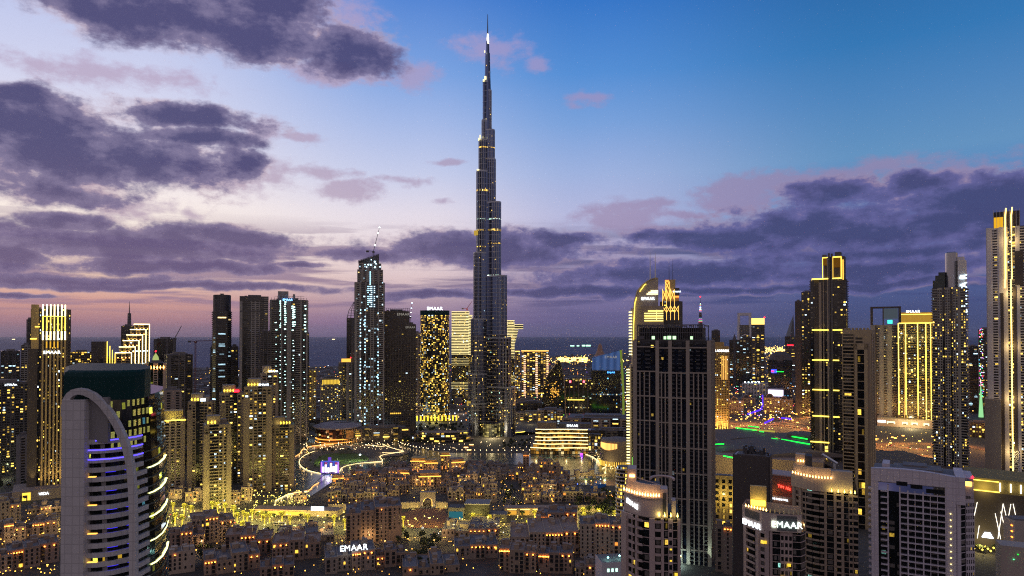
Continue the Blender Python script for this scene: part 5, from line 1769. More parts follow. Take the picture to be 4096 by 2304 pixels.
add_box_part(t, 'lift_tower', c_pink, (X(2506), X(2542), 5, 14, Hs, Zq(1880, 4)))
glow_row(t, [(X(x), 4.6, Zq(1912, 4)) for x in (2517, 2525, 2533)])
lamp('lift_wash', t, (X(2525), 3.4, Zq(1910, 4)), 60, (1, .6, .25), .2)
arcm = MB()
ring = [(X(2648) + 5.0 * math.cos(a_), 8 + 6.0 * math.sin(a_)) for a_ in [q * PI / 10 - .2 for q in range(12)]]
arcm.tube([(p[0], p[1], Hs + 6.0) for p in ring], .55, 6)
arcm.tube([(X(2545), 6, Zq(1912, 6)), (X(2640), 3, Zq(1937, 4))], .25, 5)
arcm.build('roof_ring', c_pink, t)
add_box_part(t, 'crown_pier', surf('parapet_pink', (.50, .40, .35)), (X(2640), X(2668), -1.4, 6, H, Hs + 3.5), (X(2684), X(2700), .0, 6, H, Hs - 1.5))
add_box_part(t, 'crown_recess', c_roofd, (X(2648), X(2662), -1.6, -1.35, H + 1, Hs + 2))
glow_row(t, [(X(x), -2.4, H + .8) for x in (2634, 2656, 2680, 2706)], 'terrace_lamp', .35, glow('crown_flame_yellow', '#ffe060', 8), 1.8)
for x in (2634, 2680, 2706):
 lamp('terrace_wash', t, (X(x), -3.2, H + 1.5), 160, (1, .82, .25), .3)
text('sign_lettering', 'EMAAR', 2.9, e_white, t, ((fr2[0][0] + fr2[3][0]) / 2 + 1.2, (fr2[0][1] + fr2[3][1]) / 2 - 2.4, Hs - 5.2), (PI / 2, R(12), math.atan2(fr2[4][1] - fr2[0][1], fr2[4][0] - fr2[0][0])), ext=.15, sx=.8, bold=.06)
lw = MB()
for (x, y) in ((2678, 2185), (2662, 2165), (2678, 2235), (2700, 2285), (2650, 2210)):
 lw.box(X(x) - .6, X(x) + .6, -2.3, -2.1, Zq(y) - .5, Zq(y) + .7)
lw.build('lit_window', glow('window_yellow', '#f0c83a', 1.4), t)
# tower B: two-faced tower with the name twice
Y_ = 345
xc = ux(3090, Y_)
az = -math.atan2(xc, Y_)
t = thing('cornered_tower', 'near beige tower carrying the same white name on both of its top faces', 'apartment tower', (xc, Y_, 0), az)
mp = Y_ / FPX * math.cos(az)
X = lambda px: (px - 3090) * mp
H = Zq(2130) if False else zy(2110, Y_)
cpt = (X(3075), -6)
A_ = (X(2972), 6)
C_ = (X(3215), 0)
outl = [A_, (X(3035), -3.4), cpt, (X(3195), -4.4), C_, (X(3215), 22), (X(2975), 24)]
fr, ba = MB(), []
u = facade(fr, ba, outl, ['sbbs', 'ws', 'sggwwwgg', 'g', '', '', ''], 0, H, 3.45, 1.5)
MB().prism(outl, 0, H, u, (H - 1.5) / round((H - 1.5) / 3.45)).build('glass_wall', g_near, t)
fr.build('facade_frame', c_pink, t)
[q.build('balcony_stack', c_pink, t) for q in ba]
H2 = zy(2040, Y_)
pp = surf('parapet_pink', (.50, .40, .35))
cw = [(X(2962), 6), (X(3045), -5.2), (X(3080), -7.5), (X(3190), -6), (X(3200), -4), (X(3200), 12), (X(2975), 20)]
MB().prism(cw, H, H2, cap=False).build('crown_wall', pp, t)
MB().prism([(p[0] * .97, p[1] * .97 + .3) for p in cw], H, H2 - 4.5).build('roof_deck', c_roofd, t)
def face_text(t, body, p, q, z, size, mat, off=.5, sx=1.0, f=.5):
 ang = math.atan2(q[1] - p[1], q[0] - p[0])
 n_ = (math.sin(ang), -math.cos(ang))
 c = (p[0] + (q[0] - p[0]) * f + n_[0] * off, p[1] + (q[1] - p[1]) * f + n_[1] * off, z)
 return text('sign_lettering', body, size, mat, t, c, (PI / 2, 0, ang), ext=.15, sx=sx, bold=.05)
def face_box(m, p, q, f0, f1, d0, d1, z0, z1):
 L = math.hypot(q[0] - p[0], q[1] - p[1])
 tt = ((q[0] - p[0]) / L, (q[1] - p[1]) / L)
 m.obox(p, tt, (tt[1], -tt[0]), L * f0, L * f1, d0, d1, z0, z1)
for i_, (f0, f1, za, zb_) in ((0, (.14, .86, H2 - 5.4, H2 - 1.2)), (2, (.22, .92, H + .6, H2 - .8))):
 m = MB()
 face_box(m, cw[i_], cw[i_ + 1], f0, f1, .0, .12, za, zb_)
 m.build('dark_sign_panel', surf('panel_dark', (.10, .10, .105)), t)
face_text(t, 'EMAAR', cw[0], cw[1], H2 - 9.4, 3.9, e_white, .5)
face_text(t, 'EMAAR', cw[2], cw[3], H + 2.3, 4.2, glow('sign_mintwhite', '#e8fff0', 4.5), .5, f=.56)
# back-left raised screen, glowing
zs0, zs1 = zy(2012, Y_ + 8), zy(1945, Y_ + 8)
MB().box(X(2995), X(3062), 6, 8, H2 - 2, zs1).build('lit_roof_screen', c_gold, t)
MB().box(X(2998), X(3058), 5.4, 5.9, H2 + .2, H2 + 3.0).build('screen_glow_strip', glow('roof_strip', '#ffe04a', 3.2), t)
lamp('screen_wash', t, (X(3028), 3.5, H2 + 1.8), 800, (1, .85, .2), .6)
glow_row(t, [(X(2978 + q * 12), 1.5 - q * .9, H2 + .3) for q in range(8)])
for q in (1, 4, 7):
 lamp('crown_wash', t, (X(2978 + q * 12), .4 - q * .9, H2 + 1.2), 110, (1, .62, .28), .3)
add_box_part(t, 'roof_frame', c_gold, *[(X(3075) + q * 2.2, X(3075) + q * 2.2 + .5, 0, 9, H2 - 2, H2 - 1.4) for q in range(7)])
lamp('roof_glow', t, (X(3110), 4, H2 - 2.0), 350, (1, .85, .3), .5)
lw = MB()
for (x, y) in ((3056, 2158), (3150, 2238), (3125, 2290)):
 lw.box(X(x) - .8, X(x) + .8, -6.9, -6.6, zy(y, Y_) - .6, zy(y, Y_) + .8)
lw.build('lit_window', glow('window_yellow', '#f0c83a', 1.4), t)
# tower C: tan, curved crown with lamp row
Y_ = 400
xc = ux(3290, Y_)
az = -math.atan2(xc, Y_)
t = thing('crowned_tower', 'near tan tower with curved crown wall, lamp row and rooftop crane arm', 'apartment tower', (xc, Y_, 0), az)
mp = Y_ / FPX * math.cos(az)
X = lambda px: (px - 3290) * mp
H = zy(1962, Y_)
front = arc_pts(X(3166), 7, X(3330), -2, 3.6, 6)
outl = front + [(X(3424), -2), (X(3424), 30), (X(3170), 30)]
fr, ba = MB(), []
u = facade(fr, ba, outl, ['sw', 'sw', 'b', 'b', 'bs', 'g', 'sbsgwb', '', '', ''], 0, H, 3.45, 1.5)
MB().prism(outl, 0, H, u, (H - 1.5) / round((H - 1.5) / 3.45)).build('glass_wall', g_near, t)
tanm = surf('tan_crown', (.46, .37, .28), var=.08)
fr.build('facade_frame', surf('tan_wall', (.36, .28, .21), var=.12), t)
[q.build('balcony_stack', surf('tan_wall', (.36, .28, .21)), t) for q in ba]
Hs = zy(1912, Y_)
par = MB()
fr2 = arc_pts(X(3160), 7, X(3322), -2.5, 4.2, 12)
for (a, b_) in zip(fr2, fr2[1:]):
 L = math.hypot(b_[0] - a[0], b_[1] - a[1])
 tt = ((b_[0] - a[0]) / L, (b_[1] - a[1]) / L)
 par.obox(a, tt, (tt[1], -tt[0]), 0, L, -1.0, 0.6, H, Hs)
 par.obox(a, tt, (tt[1], -tt[0]), 0, L, -2.2, -1.2, Hs, Hs + 6.0)
par.box(X(3322), X(3404), -3.0, 1, H, Hs + 5)
par.build('curved_parapet', tanm, t)
rf = MB()
rf.poly([(p[0], p[1] + 1.4, Hs + 1.4) for p in fr2] + [(X(3400), -1, Hs + 1.4), (X(3400), 24, Hs + 1.4), (X(3172), 24, Hs + 1.4)])
rf.build('roof_deck', c_roof, t)
glow_row(t, [(p[0], p[1] - .9, Hs + .5) for p in arc_pts(X(3164), 7, X(3320), -2.6, 4.4, 13)])
for q in (1, 4, 7, 10, 13):
 p = arc_pts(X(3164), 7, X(3320), -2.6, 4.4, 13)[q]
 lamp('crown_wash', t, (p[0], p[1] - 1.8, Hs + 1.4), 170, (1, .64, .3), .3)
glow_row(t, [(X(x), -4.4, H + .6) for x in (3322, 3348, 3372, 3396, 3412)], 'terrace_lamp', .4, glow('crown_flame_yellow', '#ffe060', 8), 1.8)
for x in (3322, 3348, 3372, 3400):
 lamp('terrace_wash', t, (X(x), -5.4, H + 1.4), 230, (1, .78, .25), .3)
add_box_part(t, 'lift_tower', tanm, (X(3176), X(3216), 6, 12, Hs, zy(1823, Y_ + 6)))
add_box_part(t, 'lift_tower_side', c_roofd, (X(3217), X(3244), 6, 16, Hs, zy(1828, Y_ + 6)))
glow_row(t, [(X(x), 5.2, zy(1853, Y_ + 5)) for x in (3187, 3198, 3209)])
lamp('lift_wash', t, (X(3198), 4, zy(1852, Y_ + 5)), 90, (1, .6, .25), .2)
m = MB().tube([(X(3335), 6, Hs + 1), (X(3335), 6, Hs + 8)], .8, 6)
m.tube([(X(3285), 5, Hs + 13), (X(3345), 6, Hs + 8)], .9, 6)
m.build('cleaning_crane', c_steel, t)
# tower D: big pale slab, lower right
Y_ = 376
xc = ux(3660, Y_)
az = -math.atan2(xc, Y_)
t = thing('arched_slab_tower', 'large pale lilac slab tower with shallow arched top filling the lower right', 'apartment tower', (xc, Y_, 0), az)
mp = Y_ / FPX * math.cos(az)
X = lambda px: (px - 3655) * mp
zq = lambda y: zy(y, Y_)
outl = [(X(3470), 0), (X(3808), 0), (X(3846), 6), (X(3880), 9), (X(3880), 34), (X(3482), 36)]
Ht = zq(1905)
fr, ba = MB(), []
u = facade(fr, ba, outl, ['', 'sg', 'wwww', '', '', ''], 0, zq(1985), 3.4, 1.5)
gw = MB()
inn = [(X(3470), .6), (X(3808), .6), (X(3846), 6), (X(3880), 9), (X(3880), 34), (X(3482), 36)]
us = [0, 10, 12, 16, 24, 40, 48]
gw.prism(inn, 0, zq(1975), us, 3.4)
gw.build('glass_wall', g_near, t)
lil = surf('lilac_white', (.58, .53, .58), var=.08, rough=.6, joint=3.1)
# front screen wall: openings left and centre
m = MB()
front_y = -1.2
m.box(X(3470), X(3500), front_y, .6, 0, zq(1938))
m.box(X(3537), X(3543), front_y, .3, 0, zq(1948))
m.box(X(3586), X(3592), front_y - .4, .3, 0, zq(1952))
m.box(X(3767), X(3808), front_y, .6, 0, zq(1938))
for x in (3621, 3682, 3650, 3710, 3738):
 m.box(X(x) - (.34 if x in (3621, 3682) else .16), X(x) + (.34 if x in (3621, 3682) else .16), front_y, .4, 0, zq(1965))
z = zq(1975)
while z > 0:
 m.box(X(3592), X(3767), front_y - .2, .4, z - .28, z + .28)
 m.box(X(3510), X(3540), front_y - .6, .4, z - .3, z + .25)
 m.box(X(3465) - .9, X(3471), .2, 3.4, z - .25, z + .9)
 z -= 3.4
fr.build('facade_frame', lil, t)
m.build('front_grid', lil, t)
# arched head
hd = MB()
N_ = 14
for q in range(N_):
 fa, fb = q / N_, (q + 1) / N_
 xa, xb = X(3470) + (X(3808) - X(3470)) * fa, X(3470) + (X(3808) - X(3470)) * fb
 za = zq(1888) + 2.2 * math.sin(PI * (fa * .75 + .2)) - 1.2
 zb2 = zq(1888) + 2.2 * math.sin(PI * (fb * .75 + .2)) - 1.2
 zl = zq(1938)
 hd.quad((xa, front_y - .05, zl), (xb, front_y - .05, zl), (xb, front_y - .05, zb2), (xa, front_y - .05, za))
 hd.quad((xa, front_y - .05, za), (xb, front_y - .05, zb2), (xb, 3, zb2), (xa, 3, za))
 hd.quad((xb, 3, zl), (xa, 3, zl), (xa, 3, za), (xb, 3, zb2))
hd.quad((X(3808), front_y - .05, zq(1990)), (X(3808) + 2, 4, zq(1990)), (X(3808) + 2, 4, zq(1893)), (X(3808), front_y - .05, zq(1893)))
hd.quad((X(3470), 4, zq(1938)), (X(3470), front_y - .05, zq(1938)), (X(3470), front_y - .05, zq(1895)), (X(3470), 4, zq(1895)))
hd.quad((X(3470), front_y - .05, zq(1940)), (X(3470), 4, zq(1940)), (X(3808), 4, zq(1940)), (X(3808), front_y - .05, zq(1940)))
hd.build('arched_head_wall', lil, t)
add_box_part(t, 'side_block', lil, (X(3809), X(3845), -.8, 30, zq(2000), zq(1893)), (X(3846), X(3880), 8, 32, zq(1983), zq(1905)), (X(3515), X(3545), 6, 20, zq(1900), zq(1872)))
add_box_part(t, 'roof_deck', c_roof, (X(3474), X(3876), 1, 34, zq(1908), zq(1906)))
add_box_part(t, 'roof_plant', c_roof, (X(3560), X(3760), 14, 30, zq(1908), zq(1893)), (X(3600), X(3700), 20, 31, zq(1893), zq(1886)))
add_box_part(t, 'transom_window', surf('window_black', (.012, .014, .016), rough=.08), *[(X(a), X(b_), front_y - .12, front_y - .06, zq(y + 17), zq(y)) for a, b_, y in ((3575, 3620, 1930), (3632, 3680, 1937), (3694, 3763, 1949))])
MB().box(X(3848), X(3872), 6.8, 7.8, zq(1935), zq(1915)).build('terrace_light', glow('terrace_amber', '#ffc060', 3), t)
MB().lathe([(.05, zq(1905)), (.8, zq(1905) + .8), (.05, zq(1905) + 1.6)], 8, X(3876), 8).build('beacon', e_red, t)
for k in range(12):
 MB().lathe([(.05, zq(2038 + k * 24.6) - .3), (.3, zq(2038 + k * 24.6)), (.05, zq(2038 + k * 24.6) + .3)], 6, X(3788), front_y - .25).build('facade_spotlight', glow('dot_yellow', '#ffe68a', 5), t)
# far left curved near tower
Y_ = 248
t = thing('curved_tower', 'near tower at left with white slab, sweeping arch, blue light bands and teal crown', 'apartment tower', (ux(400, Y_), Y_, 0), 0)
ox = ux(400, Y_)
def Lp(px, Y):
 return (ux(px, Y) - ox, Y - Y_)
plan = [(340, 249), (400, 249.5), (460, 251.5), (515, 255), (560, 259), (598, 265)]
plan2 = [(598, 265), (630, 270), (655, 277), (672, 287), (680, 300), (672, 315)]
zq = lambda y, Y=Y_: zy(y, Y)
zc0, zc1 = zy(1592, 258), zy(1478, 258)
c0 = Lp(480, 290)
def scl(p, z):
 """the plan draws in towards the top"""
 f = 1.0 if z < 100 else 1.0 - .16 * ((z - 100) / 85.0) ** 1.5
 ax, ay = Lp(300, 262)
 return (ax + (p[0] - ax) * f, ay + (p[1] - ay) * (1 - (1 - f) * .3))
P_all = [Lp(*q) for q in plan] + [Lp(*q) for q in plan2[1:]] + [Lp(600, 330), Lp(330, 330)]
gb = MB()
zz = [0, 40, 80, 100, 115, 130, 145, 160, 171.5]
us = [0, 3, 6, 9, 11, 13, 15, 17, 19, 21, 23, 26, 40, 50]
us = us[:len(P_all) + 1]
while len(us) < len(P_all) + 1:
 us.append(us[-1] + 8)
for za, zb_ in zip(zz, zz[1:]):
 gb.prism([scl(p, za) for p in P_all], za, zb_, us, 3.4, cap=(zb_ == zz[-1]), pts1=[scl(p, zb_) for p in P_all])
gb.build('glass_wall', g_teald, t)
# brighter flat glazing in the upper right, room by room
lit = MB()
rw = random.Random(4)
top_rows = [zy(y, 258) for y in (1612, 1653, 1694, 1731, 1768)]
Pg = [Lp(*q) for q in [(410, 251), (460, 251.5), (515, 255), (560, 259), (598, 265), (630, 270)]]
for k, z in enumerate(top_rows):
 for i in range(len(Pg) - 1):
  a, b_ = scl(Pg[i], z), scl(Pg[i + 1], z)
  for s in range(2):
   if rw.random() < (.8 if i > 0 else .7):
    f0, f1 = s * .5 + .08, s * .5 + rw.uniform(.3, .42)
    face_box(lit, a, b_, f0, f1, .05, .16, z - 1.3, z + 1.1)
lit.build('lit_rooms', glass('lit_rooms_glass', .9, cols=('#d8d838', '#c8b82c', '#f4f080'), strength=1.1, ww=.5, wh=.5, cluster=.1, tint='#10140c'), t)
# teal crown
crown = [Lp(x, Y) for x, Y in ((256, 252), (330, 250), (410, 250), (480, 251), (540, 254), (580, 259), (600, 268), (604, 285), (560, 315), (300, 320), (258, 290))]
crn = lambda f, g_: [(p[0] * f + g_, p[1] * f + 1.5 * (1 - f) * 20) for p in crown]
cm = MB().prism(crown, zc0, zc1 - 2.2, cap=False)
cm.prism(crown, zc1 - 2.2, zc1 - .7, cap=False, pts1=crn(.985, .08))
cm.prism(crn(.985, .08), zc1 - .7, zc1, pts1=crn(.95, .2))
cm.build('teal_crown', c_teal, t)
# white slab
A_, B_ = Lp(250, 246), Lp(340, 246)
sl = MB()
sl.prism([A_, B_, (B_[0], B_[1] + 3.2), (A_[0], A_[1] + 3.2)], 0, zy(1600, 246))
sl.build('white_slab', surf('slab_white', (.56, .54, .54), var=.10, rough=.7, joint=2.6), t)
# recessed wall between slab and arch
rc = MB()
rc.box(B_[0] + .05, Lp(428, 248)[0], .9, 2.6, zy(1770, 248), zy(1590, 248))
rc.build('recess_wall', surf('slab_shaded', (.23, .22, .22), var=.08), t)  # grey darkened to paint in the shade of this recess
# arch rib
arch = [(263, 1665), (263, 1630), (268, 1602), (280, 1582), (296, 1570), (316, 1565), (340, 1568), (370, 1584), (400, 1613), (430, 1655), (456, 1702), (478, 1752), (494, 1805), (505, 1860), (512, 1920), (516, 1990), (519, 2100), (521, 2320)]
ar = MB()
aw = 1.15
AP = [Vector((Lp(x_, 247)[0], zy(y_, 247))) for x_, y_ in arch]
AQ = []
for i_, p_ in enumerate(AP):
 d_ = (AP[min(i_ + 1, len(AP) - 1)] - AP[max(0, i_ - 1)]).normalized()
 n_ = Vector((-d_.y, d_.x)) * aw
 yy = -1.6 + max(0, (arch[i_][0] - 340) / 180) * 3
 AQ.append((p_ - n_, p_ + n_, yy))
for (a0_, a1_, yA), (b0_, b1_, yB) in zip(AQ, AQ[1:]):
 ar.quad((a0_.x, yA, a0_.y), (b0_.x, yB, b0_.y), (b1_.x, yB, b1_.y), (a1_.x, yA, a1_.y))
 ar.quad((a1_.x, yA, a1_.y), (b1_.x, yB, b1_.y), (b1_.x, yB + 2.2, b1_.y), (a1_.x, yA + 2.2, a1_.y))
 ar.quad((b0_.x, yB, b0_.y), (a0_.x, yA, a0_.y), (a0_.x, yA + 2.2, a0_.y), (b0_.x, yB + 2.2, b0_.y))
 ar.quad((a1_.x, yA + 2.2, a1_.y), (b1_.x, yB + 2.2, b1_.y), (b0_.x, yB + 2.2, b0_.y), (a0_.x, yA + 2.2, a0_.y))
ar.build('sweeping_arch', surf('slab_white', (.56, .54, .54)), t)
# curved balcony bands
def offset_path(path, o, z):
 out = []
 for i, p in enumerate(path):
  a, b_ = path[max(0, i - 1)], path[min(len(path) - 1, i + 1)]
  L = math.hypot(b_[0] - a[0], b_[1] - a[1])
  out.append((p[0] + (b_[1] - a[1]) / L * o, p[1] - (b_[0] - a[0]) / L * o, z))
 return out
def band(m, path, z0, z1, out=1.1):
 A = offset_path(path, -.2, z0)
 B = offset_path(path, out, z0)
 for i in range(len(path) - 1):
  m.quad((*B[i][:2], z0), (*B[i + 1][:2], z0), (*B[i + 1][:2], z1), (*B[i][:2], z1))
  m.quad((*B[i][:2], z1), (*B[i + 1][:2], z1), (*A[i + 1][:2], z1), (*A[i][:2], z1))
  m.quad((*A[i][:2], z0), (*A[i + 1][:2], z0), (*B[i + 1][:2], z0), (*B[i][:2], z0))
 m.quad((*B[-1][:2], z0), (*A[-1][:2], z0), (*A[-1][:2], z1), (*B[-1][:2], z1))
fine = []
Pp = [Lp(*q) for q in plan]
for a, b_ in zip(Pp, Pp[1:]):
 for s in range(3):
  fine.append((a[0] + (b_[0] - a[0]) * s / 3, a[1] + (b_[1] - a[1]) * s / 3))
fine.append(Pp[-1])
fine2 = []
Pp2 = [Lp(*q) for q in plan2]
for a, b_ in zip(Pp2, Pp2[1:]):
 for s in range(3):
  fine2.append((a[0] + (b_[0] - a[0]) * s / 3, a[1] + (b_[1] - a[1]) * s / 3))
bm_ = surf('slab_white', (.56, .54, .54))
ledb = glow('led_blue', '#4a3cff', 4.5)
z = zy(1768, 249)
k = 0
while z > 2:
 pth = [scl(p, z) for p in fine]
 n_ = len(pth)
 cut = n_ if k > 3 else n_ - 1
 m = MB()
 band(m, pth[:cut], z - .85, z + .85, 1.1)
 m.build('balcony_band', bm_, t)
 if k < 3:
  m = MB()
  band(m, pth[(3 if k == 0 else 0):cut], z + .30, z + .62, 1.22)
  m.build('blue_led_band', ledb, t)
 elif k < 15 and k % 2:
  m = MB()
  band(m, pth[5:8], z - 1.05, z - .86, .9)
  if rw.random() < .7:
   band(m, pth[9:12], z - 1.05, z - .86, .9)
  m.build('blue_led_band', glow('led_blue_dim', '#3a2cff', 1.6), t)
 if k in (4, 7, 10, 13):
  m = MB()
  band(m, pth[0:4], z + .86, z + 1.12, 1.0)
  m.build('amber_strip', glow('strip_amber', '#ffb850', 2.2), t)
 # solid storage bay next to the slab
 m = MB()
 face_box(m, pth[0], pth[5], 0, 1.0, -.1, .35, z - 2.6, z - .8)
 m.build('solid_bay', surf('slab_shaded', (.23, .22, .22)), t)  # bay shares the grey darkened for shade
 if k == 12:
  m = MB()
  face_box(m, pth[4], pth[8], 0, 1.0, .05, .3, z - 2.4, z - .9)
  m.build('lit_apartment', glow('apartment_gold', '#c8a030', .9), t)
 z -= 3.42
 k += 1
# light strips on the far right curve
for y in (1868, 1972, 2068, 2166, 2262):
 z = zy(y + 12, 262)
 pth = [scl(p, z) for p in fine2[1:12]]
 m = MB()
 band(m, pth, z - .16, z + .16, .5)
 m.build('curve_light_strip', glow('strip_lime', '#f4f4a0', 3.2), t)
ss = MB()
z = 6
while z < 150:
 pth = [scl(p, z) for p in fine2]
 band(ss, pth, z - .25, z + .25, .25)
 z += 3.42
ss.build('floor_trim', surf('trim_dark', (.07, .08, .07)), t)
# spheres of shrubs and small balconies on the left side of the slab
sb = MB()
z = 4
while z < 150:
 sb.box(A_[0] - 1.3, A_[0], A_[1] + 3, A_[1] + 9, z, z + 1.1)
 z += 3.42
sb.build('side_balconies', bm_, t)
for y in (1768, 1808, 1850):
 MB().box(A_[0] - 1.5, A_[0] - 1.2, A_[1] + 3, A_[1] + 8, zy(y, 248) - .2, zy(y, 248) + .2).build('blue_led_band', ledb, t)
# ------------------------------------------------------------------ old quarter: sand coloured low-rise blocks
win_dark = surf('window_dark', (.018, .018, .022), rough=.12, var=.2, spec=.6)
e_win = glow('window_lit_yellow', '#ffc648', 1.7)
e_win2 = glow('window_lit_orange', '#ff9c40', 1.3)
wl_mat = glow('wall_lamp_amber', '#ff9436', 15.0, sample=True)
def win_mesh(kind, mat):
 m = MB()
 if kind == 'tall':
  m.box(-.6, .6, -.16, .05, -.95, .95)
 elif kind == 'arch':
  pts = [(-.75, -1.1), (.75, -1.1), (.75, .5)] + [(.75 * math.cos(a), .5 + .75 * math.sin(a)) for a in [PI * q / 6 for q in range(1, 6)]] + [(-.75, .5)]
  n = len(pts)
  m.poly([(x, -.16, z) for x, z in pts])
  for i in range(n):
   a, b = pts[i], pts[(i + 1) % n]
   m.quad((a[0], .05, a[1]), (b[0], .05, b[1]), (b[0], -.16, b[1]), (a[0], -.16, a[1]))
 elif kind == 'wide':
  m.box(-1.25, 1.25, -.18, .05, -1.1, 1.1)
  m.box(-1.35, 1.35, -.9, .0, -1.25, -1.1)
 return m.mesh('window_' + kind, mat)
WM = {(k, i): win_mesh(k, mt_) for k in ('tall', 'arch', 'wide') for i, mt_ in enumerate((win_dark, e_win, e_win2))}
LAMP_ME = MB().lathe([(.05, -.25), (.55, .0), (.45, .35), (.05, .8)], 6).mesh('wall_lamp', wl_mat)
ro = random.Random(11)
def old_block(label, x0, x1, yt, Y, k=.8, turn=0.0, mat=None, lamps=3, name='old_quarter_block', cat='apartment block', group=None, dome=0, litp=.05, arches=True, warm=False):
 xc, yc, w, d, rz = place(x0, x1, Y, k, turn)
 h = max(6.0, zy(yt, Y))
 t = thing(name, label, cat, (xc, yc, 0), rz, group)
 DIM[t.name] = (w, d, h)
 mat = mat or ro.choice([c_sand, c_sand2, c_sand3, c_tan])
 wl = MB()
 # the block is two to four joined volumes of different height
 n = 1 if w < 13 else (2 if w < 22 else (3 if w < 40 else 4))
 cuts = [-w / 2]
 for q in range(1, n):
  cuts.append(-w / 2 + w * (q + ro.uniform(-.15, .15)) / n)
 cuts.append(w / 2)
 vols = []
 for q in range(n):
  hh = h if q == n // 2 else h - ro.choice([0, 1.5, 3.4, 3.4, 5])
  yo = -d / 2 + (0 if q == n // 2 else ro.choice([0.6, 1.4, 2.5, 4]))
  vols.append((cuts[q], cuts[q + 1], yo, d / 2 - ro.uniform(0, 2), max(5, hh)))
 for i, (a, b, ya, yb, hh) in enumerate(vols):
  wl.box(a, b, ya, yb, 0, hh)
  for (p, q, r, s) in ((a - .1, b + .1, ya - .12, ya + .3), (a - .1, b + .1, yb - .3, yb + .1), (a - .1, a + .3, ya + .31, yb - .31), (b - .3, b + .1, ya + .31, yb - .31)):
   wl.box(p, q, r, s, hh - .2 + .003 * i, hh + .95 + .004 * i)
  # roof rooms, stair heads, wind towers
  for _ in range(1 + int((b - a) > 9) + (yb - ya > 16)):
   bw, bd, bh = ro.uniform(2.4, 5), ro.uniform(2.5, 6), ro.choice([2.2, 2.8, 3.2, 4.6])
   bx, by = ro.uniform(a + .6, max(a + .7, b - bw - .6)), ro.uniform(ya + 1, max(ya + 1.1, yb - bd - 1))
   wl.box(bx, bx + bw, by, by + bd, hh, hh + bh)
   wl.box(bx - .15, bx + bw + .15, by - .15, by + bd + .15, hh + bh, hh + bh + .35)
 wl.build('wall', mat, t)
 rf = MB()
 for (a, b, ya, yb, hh) in vols:
  rf.box(a + .35, b - .35, ya + .35, yb - .35, hh - .1, hh + .06)
  for _ in range(2):
   bx, by = ro.uniform(a + .6, max(a + .8, b - 2)), ro.uniform(ya + 1, max(ya + 1.5, yb - 2))
   rf.box(bx, bx + 1.3, by, by + 1.0, hh + .06, hh + 1.1)
 rf.build('roof', ro.choice([c_roof, c_sand2, c_roof]), t)
 if dome:
  MB().lathe([(2.4, 0), (2.4, 1.6), (2.2, 2.6), (1.6, 3.6), (.8, 4.3), (.05, 4.6)], 12, w * .2, 0).build('dome', c_sand3, t).location = (0, 0, vols[-1][4] + 1)
 # windows
 cnt = 0
 side = 1 if xc < 0 else -1
 for i, (a, b, ya, yb, hh) in enumerate(vols):
  nb = max(1, int((b - a) / 3.5))
  nfl = int((hh - 1.2) / 3.4)
  kinds = [ro.choice(['tall', 'tall', 'wide', 'arch' if arches else 'tall']) for _ in range(nb)]
  for f in range(nfl):
   z = hh - 2.4 - f * 3.4
   if z < 1.6 or (zy(2304, Y) > z + 4):
    continue
   for q in range(nb):
    if ro.random() < .06 or cnt > 84:
     continue
    kd = kinds[q] if f else ('arch' if arches and kinds[q] != 'wide' else kinds[q])
    lit = 0 if ro.random() > litp else ro.choice([1, 1, 2])
    inst('window', WM[(kd, lit)], t, (a + (b - a) * (q + .5) / nb, ya, z))
    cnt += 1
 a, b, ya, yb, hh = vols[-1] if side > 0 else vols[0]
 xs_ = b if side > 0 else a
 nb = max(1, int((yb - ya) / 4.2))
 for f in range(int((hh - 1.2) / 3.4)):
  z = hh - 2.4 - f * 3.4
  if z < 1.6 or zy(2304, Y) > z + 4:
   continue
  for q in range(nb):
   if cnt > 96 or ro.random() < .1:
    continue
   inst('window', WM[('tall', 0 if ro.random() > litp else 1)], t, (xs_, ya + (yb - ya) * (q + .5) / nb, z), PI / 2 * side)
   cnt += 1
 # lamps under the parapet
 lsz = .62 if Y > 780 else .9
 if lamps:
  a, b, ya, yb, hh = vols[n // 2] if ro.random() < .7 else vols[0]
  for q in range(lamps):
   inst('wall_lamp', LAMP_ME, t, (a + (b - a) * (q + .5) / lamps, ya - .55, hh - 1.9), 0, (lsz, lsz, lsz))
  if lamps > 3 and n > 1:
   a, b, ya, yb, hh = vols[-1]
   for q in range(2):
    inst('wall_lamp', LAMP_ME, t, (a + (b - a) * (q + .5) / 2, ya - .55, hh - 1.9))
 if warm:
  lamp('facade_uplight', t, (0, -d / 2 - 5, 2), 3500, (1, .75, .25), .6)
 return t
ORD = ['leftmost', 'second from left', 'third from left', 'fourth from left', 'fifth from left', 'sixth from left', 'seventh from left', 'eighth from left', 'ninth from left', 'tenth from left', 'eleventh from left', 'twelfth from left', 'thirteenth from left', 'fourteenth from left', 'fifteenth from left', 'sixteenth from left', 'seventeenth from left', 'eighteenth from left', 'nineteenth from left', 'twentieth from left']
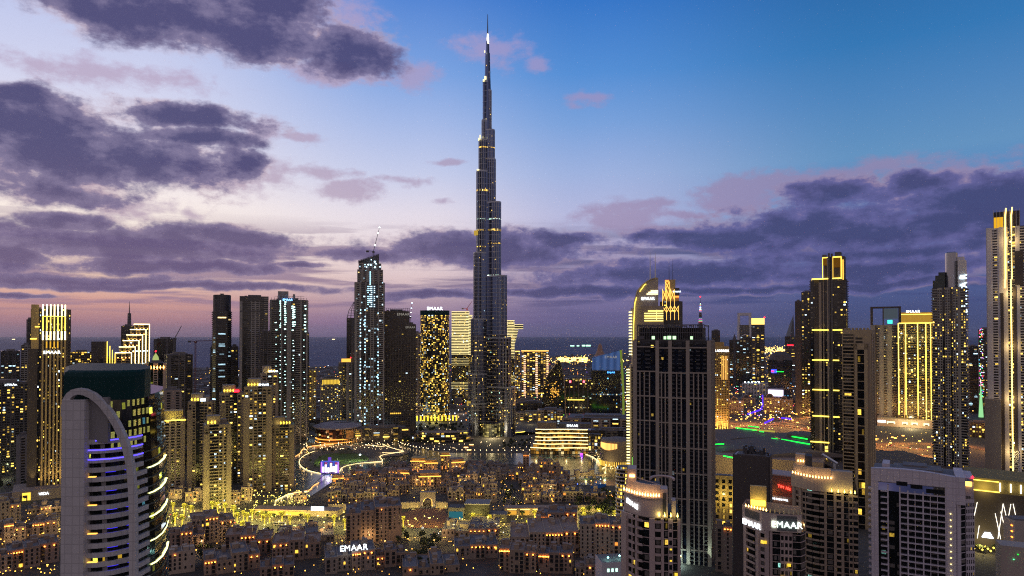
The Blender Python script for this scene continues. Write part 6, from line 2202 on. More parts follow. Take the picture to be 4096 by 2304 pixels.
# rows of the island quarter, far to near
rows = [
 (965, 1560, 2190, (8, 13), 'in the waterfront row of the old quarter', [(1690, 1860)], 3),
 (918, 1400, 2235, (9, 14), 'in the second row back from the lake', [(1700, 1790)], 2),
 (876, 1345, 2240, (9, 15), 'in the middle row of the old quarter', [(1690, 1750), (1985, 2075)], 2),
 (838, 1322, 2290, (10, 15), 'in the fourth row of the old quarter', [(1665, 1760), (1995, 2085)], 2),
 (798, 1312, 2400, (10, 14), 'in the row just behind the crenellated wall', [(1640, 1790), (1990, 2095)], 2),
]
for Y, xa, xb, hr, desc, gaps, lm in rows:
 x = xa
 k = 0
 while x < xb - 20:
  wpx = ro.uniform(52, 92)
  g_ = [g for g in gaps if x < g[1] and x + wpx > g[0]]
  if g_:
   if g_[0][0] - x > 40:
    wpx = g_[0][0] - x
   else:
    x = g_[0][1]
    continue
  hh = ro.uniform(*hr)
  yy = Y + ro.uniform(-7, 7)
  # photo row of the roof line
  py = PY0 + math.tan(math.atan2(CAM_H - hh, yy) + PITCH) * FPX
  old_block('sand coloured low block, %s %s' % (ORD[min(k, 19)], desc), x, x + wpx - 3, py, yy, ro.uniform(.7, 1.1), ro.uniform(-9, 9),
                  lamps=ro.choice([0, 0, 1, lm]), litp=.07, group='low blocks of the old quarter', dome=ro.random() < .08)
  x += wpx
  k += 1
near = [
 ('dark sand apartment block with lamp rows beside the palm boulevard', 762, 942, 2072, 640, 4),
 ('low block with lit roof room left of the tree gap', 672, 828, 2130, 612, 3),
 ('plain block nearest the curved tower at the bottom', 672, 786, 2212, 560, 1),
 ('stepped block with a lamp lit balcony row, front of the bus', 905, 1102, 2146, 606, 4),
 ('block with dome and inner lit terrace at the bottom', 815, 1045, 2222, 560, 4),
 ('wide low block facing the boulevard shops', 1118, 1338, 2138, 640, 2),
 ('block with amber roof terrace behind the lettered block', 1095, 1290, 2165, 592, 3),
 ('tall pale block with domes rising highest in the foreground quarter', 1385, 1606, 2034, 640, 1),
 ('block below the plaza lane with two amber lamps', 1500, 1622, 2205, 575, 2),
 ('bottom centre block with pergola roof', 1608, 1838, 2262, 556, 1),
 ('long rose block right of the plaza with lamp row', 1772, 2004, 2120, 655, 4),
 ('rose block with pale corner lantern below the plaza', 1815, 1992, 2182, 595, 4),
 ('block with many amber lamps left of the tallest right block', 2144, 2312, 2055, 655, 5),
 ('courtyard block ringed by amber lamps', 2035, 2312, 2135, 604, 6),
 ('block with a long row of amber lamps at the bottom, left one', 1996, 2150, 2205, 560, 7),
 ('block with a long row of amber lamps at the bottom, right one', 2154, 2294, 2216, 560, 7),
 ('tall sand block with lamp lit parapet beside the rounded tower', 2314, 2488, 2096, 596, 5),
 ('low dark block at the bottom under the curved lamps', 1046, 1180, 2262, 545, 2),
 ('small block in the shade of the rounded tower', 2300, 2420, 2262, 545, 1),
 ('left edge block with amber crown behind the lower ones', -60, 92, 2012, 700, 4),
 ('left edge block with round amber lit turret', -30, 112, 2100, 640, 5),
 ('block with amber lamp arc beside the white slab', 90, 246, 2096, 660, 5),
 ('lower left block with amber lit parapet', 30, 246, 2196, 572, 6),
 ('bottom left corner block', -80, 60, 2220, 555, 3),
 ('sand block with amber lamps between the lettered podium and the slab', 120, 250, 2030, 745, 3),
 ('brown block beside the night shopping street', 2858, 2925, 2108, 560, 3),
]
for i, (lab, x0, x1, yt, Y, lm) in enumerate(near):
 old_block(lab, x0, x1, yt, Y, .8, (5, -4, 3, -6, 4, 0, -3, 2, 5, 3, -4, 3, -3, 4, -4, -4, 3, 0, 0, 5, 3, -6, 4, 3, 0, 0)[i], lamps=lm, dome=(i in (4, 7, 11)), litp=.025, name='apartment_block')
t = old_block('foreground block carrying the large white roof name', 1300, 1502, 2214, 562, .8, 3, lamps=4, name='apartment_block')
w, d, h = dims(t)
text('sign_lettering', 'EMAAR', 6.6, e_white, t, (2.5, -d / 2 + .4, h + 1.6), ext=.3, bold=.16)
lamp('sign_light', t, (2, -d / 2 - 3, h + 3), 500, (.85, .9, 1), .5)
# pale terraced houses behind the boulevard, left
for i, (x0, x1, yt, Y) in enumerate(((676, 742, 1962, 812), (744, 818, 1968, 800), (925, 966, 1972, 790), (968, 1012, 1952, 805), (1180, 1230, 1985, 800))):
 old_block('pale lit terraced house, %s along the left boulevard' % ORD[i], x0, x1, yt, Y, .8, -12 + 4 * i, c_sand3, lamps=1, name='terraced_house', cat='terraced house', litp=.2, group='terraced houses along the boulevard', warm=True)
# gate with pointed arch
Y_ = 783
xc = ux(1712, Y_)
t = thing('arched_gate', 'pale square gatehouse with a tall lit pointed arch above the red plaza', 'gate', (xc, Y_, 0), -math.atan2(xc, Y_))
hw, hh = 8.6, zy(1970, Y_)
aw, ah = 5.2, hh * .62
m = MB()
arc = [(-aw, 0)] + [(-aw + aw * math.sin(f) ** 1 * 1.0, ah * .55 + (ah * .45) * (1 - math.cos(f))) for f in [PI / 2 * q / 8 for q in range(9)]]
arc = [(-aw, 0), (-aw, ah * .5), (-aw * .95, ah * .68), (-aw * .8, ah * .82), (-aw * .5, ah * .94), (0, ah * 1.04)]
full = arc + [(-x, z) for x, z in arc[-2::-1]]
for (a, b) in zip(full, full[1:]):
 m.quad((a[0], -2, a[1]), (b[0], -2, b[1]), (b[0], -2, hh), (a[0], -2, hh))
 m.quad((a[0], 4, a[1]), (b[0], 4, b[1]), (b[0], -2, b[1]), (a[0], -2, a[1]))
m.box(-hw, -aw, -2, 4, 0, hh)
m.box(aw, hw, -2, 4, 0, hh)
m.box(-hw - .3, hw + .3, -2.4, 4.2, hh, hh + .8)
m.build('gate_wall', c_sand3, t)
m = MB()
for a, b in zip(full[1:-1], full[2:]):
 m.tube([(a[0] * .93, -1.2, a[1]), (b[0] * .93, -1.2, b[1])], .35, 5)
m.build('arch_light', glow('arch_gold', '#ffc45a', 2.6), t)
MB().box(-aw, aw, 1.5, 3.0, 0, ah * .62).build('gate_screen', surf('gate_dark', (.06, .05, .045)), t)
lamp('gate_light', t, (0, -1.0, 9), 1800, (1, .75, .35), .5)
for s in (-1, 1):
 lamp('gate_uplight', t, (s * 7, -5, 1.5), 900, (1, .8, .45), .4)
# crenellated lit walls
for (lab, xa, xb, ya, yb) in (('long crenellated sand wall left of the gate, washed yellow', 1312, 1680, 2044, 2032), ('short crenellated sand wall right of the gate', 1744, 1790, 2032, 2034), ('crenellated sand wall behind the right palms', 2095, 2400, 2048, 2046)):
 A, B = G(xa, ya), G(xb, yb)
 L = (B - A).length
 t = thing('crenellated_wall', lab, 'wall', A, math.atan2(B.y - A.y, B.x - A.x))
 m = MB().box(0, L, 0, 1.4, 0, 6.4)
 q = 0
 while q < L - 1:
  m.box(q, q + .9, .05, .7, 6.4, 7.3)
  q += 1.8
 m.build('wall', c_sand3, t)
 n = max(1, int(L / 16))
 for q in range(n):
  lamp('wall_uplight', t, (L * (q + .5) / n, -4.5, 1.0), 1500, (1, .82, .22), .4)
# screen buildings right of the plaza
t = thing('screen_building', 'dark show building with a teal picture screen beside the plaza', 'building', G(1792, 2092), R(-4))
MB().box(0, 17, 0, 14, 0, 16).build('wall', c_dark, t)
MB().box(1.2, 15.5, -.4, -.1, 3.5, 12).build('screen', glow('screen_teal', '#2c6c78', .9), t)
MB().box(17.3, 42, 3, 20, 0, 19).build('hall', surf('hall_black', (.02, .02, .022)), t)
MB().box(16.8, 43, 1, 22, 19, 20).build('flat_roof', c_grey, t)
m = MB()
for q in range(12):
 m.box(21 + q * 1.2, 21.8 + q * 1.2, 2.8, 3, 8.4, 9.2)
m.build('lit_letters', glow('letters_gold', '#d8b040', 1.0), t)
t = thing('dark_kiosk', 'low dark pavilion right of the screen building', 'pavilion', G(1932, 2088), R(-4))
MB().box(0, 24, 0, 12, 0, 8).build('wall', c_dark, t)
MB().box(-1, 25, -2, 13, 8, 8.6).build('flat_roof', c_roof, t)
t = thing('lit_pavilion', 'low shop pavilion with glowing shop windows left of the palms pair', 'shop', G(2018, 2062), R(0))
MB().box(0, 52, 0, 14, 0, 8).build('wall', c_sand2, t)
for a in (3, 17, 31):
 MB().box(a, a + 10, -.3, -.05, 1, 5).build('shop_window', glow('shop_amber', '#e8a83c', 1.1), t)
 MB().box(a, a + 10, -.5, -.2, 6, 6.9).build('shop_sign', glow('shop_sign', '#ffd070', 2.6), t)
# boulevard shops with bright cornice, left
t = thing('boulevard_shops', 'long low shop row with an orange light cornice behind the left palms', 'shop row', G(1010, 2060), R(-5))
MB().box(0, 95, 0, 16, 0, 6).build('wall', c_sand3, t)
MB().box(-.5, 95.5, -1.2, 16, 6, 6.6).build('flat_roof', c_sand, t)
MB().box(0, 60, -1.5, -1.2, 6.1, 6.5).build('cornice_light', glow('cornice_orange', '#ffa050', 3), t)
MB().box(3, 58, -.3, -.05, .8, 4.6).build('shop_window', glow('shop_yellow', '#ffd84a', 1.5), t)
MB().box(66, 80, -1.8, -1.2, 6.8, 11).build('billboard', glow('billboard_cool', '#dff0ff', 3.2), t)
for q in range(5):
 lamp('shop_light', t, (6 + q * 18, -6, 5), 2600, (1, .82, .25), .6)
# waterfront bazaar with glowing roofs
bz = [
 ('bazaar wing with a glowing tray roof, left of the bazaar court', 1645, 1712, 1845, 960, 9, 5),
 ('bazaar lantern tower nearest the lake with a glowing rim', 1762, 1800, 1822, 985, 4, 2),
 ('bazaar hall with green windows between two glowing towers', 1700, 1750, 1852, 955, 6, 3),
 ('low bazaar wing with a glowing arcade facing left', 1588, 1645, 1893, 905, 5, 4),
 ('bazaar gate house with two orange lit niches', 1678, 1762, 1905, 880, 5, 2),
 ('rounded bazaar wing with lit columns near the lake', 1795, 1858, 1850, 950, 8, 5),
 ('channel side bazaar hall with a straight orange eave', 1420, 1492, 1900, 900, 5, 0),
 ('channel side bazaar hall with an amber front beside the footbridge', 1330, 1374, 1914, 875, 4, 0),
]
for i, (lab, x0, x1, yt, Y, _, lm) in enumerate(bz):
 t = old_block(lab, x0, x1, yt, Y, .8, (-8, 5, 0, -14, 0, 18, -20, 6)[i], c_sand, lamps=0, name='bazaar_building', cat='bazaar building', litp=.25)
 w, d, h = dims(t)
 MB().box(-w / 2 - .8, w / 2 + .8, -d / 2 - 1.6, -d / 2 - .7, h - .6, h + .5).build('eave_light', glow('eave_orange', '#ffae48', 2.8), t)
 MB().prism([(-w * .40, -d * .40), (w * .4, -d * .4), (w * .4, d * .4), (-w * .4, d * .4)], h + .3, h + 4.2, pts1=[(-w * .5, -d * .5), (w * .5, -d * .5), (w * .5, d * .5), (-w * .5, d * .5)]).build('flared_roof', c_gold if i in (0, 1, 2) else c_sand2, t)
 for q in range(lm):
  MB().box(-w * .4 + q * w * .8 / max(1, lm), -w * .4 + q * w * .8 / max(1, lm) + 1.1, -d / 2 - .7, -d / 2 - .3, 2, 6.5).build('lit_niche', glow('niche_orange', '#ff9c4c', 1.6), t)
 lamp('bazaar_light', t, (0, -d / 2 - 5, h * .6), 2600, (1, .62, .25), .6)
t = old_block('hotel block with arched loggias on the lake corner, lit olive', 2150, 2240, 1848, 925, .6, 10, c_sand, lamps=2, name='lakeside_block', litp=.12, warm=True)
t = old_block('bazaar clock tower with two rings of lamps', 2092, 2116, 1818, 975, 1, 0, c_sand2, lamps=3, name='bazaar_tower', cat='tower')
# ------------------------------------------------------------------ palms
bark = surf('palm_bark', (.42, .33, .18), var=.3, scale=2)
frond = surf('palm_frond', (.30, .29, .06), var=.3, scale=1)  # floodlit yellow put into the frond colour
pm_ = MB().tube([(0, 0, 0), (.08, 0, 3), (0, .05, 8.4)], .42, 7, .26)
trunk_me = pm_.mesh('trunk', bark)
pr = random.Random(3)
fm = MB()
for q in range(30):
 a = q * 2.399 + pr.uniform(-.1, .1)
 el = .95 - 1.5 * (q / 30) + pr.uniform(-.1, .1)
 L = pr.uniform(2.9, 3.7)
 prev = Vector((0, 0, 8.3))
 for s in range(6):
  e2 = el - .30 * s
  d_ = Vector((math.cos(a) * math.cos(e2), math.sin(a) * math.cos(e2), math.sin(e2)))
  nx = prev + d_ * L / 6
  sd = Vector((-math.sin(a), math.cos(a), 0)) * (.42 if s < 4 else .25)
  drop = Vector((0, 0, -.28))
  fm.quad(prev, nx, nx + sd + drop, prev + sd + drop)
  fm.quad(prev - sd + drop, nx - sd + drop, nx, prev)
  prev = nx
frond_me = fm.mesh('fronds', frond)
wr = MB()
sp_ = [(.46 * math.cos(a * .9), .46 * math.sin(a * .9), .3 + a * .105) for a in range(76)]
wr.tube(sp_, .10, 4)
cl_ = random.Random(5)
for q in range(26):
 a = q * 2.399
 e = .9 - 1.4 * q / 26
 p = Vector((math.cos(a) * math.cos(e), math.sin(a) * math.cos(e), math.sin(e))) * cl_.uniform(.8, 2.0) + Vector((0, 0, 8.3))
 wr.box(p.x - .16, p.x + .16, p.y - .16, p.y + .16, p.z - .16, p.z + .16)  # glowing boxes added to brighten the floodlit crown
wrap_me = wr.mesh('string_and_crown_fill', glow('palm_string_fill', '#ffe23c', 2.6))
palms = [(691, 2049), (736, 2056), (763, 2066), (700, 2101), (728, 2110), (849, 2050), (869, 2053), (900, 2056), (934, 2067), (948, 2094), (973, 2083), (988, 2097), (1009, 2083), (1045, 2084), (1058, 2102), (1078, 2093),
         (1128, 2092), (1160, 2108), (1230, 2105), (1336, 2106), (968, 2132), (1379, 2121), (1613, 2111), (1892, 2100), (1958, 2106), (2138, 2081), (2058, 2142), (2113, 2133), (2333, 2071), (2336, 2096), (2396, 2076), (2462, 2088)]
for i, (x, y) in enumerate(sorted(palms)):
 p = G(x, y, .12)
 if x < 1250:
  lab = 'floodlit yellow palm on the left boulevard, %s' % ORD[i] if i < 20 else 'floodlit yellow palm at the right end of the left boulevard row'
  gp = 'floodlit palms along the left boulevard'
 else:
  lab = 'floodlit yellow palm standing %s' % {1336: 'at the left end of the crenellated wall', 1379: 'beside the lit kiosk left of the tall domed block', 1613: 'left of the red plaza', 1892: 'in front of the black show hall',
   1958: 'before the low dark pavilion', 2138: 'left of the many-lamped block', 2058: 'nearest the camera on the right road', 2113: 'right of the nearest palm on the road', 2333: 'rear one of the pair by the wall', 2336: 'front one of the pair by the wall',
   2396: 'left of the last palm by the rounded tower', 2462: 'closest to the rounded tower'}[x]
  gp = 'floodlit palms along the right boulevard'
 t = thing('palm_tree', lab, 'palm tree', p, pr.uniform(0, 6), gp)
 s = pr.uniform(1.1, 1.35)
 t.scale = (s, s, s)
 inst('trunk', trunk_me, t, (0, 0, 0))
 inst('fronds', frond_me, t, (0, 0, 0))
 inst('string_and_crown_fill', wrap_me, t, (0, 0, 0))
 lamp('palm_uplight', t, (0, -2.2, 1.2), 4500, (1, .86, .18), .3)
 lamp('palm_uplight', t, (.6, -2.4, 6.2), 9000, (1, .86, .18), .3)
# ------------------------------------------------------------------ dark trees
leaf_m = surf('tree_leaves', (.045, .06, .028), var=.5, scale=.6, streak=False)
def crown_mesh(seed, n=560):
 r_ = random.Random(seed)
 lobes = [(r_.uniform(-1.6, 1.6), r_.uniform(-1.6, 1.6), r_.uniform(3.2, 6.2), r_.uniform(1.2, 2.1)) for _ in range(9)]
 m = MB()
 for _ in range(n):
  lx, ly, lz, lr = r_.choice(lobes)
  v = Vector((r_.gauss(0, 1), r_.gauss(0, 1), r_.gauss(0, 1))).normalized() * lr * r_.uniform(.55, 1.05)
  c = Vector((lx, ly, lz)) + v
  a = Vector((r_.gauss(0, 1), r_.gauss(0, 1), r_.gauss(0, .6))).normalized() * r_.uniform(.22, .42)
  b = a.cross(Vector((r_.gauss(0, 1), r_.gauss(0, 1), r_.gauss(0, 1)))).normalized() * r_.uniform(.18, .34)
  m.quad(c - a - b, c + a - b, c + a + b, c - a + b)
 return m.mesh('crown', leaf_m)
crowns = [crown_mesh(s) for s in (1, 2, 3)]
tm = MB().tube([(0, 0, 0), (.1, 0, 1.6), (0, .1, 3.4)], .3, 6, .16)
tm.tube([(0, .1, 2.6), (1.0, .3, 4.4)], .13, 5, .06)
tm.tube([(0, .1, 2.8), (-.9, -.4, 4.6)], .13, 5, .06)
tree_trunk = tm.mesh('trunk', surf('tree_bark', (.07, .05, .035)))
rt = random.Random(21)
zones = [
 ('dark round tree in the grove left of the spire tower podium', 'trees of the grove by the spire tower', [(1560, 1700, 1860, 1775)], 60, .8, 1.6, .8),
 ('dark tree on the bank left of the lit wave-fronted building', 'trees on the bank by the wave-fronted building', [(2010, 1765, 2150, 1803)], 22, .7, 1.2, .8),
 ('dark tree in the park strip right of the old quarter', 'trees right of the old quarter', [(2300, 1985, 2490, 2075)], 40, .8, 1.4, 0),
 ('dark tree along the lane below the red plaza', 'trees along the lane below the plaza', [(1655, 2140, 1760, 2290)], 20, .7, 1.2, 0),
 ('dark tree around the lit park lawn', 'trees around the lawn', [(1225, 1800, 1290, 1870), (1290, 1800, 1420, 1812)], 22, .5, .8, 1.0),
 ('dark tree beside the road behind the gold finned tower', 'trees by the left road', [(-20, 1790, 110, 1960)], 30, .8, 1.5, 0),
 ('dark tree in the courtyard garden of the old quarter', 'trees in the courtyard garden', [(1990, 1925, 2085, 2030)], 18, .6, 1.0, 0),
 ('dark tree below the plain towers near the interchange', 'trees near the interchange', [(3180, 1625, 3330, 1655)], 20, 1.0, 1.8, 0),
 ('dark roadside tree between the foreground blocks', 'trees between the foreground blocks', [(1000, 2118, 1130, 2150), (1560, 2130, 1640, 2190), (940, 2060, 1330, 2075), (2000, 2060, 2150, 2080), (780, 2190, 900, 2260), (560, 2060, 700, 2200)], 34, .6, 1.1, 0),
 ('dark tree in the dim yard behind the brown windowless block', 'trees right of the huge dark tower', [(2890, 1850, 2950, 2080), (3870, 2190, 4000, 2210)], 14, .6, 1.0, 0),
]
for lab, gp, rects_, n, s0, s1, z in zones:
 for q in range(n):
  xa, ya, xb, yb = rt.choice(rects_)
  t = thing('broadleaf_tree', lab, 'tree', G(rt.uniform(xa, xb), rt.uniform(ya, yb), z), rt.uniform(0, 6), gp)
  s = rt.uniform(s0, s1)
  t.scale = (s, s, s * rt.uniform(.85, 1.15))
  inst('trunk', tree_trunk, t, (0, 0, 0))
  inst('crown', rt.choice(crowns), t, (0, 0, 0))
# ------------------------------------------------------------------ promenades with strings of light
Z3 = lambda pts: [(1150 + x * .2912, 1650 + y * .2912) for x, y in pts]
strips = [
 ('light-strung promenade rail curving round the far left shore of the park', Z3([(100, 600), (170, 555), (205, 500), (300, 462), (450, 442), (640, 428)]), 'o'),
 ('light-strung rail around the left end of the park island', Z3([(370, 525), (260, 570), (185, 620), (160, 680), (200, 740), (290, 790), (460, 830)]), 'w'),
 ('light-strung rail along the front shore of the park island', Z3([(715, 800), (760, 745), (900, 705), (1100, 680), (1280, 664), (1302, 640), (1268, 605), (1330, 572), (1580, 535)]), 'w'),
 ('upper rail of lights leading to the island tip', Z3([(1070, 440), (1170, 446), (1310, 465)]), 'w'),
 ('straight diagonal rail of lights over the channel', Z3([(1308, 425), (1400, 470), (1600, 525)]), 'w'),
 ('inner curl of lights near the island tip', Z3([(1300, 545), (1450, 548), (1600, 528)]), 'w'),
 ('orange eave of lights on the lower left promenade', Z3([(0, 1110), (280, 1062), (350, 1000), (430, 955)]), 'o'),
 ('short orange strip of lights beside the channel bazaar', Z3([(725, 868), (850, 852), (1000, 825)]), 'o'),
 ('winding golden rail along the wave-fronted building quay', [(2140, 1800), (2220, 1806), (2330, 1812), (2385, 1835), (2402, 1855), (2425, 1862), (2408, 1872)], 'w'),
 ('golden light strip on the lower quay bend near the yellow lit shaft', [(2320, 1800), (2400, 1810), (2450, 1835), (2470, 1870)], 'w'),
 ('amber strip ringing the near end of the pool garden', [(2400, 1985), (2450, 1978), (2482, 1990)], 'o'),
 ('light strip winding down the lane towards the boulevard', [(1100, 2002), (1130, 1985), (1180, 1968), (1230, 1962)], 'w'),
]
for lab, pix, kd in strips:
 P = [G(x, y, 1.6) for x, y in smooth_pix(pix, False, 8)]
 t = thing('promenade_rail', lab, 'lit railing', (P[0].x, P[0].y, .8))
 loc = [tuple(p - P[0]) for p in P]
 MB().tube(loc, .42, 5).build('light_strip', glow('strip_promenade_' + kd, '#ffdf9a' if kd == 'w' else '#ffa85a', 3.4), t)
 pl = MB()
 for p in loc[::2]:
  pl.box(p[0] - .12, p[0] + .12, p[1] - .12, p[1] + .12, -.9, .5)
 pl.build('rail_posts', c_metal, t)
 for p in loc[::7]:
  lamp('rail_light', t, (p[0], p[1], 2.5), 1500, (1, .66, .3), .5)
# string of lamp globes along the far shore and quay
shore = [G(x, y, 0) for x, y in smooth_pix(Z3([(1530, 430), (1640, 470), (1800, 505), (2000, 530), (2200, 540), (2600, 547)]) + [(1980, 1809), (2060, 1810), (2150, 1808)], False, 12)]
shore_globe = MB().lathe([(.05, 3.0), (.62, 3.5), (.62, 3.9), (.05, 4.4)], 8).mesh('lamp_globe', glow('globe_warm', '#ffd9a0', 6))
shore_pole = MB().tube([(0, 0, 0), (0, 0, 3.1)], .09, 5).mesh('lamp_pole', c_metal)
acc, last, k = 0.0, shore[0], 0
for p in shore[1:]:
 if (p - last).length > 8.5:
  t = thing('shore_lamp', 'small globe lamp in the string along the far lake shore', 'lamp', p, 0, 'globe lamps along the far lake shore')
  inst('lamp_pole', shore_pole, t, (0, 0, 0))
  inst('lamp_globe', shore_globe, t, (0, 0, 0))
  last = p
  k += 1
# ------------------------------------------------------------------ opera hall
Y_ = 1255
xc = ux(1345, Y_)
t = thing('opera_hall', 'round glass hall with an oversailing saucer roof and amber balcony ring', 'opera house', (xc, Y_, 0), -math.atan2(xc, Y_))
mp = Y_ / FPX
hh = 29
ol = [(math.cos(a) * 84 * mp, math.sin(a) * 40) for a in [2 * PI * q / 40 for q in range(40)]]
MB().prism([(p[0] * .86, p[1] * .9) for p in ol], 0, hh - 2, list(range(41)), 4.2, pts1=[(p[0] * 1.0, p[1]) for p in ol]).build('glass_wall', glass('opera_glass', .12, cols=('#c07038', '#8a4420', '#ffb060'), strength=.9, tint='#1c0d0b', ww=.42, wh=.45), t)
rf = MB()
ro_ = [(p[0] * 1.12 + 3, p[1] * 1.12) for p in ol]
rf.prism(ro_, hh - 2, hh + .2)
rf.prism(ro_, hh + .2, hh + 4.5, pts1=[(p[0] * .7, p[1] * .7) for p in ol])
rf.build('saucer_roof', surf('opera_roof', (.27, .24, .26), streak=False, var=.08), t)
MB().lathe([(16, hh + 4.6), (15, hh + 4.9)], 24, 12, 6, 1, .5).build('roof_opening', c_roofd, t)
m = MB()
ring_ = [(p[0] * .93, p[1] * .96) for p in ol]
for q in range(20, 40):
 a, b = ring_[q], ring_[(q + 1) % 40]
 m.tube([(a[0], a[1] - 1, 8.5), (b[0], b[1] - 1, 8.5)], .7, 5)
 m.tube([(a[0], a[1] - 4, 3.2), (b[0], b[1] - 4, 3.2)], .45, 5)
m.build('balcony_light', glow('opera_amber', '#ffa040', 2.8), t)
MB().box(14, 34, -38.5, -36, 9, 24).build('lit_foyer', glass('foyer_glass', .9, cols=('#ffb04c', '#ff9030', '#ffd080'), strength=1.3, ww=.44, wh=.45, cluster=.1), t)
m = MB()
for q in range(9):
 m.tube([(12 + q * 3, -37, 0), (10 + q * 3.2, -39, 27)], .25, 5)
m.build('slanted_mullions', c_gold, t)
for X_ in (-24, 0, 24, 38):
 lamp('foyer_light', t, (X_, -44, 7), 9000, (1, .55, .2), 1)
# lit stage on the island
A = G(1319, 1893, 1)
t = thing('light_stage', 'box-like stage frame glowing white and violet at the lake edge of the park', 'stage', A, R(-3))
w = 25.5
for (x0, x1, z0, z1, c, s) in ((-12.5, 12.5, 0, 1.2, '#6a4ab0', 1), (-12.5, 12.5, 15.6, 17, '#5060d0', 1.0), (-12.5, -11.4, 1.2, 15.6, '#b070ff', 1.6), (11.4, 12.5, 1.2, 15.6, '#b070ff', 1.6), (-2.2, 1.4, 17, 22, '#7a50d8', .9)):
 MB().box(x0, x1, -1, 2, z0, z1).build('stage_frame', glow('stage_' + c[1:], c, s), t)
for q in range(6):
 x = -10.6 + q * 3.7
 z1 = (9, 12, 8, 14, 10, 12)[q]
 MB().box(x, x + 2.6, -.6, .2, 1.3, z1).build('light_panel', glow('stage_panel_white', '#f4eaff', 2.6), t)
 MB().box(x, x + 2.6, -.5, .3, z1, 15.4).build('upper_panel', glow('stage_panel_' + ('rose' if q % 2 else 'blue'), '#c04a90' if q % 2 else '#4a5ad8', .8), t)
lamp('stage_light', t, (0, -7, 5), 16000, (.75, .6, 1), 2)
# arched canopy pavilion
A = G(1380, 1815, 1)
t = thing('canopy_pavilion', 'dark pavilion with an arched canopy at the back of the lawn', 'pavilion', A, 0)
arc_ = [(-12 + 24 * q / 14, 0, 6 + 6 * math.sin(PI * q / 14)) for q in range(15)]
m = MB().tube(arc_, .5, 5)
m.tube([(p[0], 8, p[2]) for p in arc_], .5, 5)
for a, b in zip(arc_, arc_[1:]):
 m.quad(a, b, (b[0], 8, b[2]), (a[0], 8, a[2]))
m.build('arched_canopy', surf('canopy_grey', (.3, .28, .24)), t)
MB().box(-11, 11, 1, 7, 0, 6).build('stage_wall', c_dark, t)
# floodlight mast on the lawn
A = G(1440, 1842, 1)
t = thing('floodlight', 'dazzling white floodlight mast at the right end of the lawn', 'floodlight', A)
MB().tube([(0, 0, 0), (0, 0, 8)], .15, 6).build('pole', c_metal, t)
MB().lathe([(.05, 7.2), (1.5, 8.4), (1.5, 9.2), (.05, 10.2)], 10).build('lamp_head', glow('flood_white', '#e8fff4', 14), t)
lamp('flood_light', t, (0, -2, 9), 14000, (.85, 1, .8), 1.0)
for (x, y, e) in ((1290, 1850, 3500), (1350, 1845, 2600), (1400, 1855, 2600)):
 t2 = thing('lawn_lamp', 'small low lamp on the lawn, %s' % {1290: 'left', 1350: 'middle', 1400: 'right'}[x], 'lamp', G(x, y, 1.0))
 MB().tube([(0, 0, 0), (0, 0, 3)], .1, 5).build('pole', c_metal, t2)
 MB().lathe([(.05, 3), (.35, 3.3), (.05, 3.7)], 6).build('lamp_head', glow('lawn_head', '#f0ffb0', 4), t2)
 lamp('lawn_light', t2, (0, -.8, 4), e, (.8, 1, .25), .5)
# footbridge and stone bridge
P = [G(x, y, 0) for x, y in ((1230, 1968), (1258, 1945), (1290, 1915), (1325, 1897), (1352, 1893))]
t = thing('footbridge', 'dark curved footbridge over the channel beside the violet stage', 'bridge', (P[0].x, P[0].y, 0))
L_ = [tuple(p - P[0] + Vector((0, 0, 2.0 + 1.5 * math.sin(PI * i / 4)))) for i, p in enumerate(P)]
m = MB()
for off in (-2.2, 2.2):
 m.tube([(a[0], a[1] + off, a[2]) for a in L_], .45, 5)
for a, b in zip(L_, L_[1:]):
 m.quad((a[0], a[1] - 2.2, a[2]), (b[0], b[1] - 2.2, b[2]), (b[0], b[1] + 2.2, b[2]), (a[0], a[1] + 2.2, a[2]))
m.build('bridge_deck', c_dark, t)
A, B = G(2258, 1915, 0), G(2448, 1907, 0)
L = (B - A).length
t = thing('stone_bridge', 'sand stone bridge with two pavilion towers across the bright basin', 'bridge', A, math.atan2(B.y - A.y, B.x - A.x))
m = MB().box(0, L, -3, 3, 2.6, 3.8)
for q in (.26, .46, .62, .8):
 m.box(L * q - 1.6, L * q + 1.6, -3, 3, 0, 2.6)
m.box(0, L, -3.2, -2.9, 3.8, 4.7)
m.build('bridge_deck', c_sand, t)
for f in (.26, .56):
 m = MB().box(L * f - 3.2, L * f + 3.2, -3.6, 3.6, 3.8, 10.5)
 m.box(L * f - 3.8, L * f + 3.8, -4.2, 4.2, 10.5, 11.3)
 m.build('bridge_tower', c_sand, t)
MB().box(L * .3, L * .52, -2.8, 2.8, 3.8, 8.0).build('covered_walk', c_sand2, t)
lamp('bridge_light', t, (L * .4, -10, 3), 4500, (1, .85, .3), 1)
lamp('bridge_light', t, (L * .8, -8, 3), 3000, (1, .85, .3), 1)
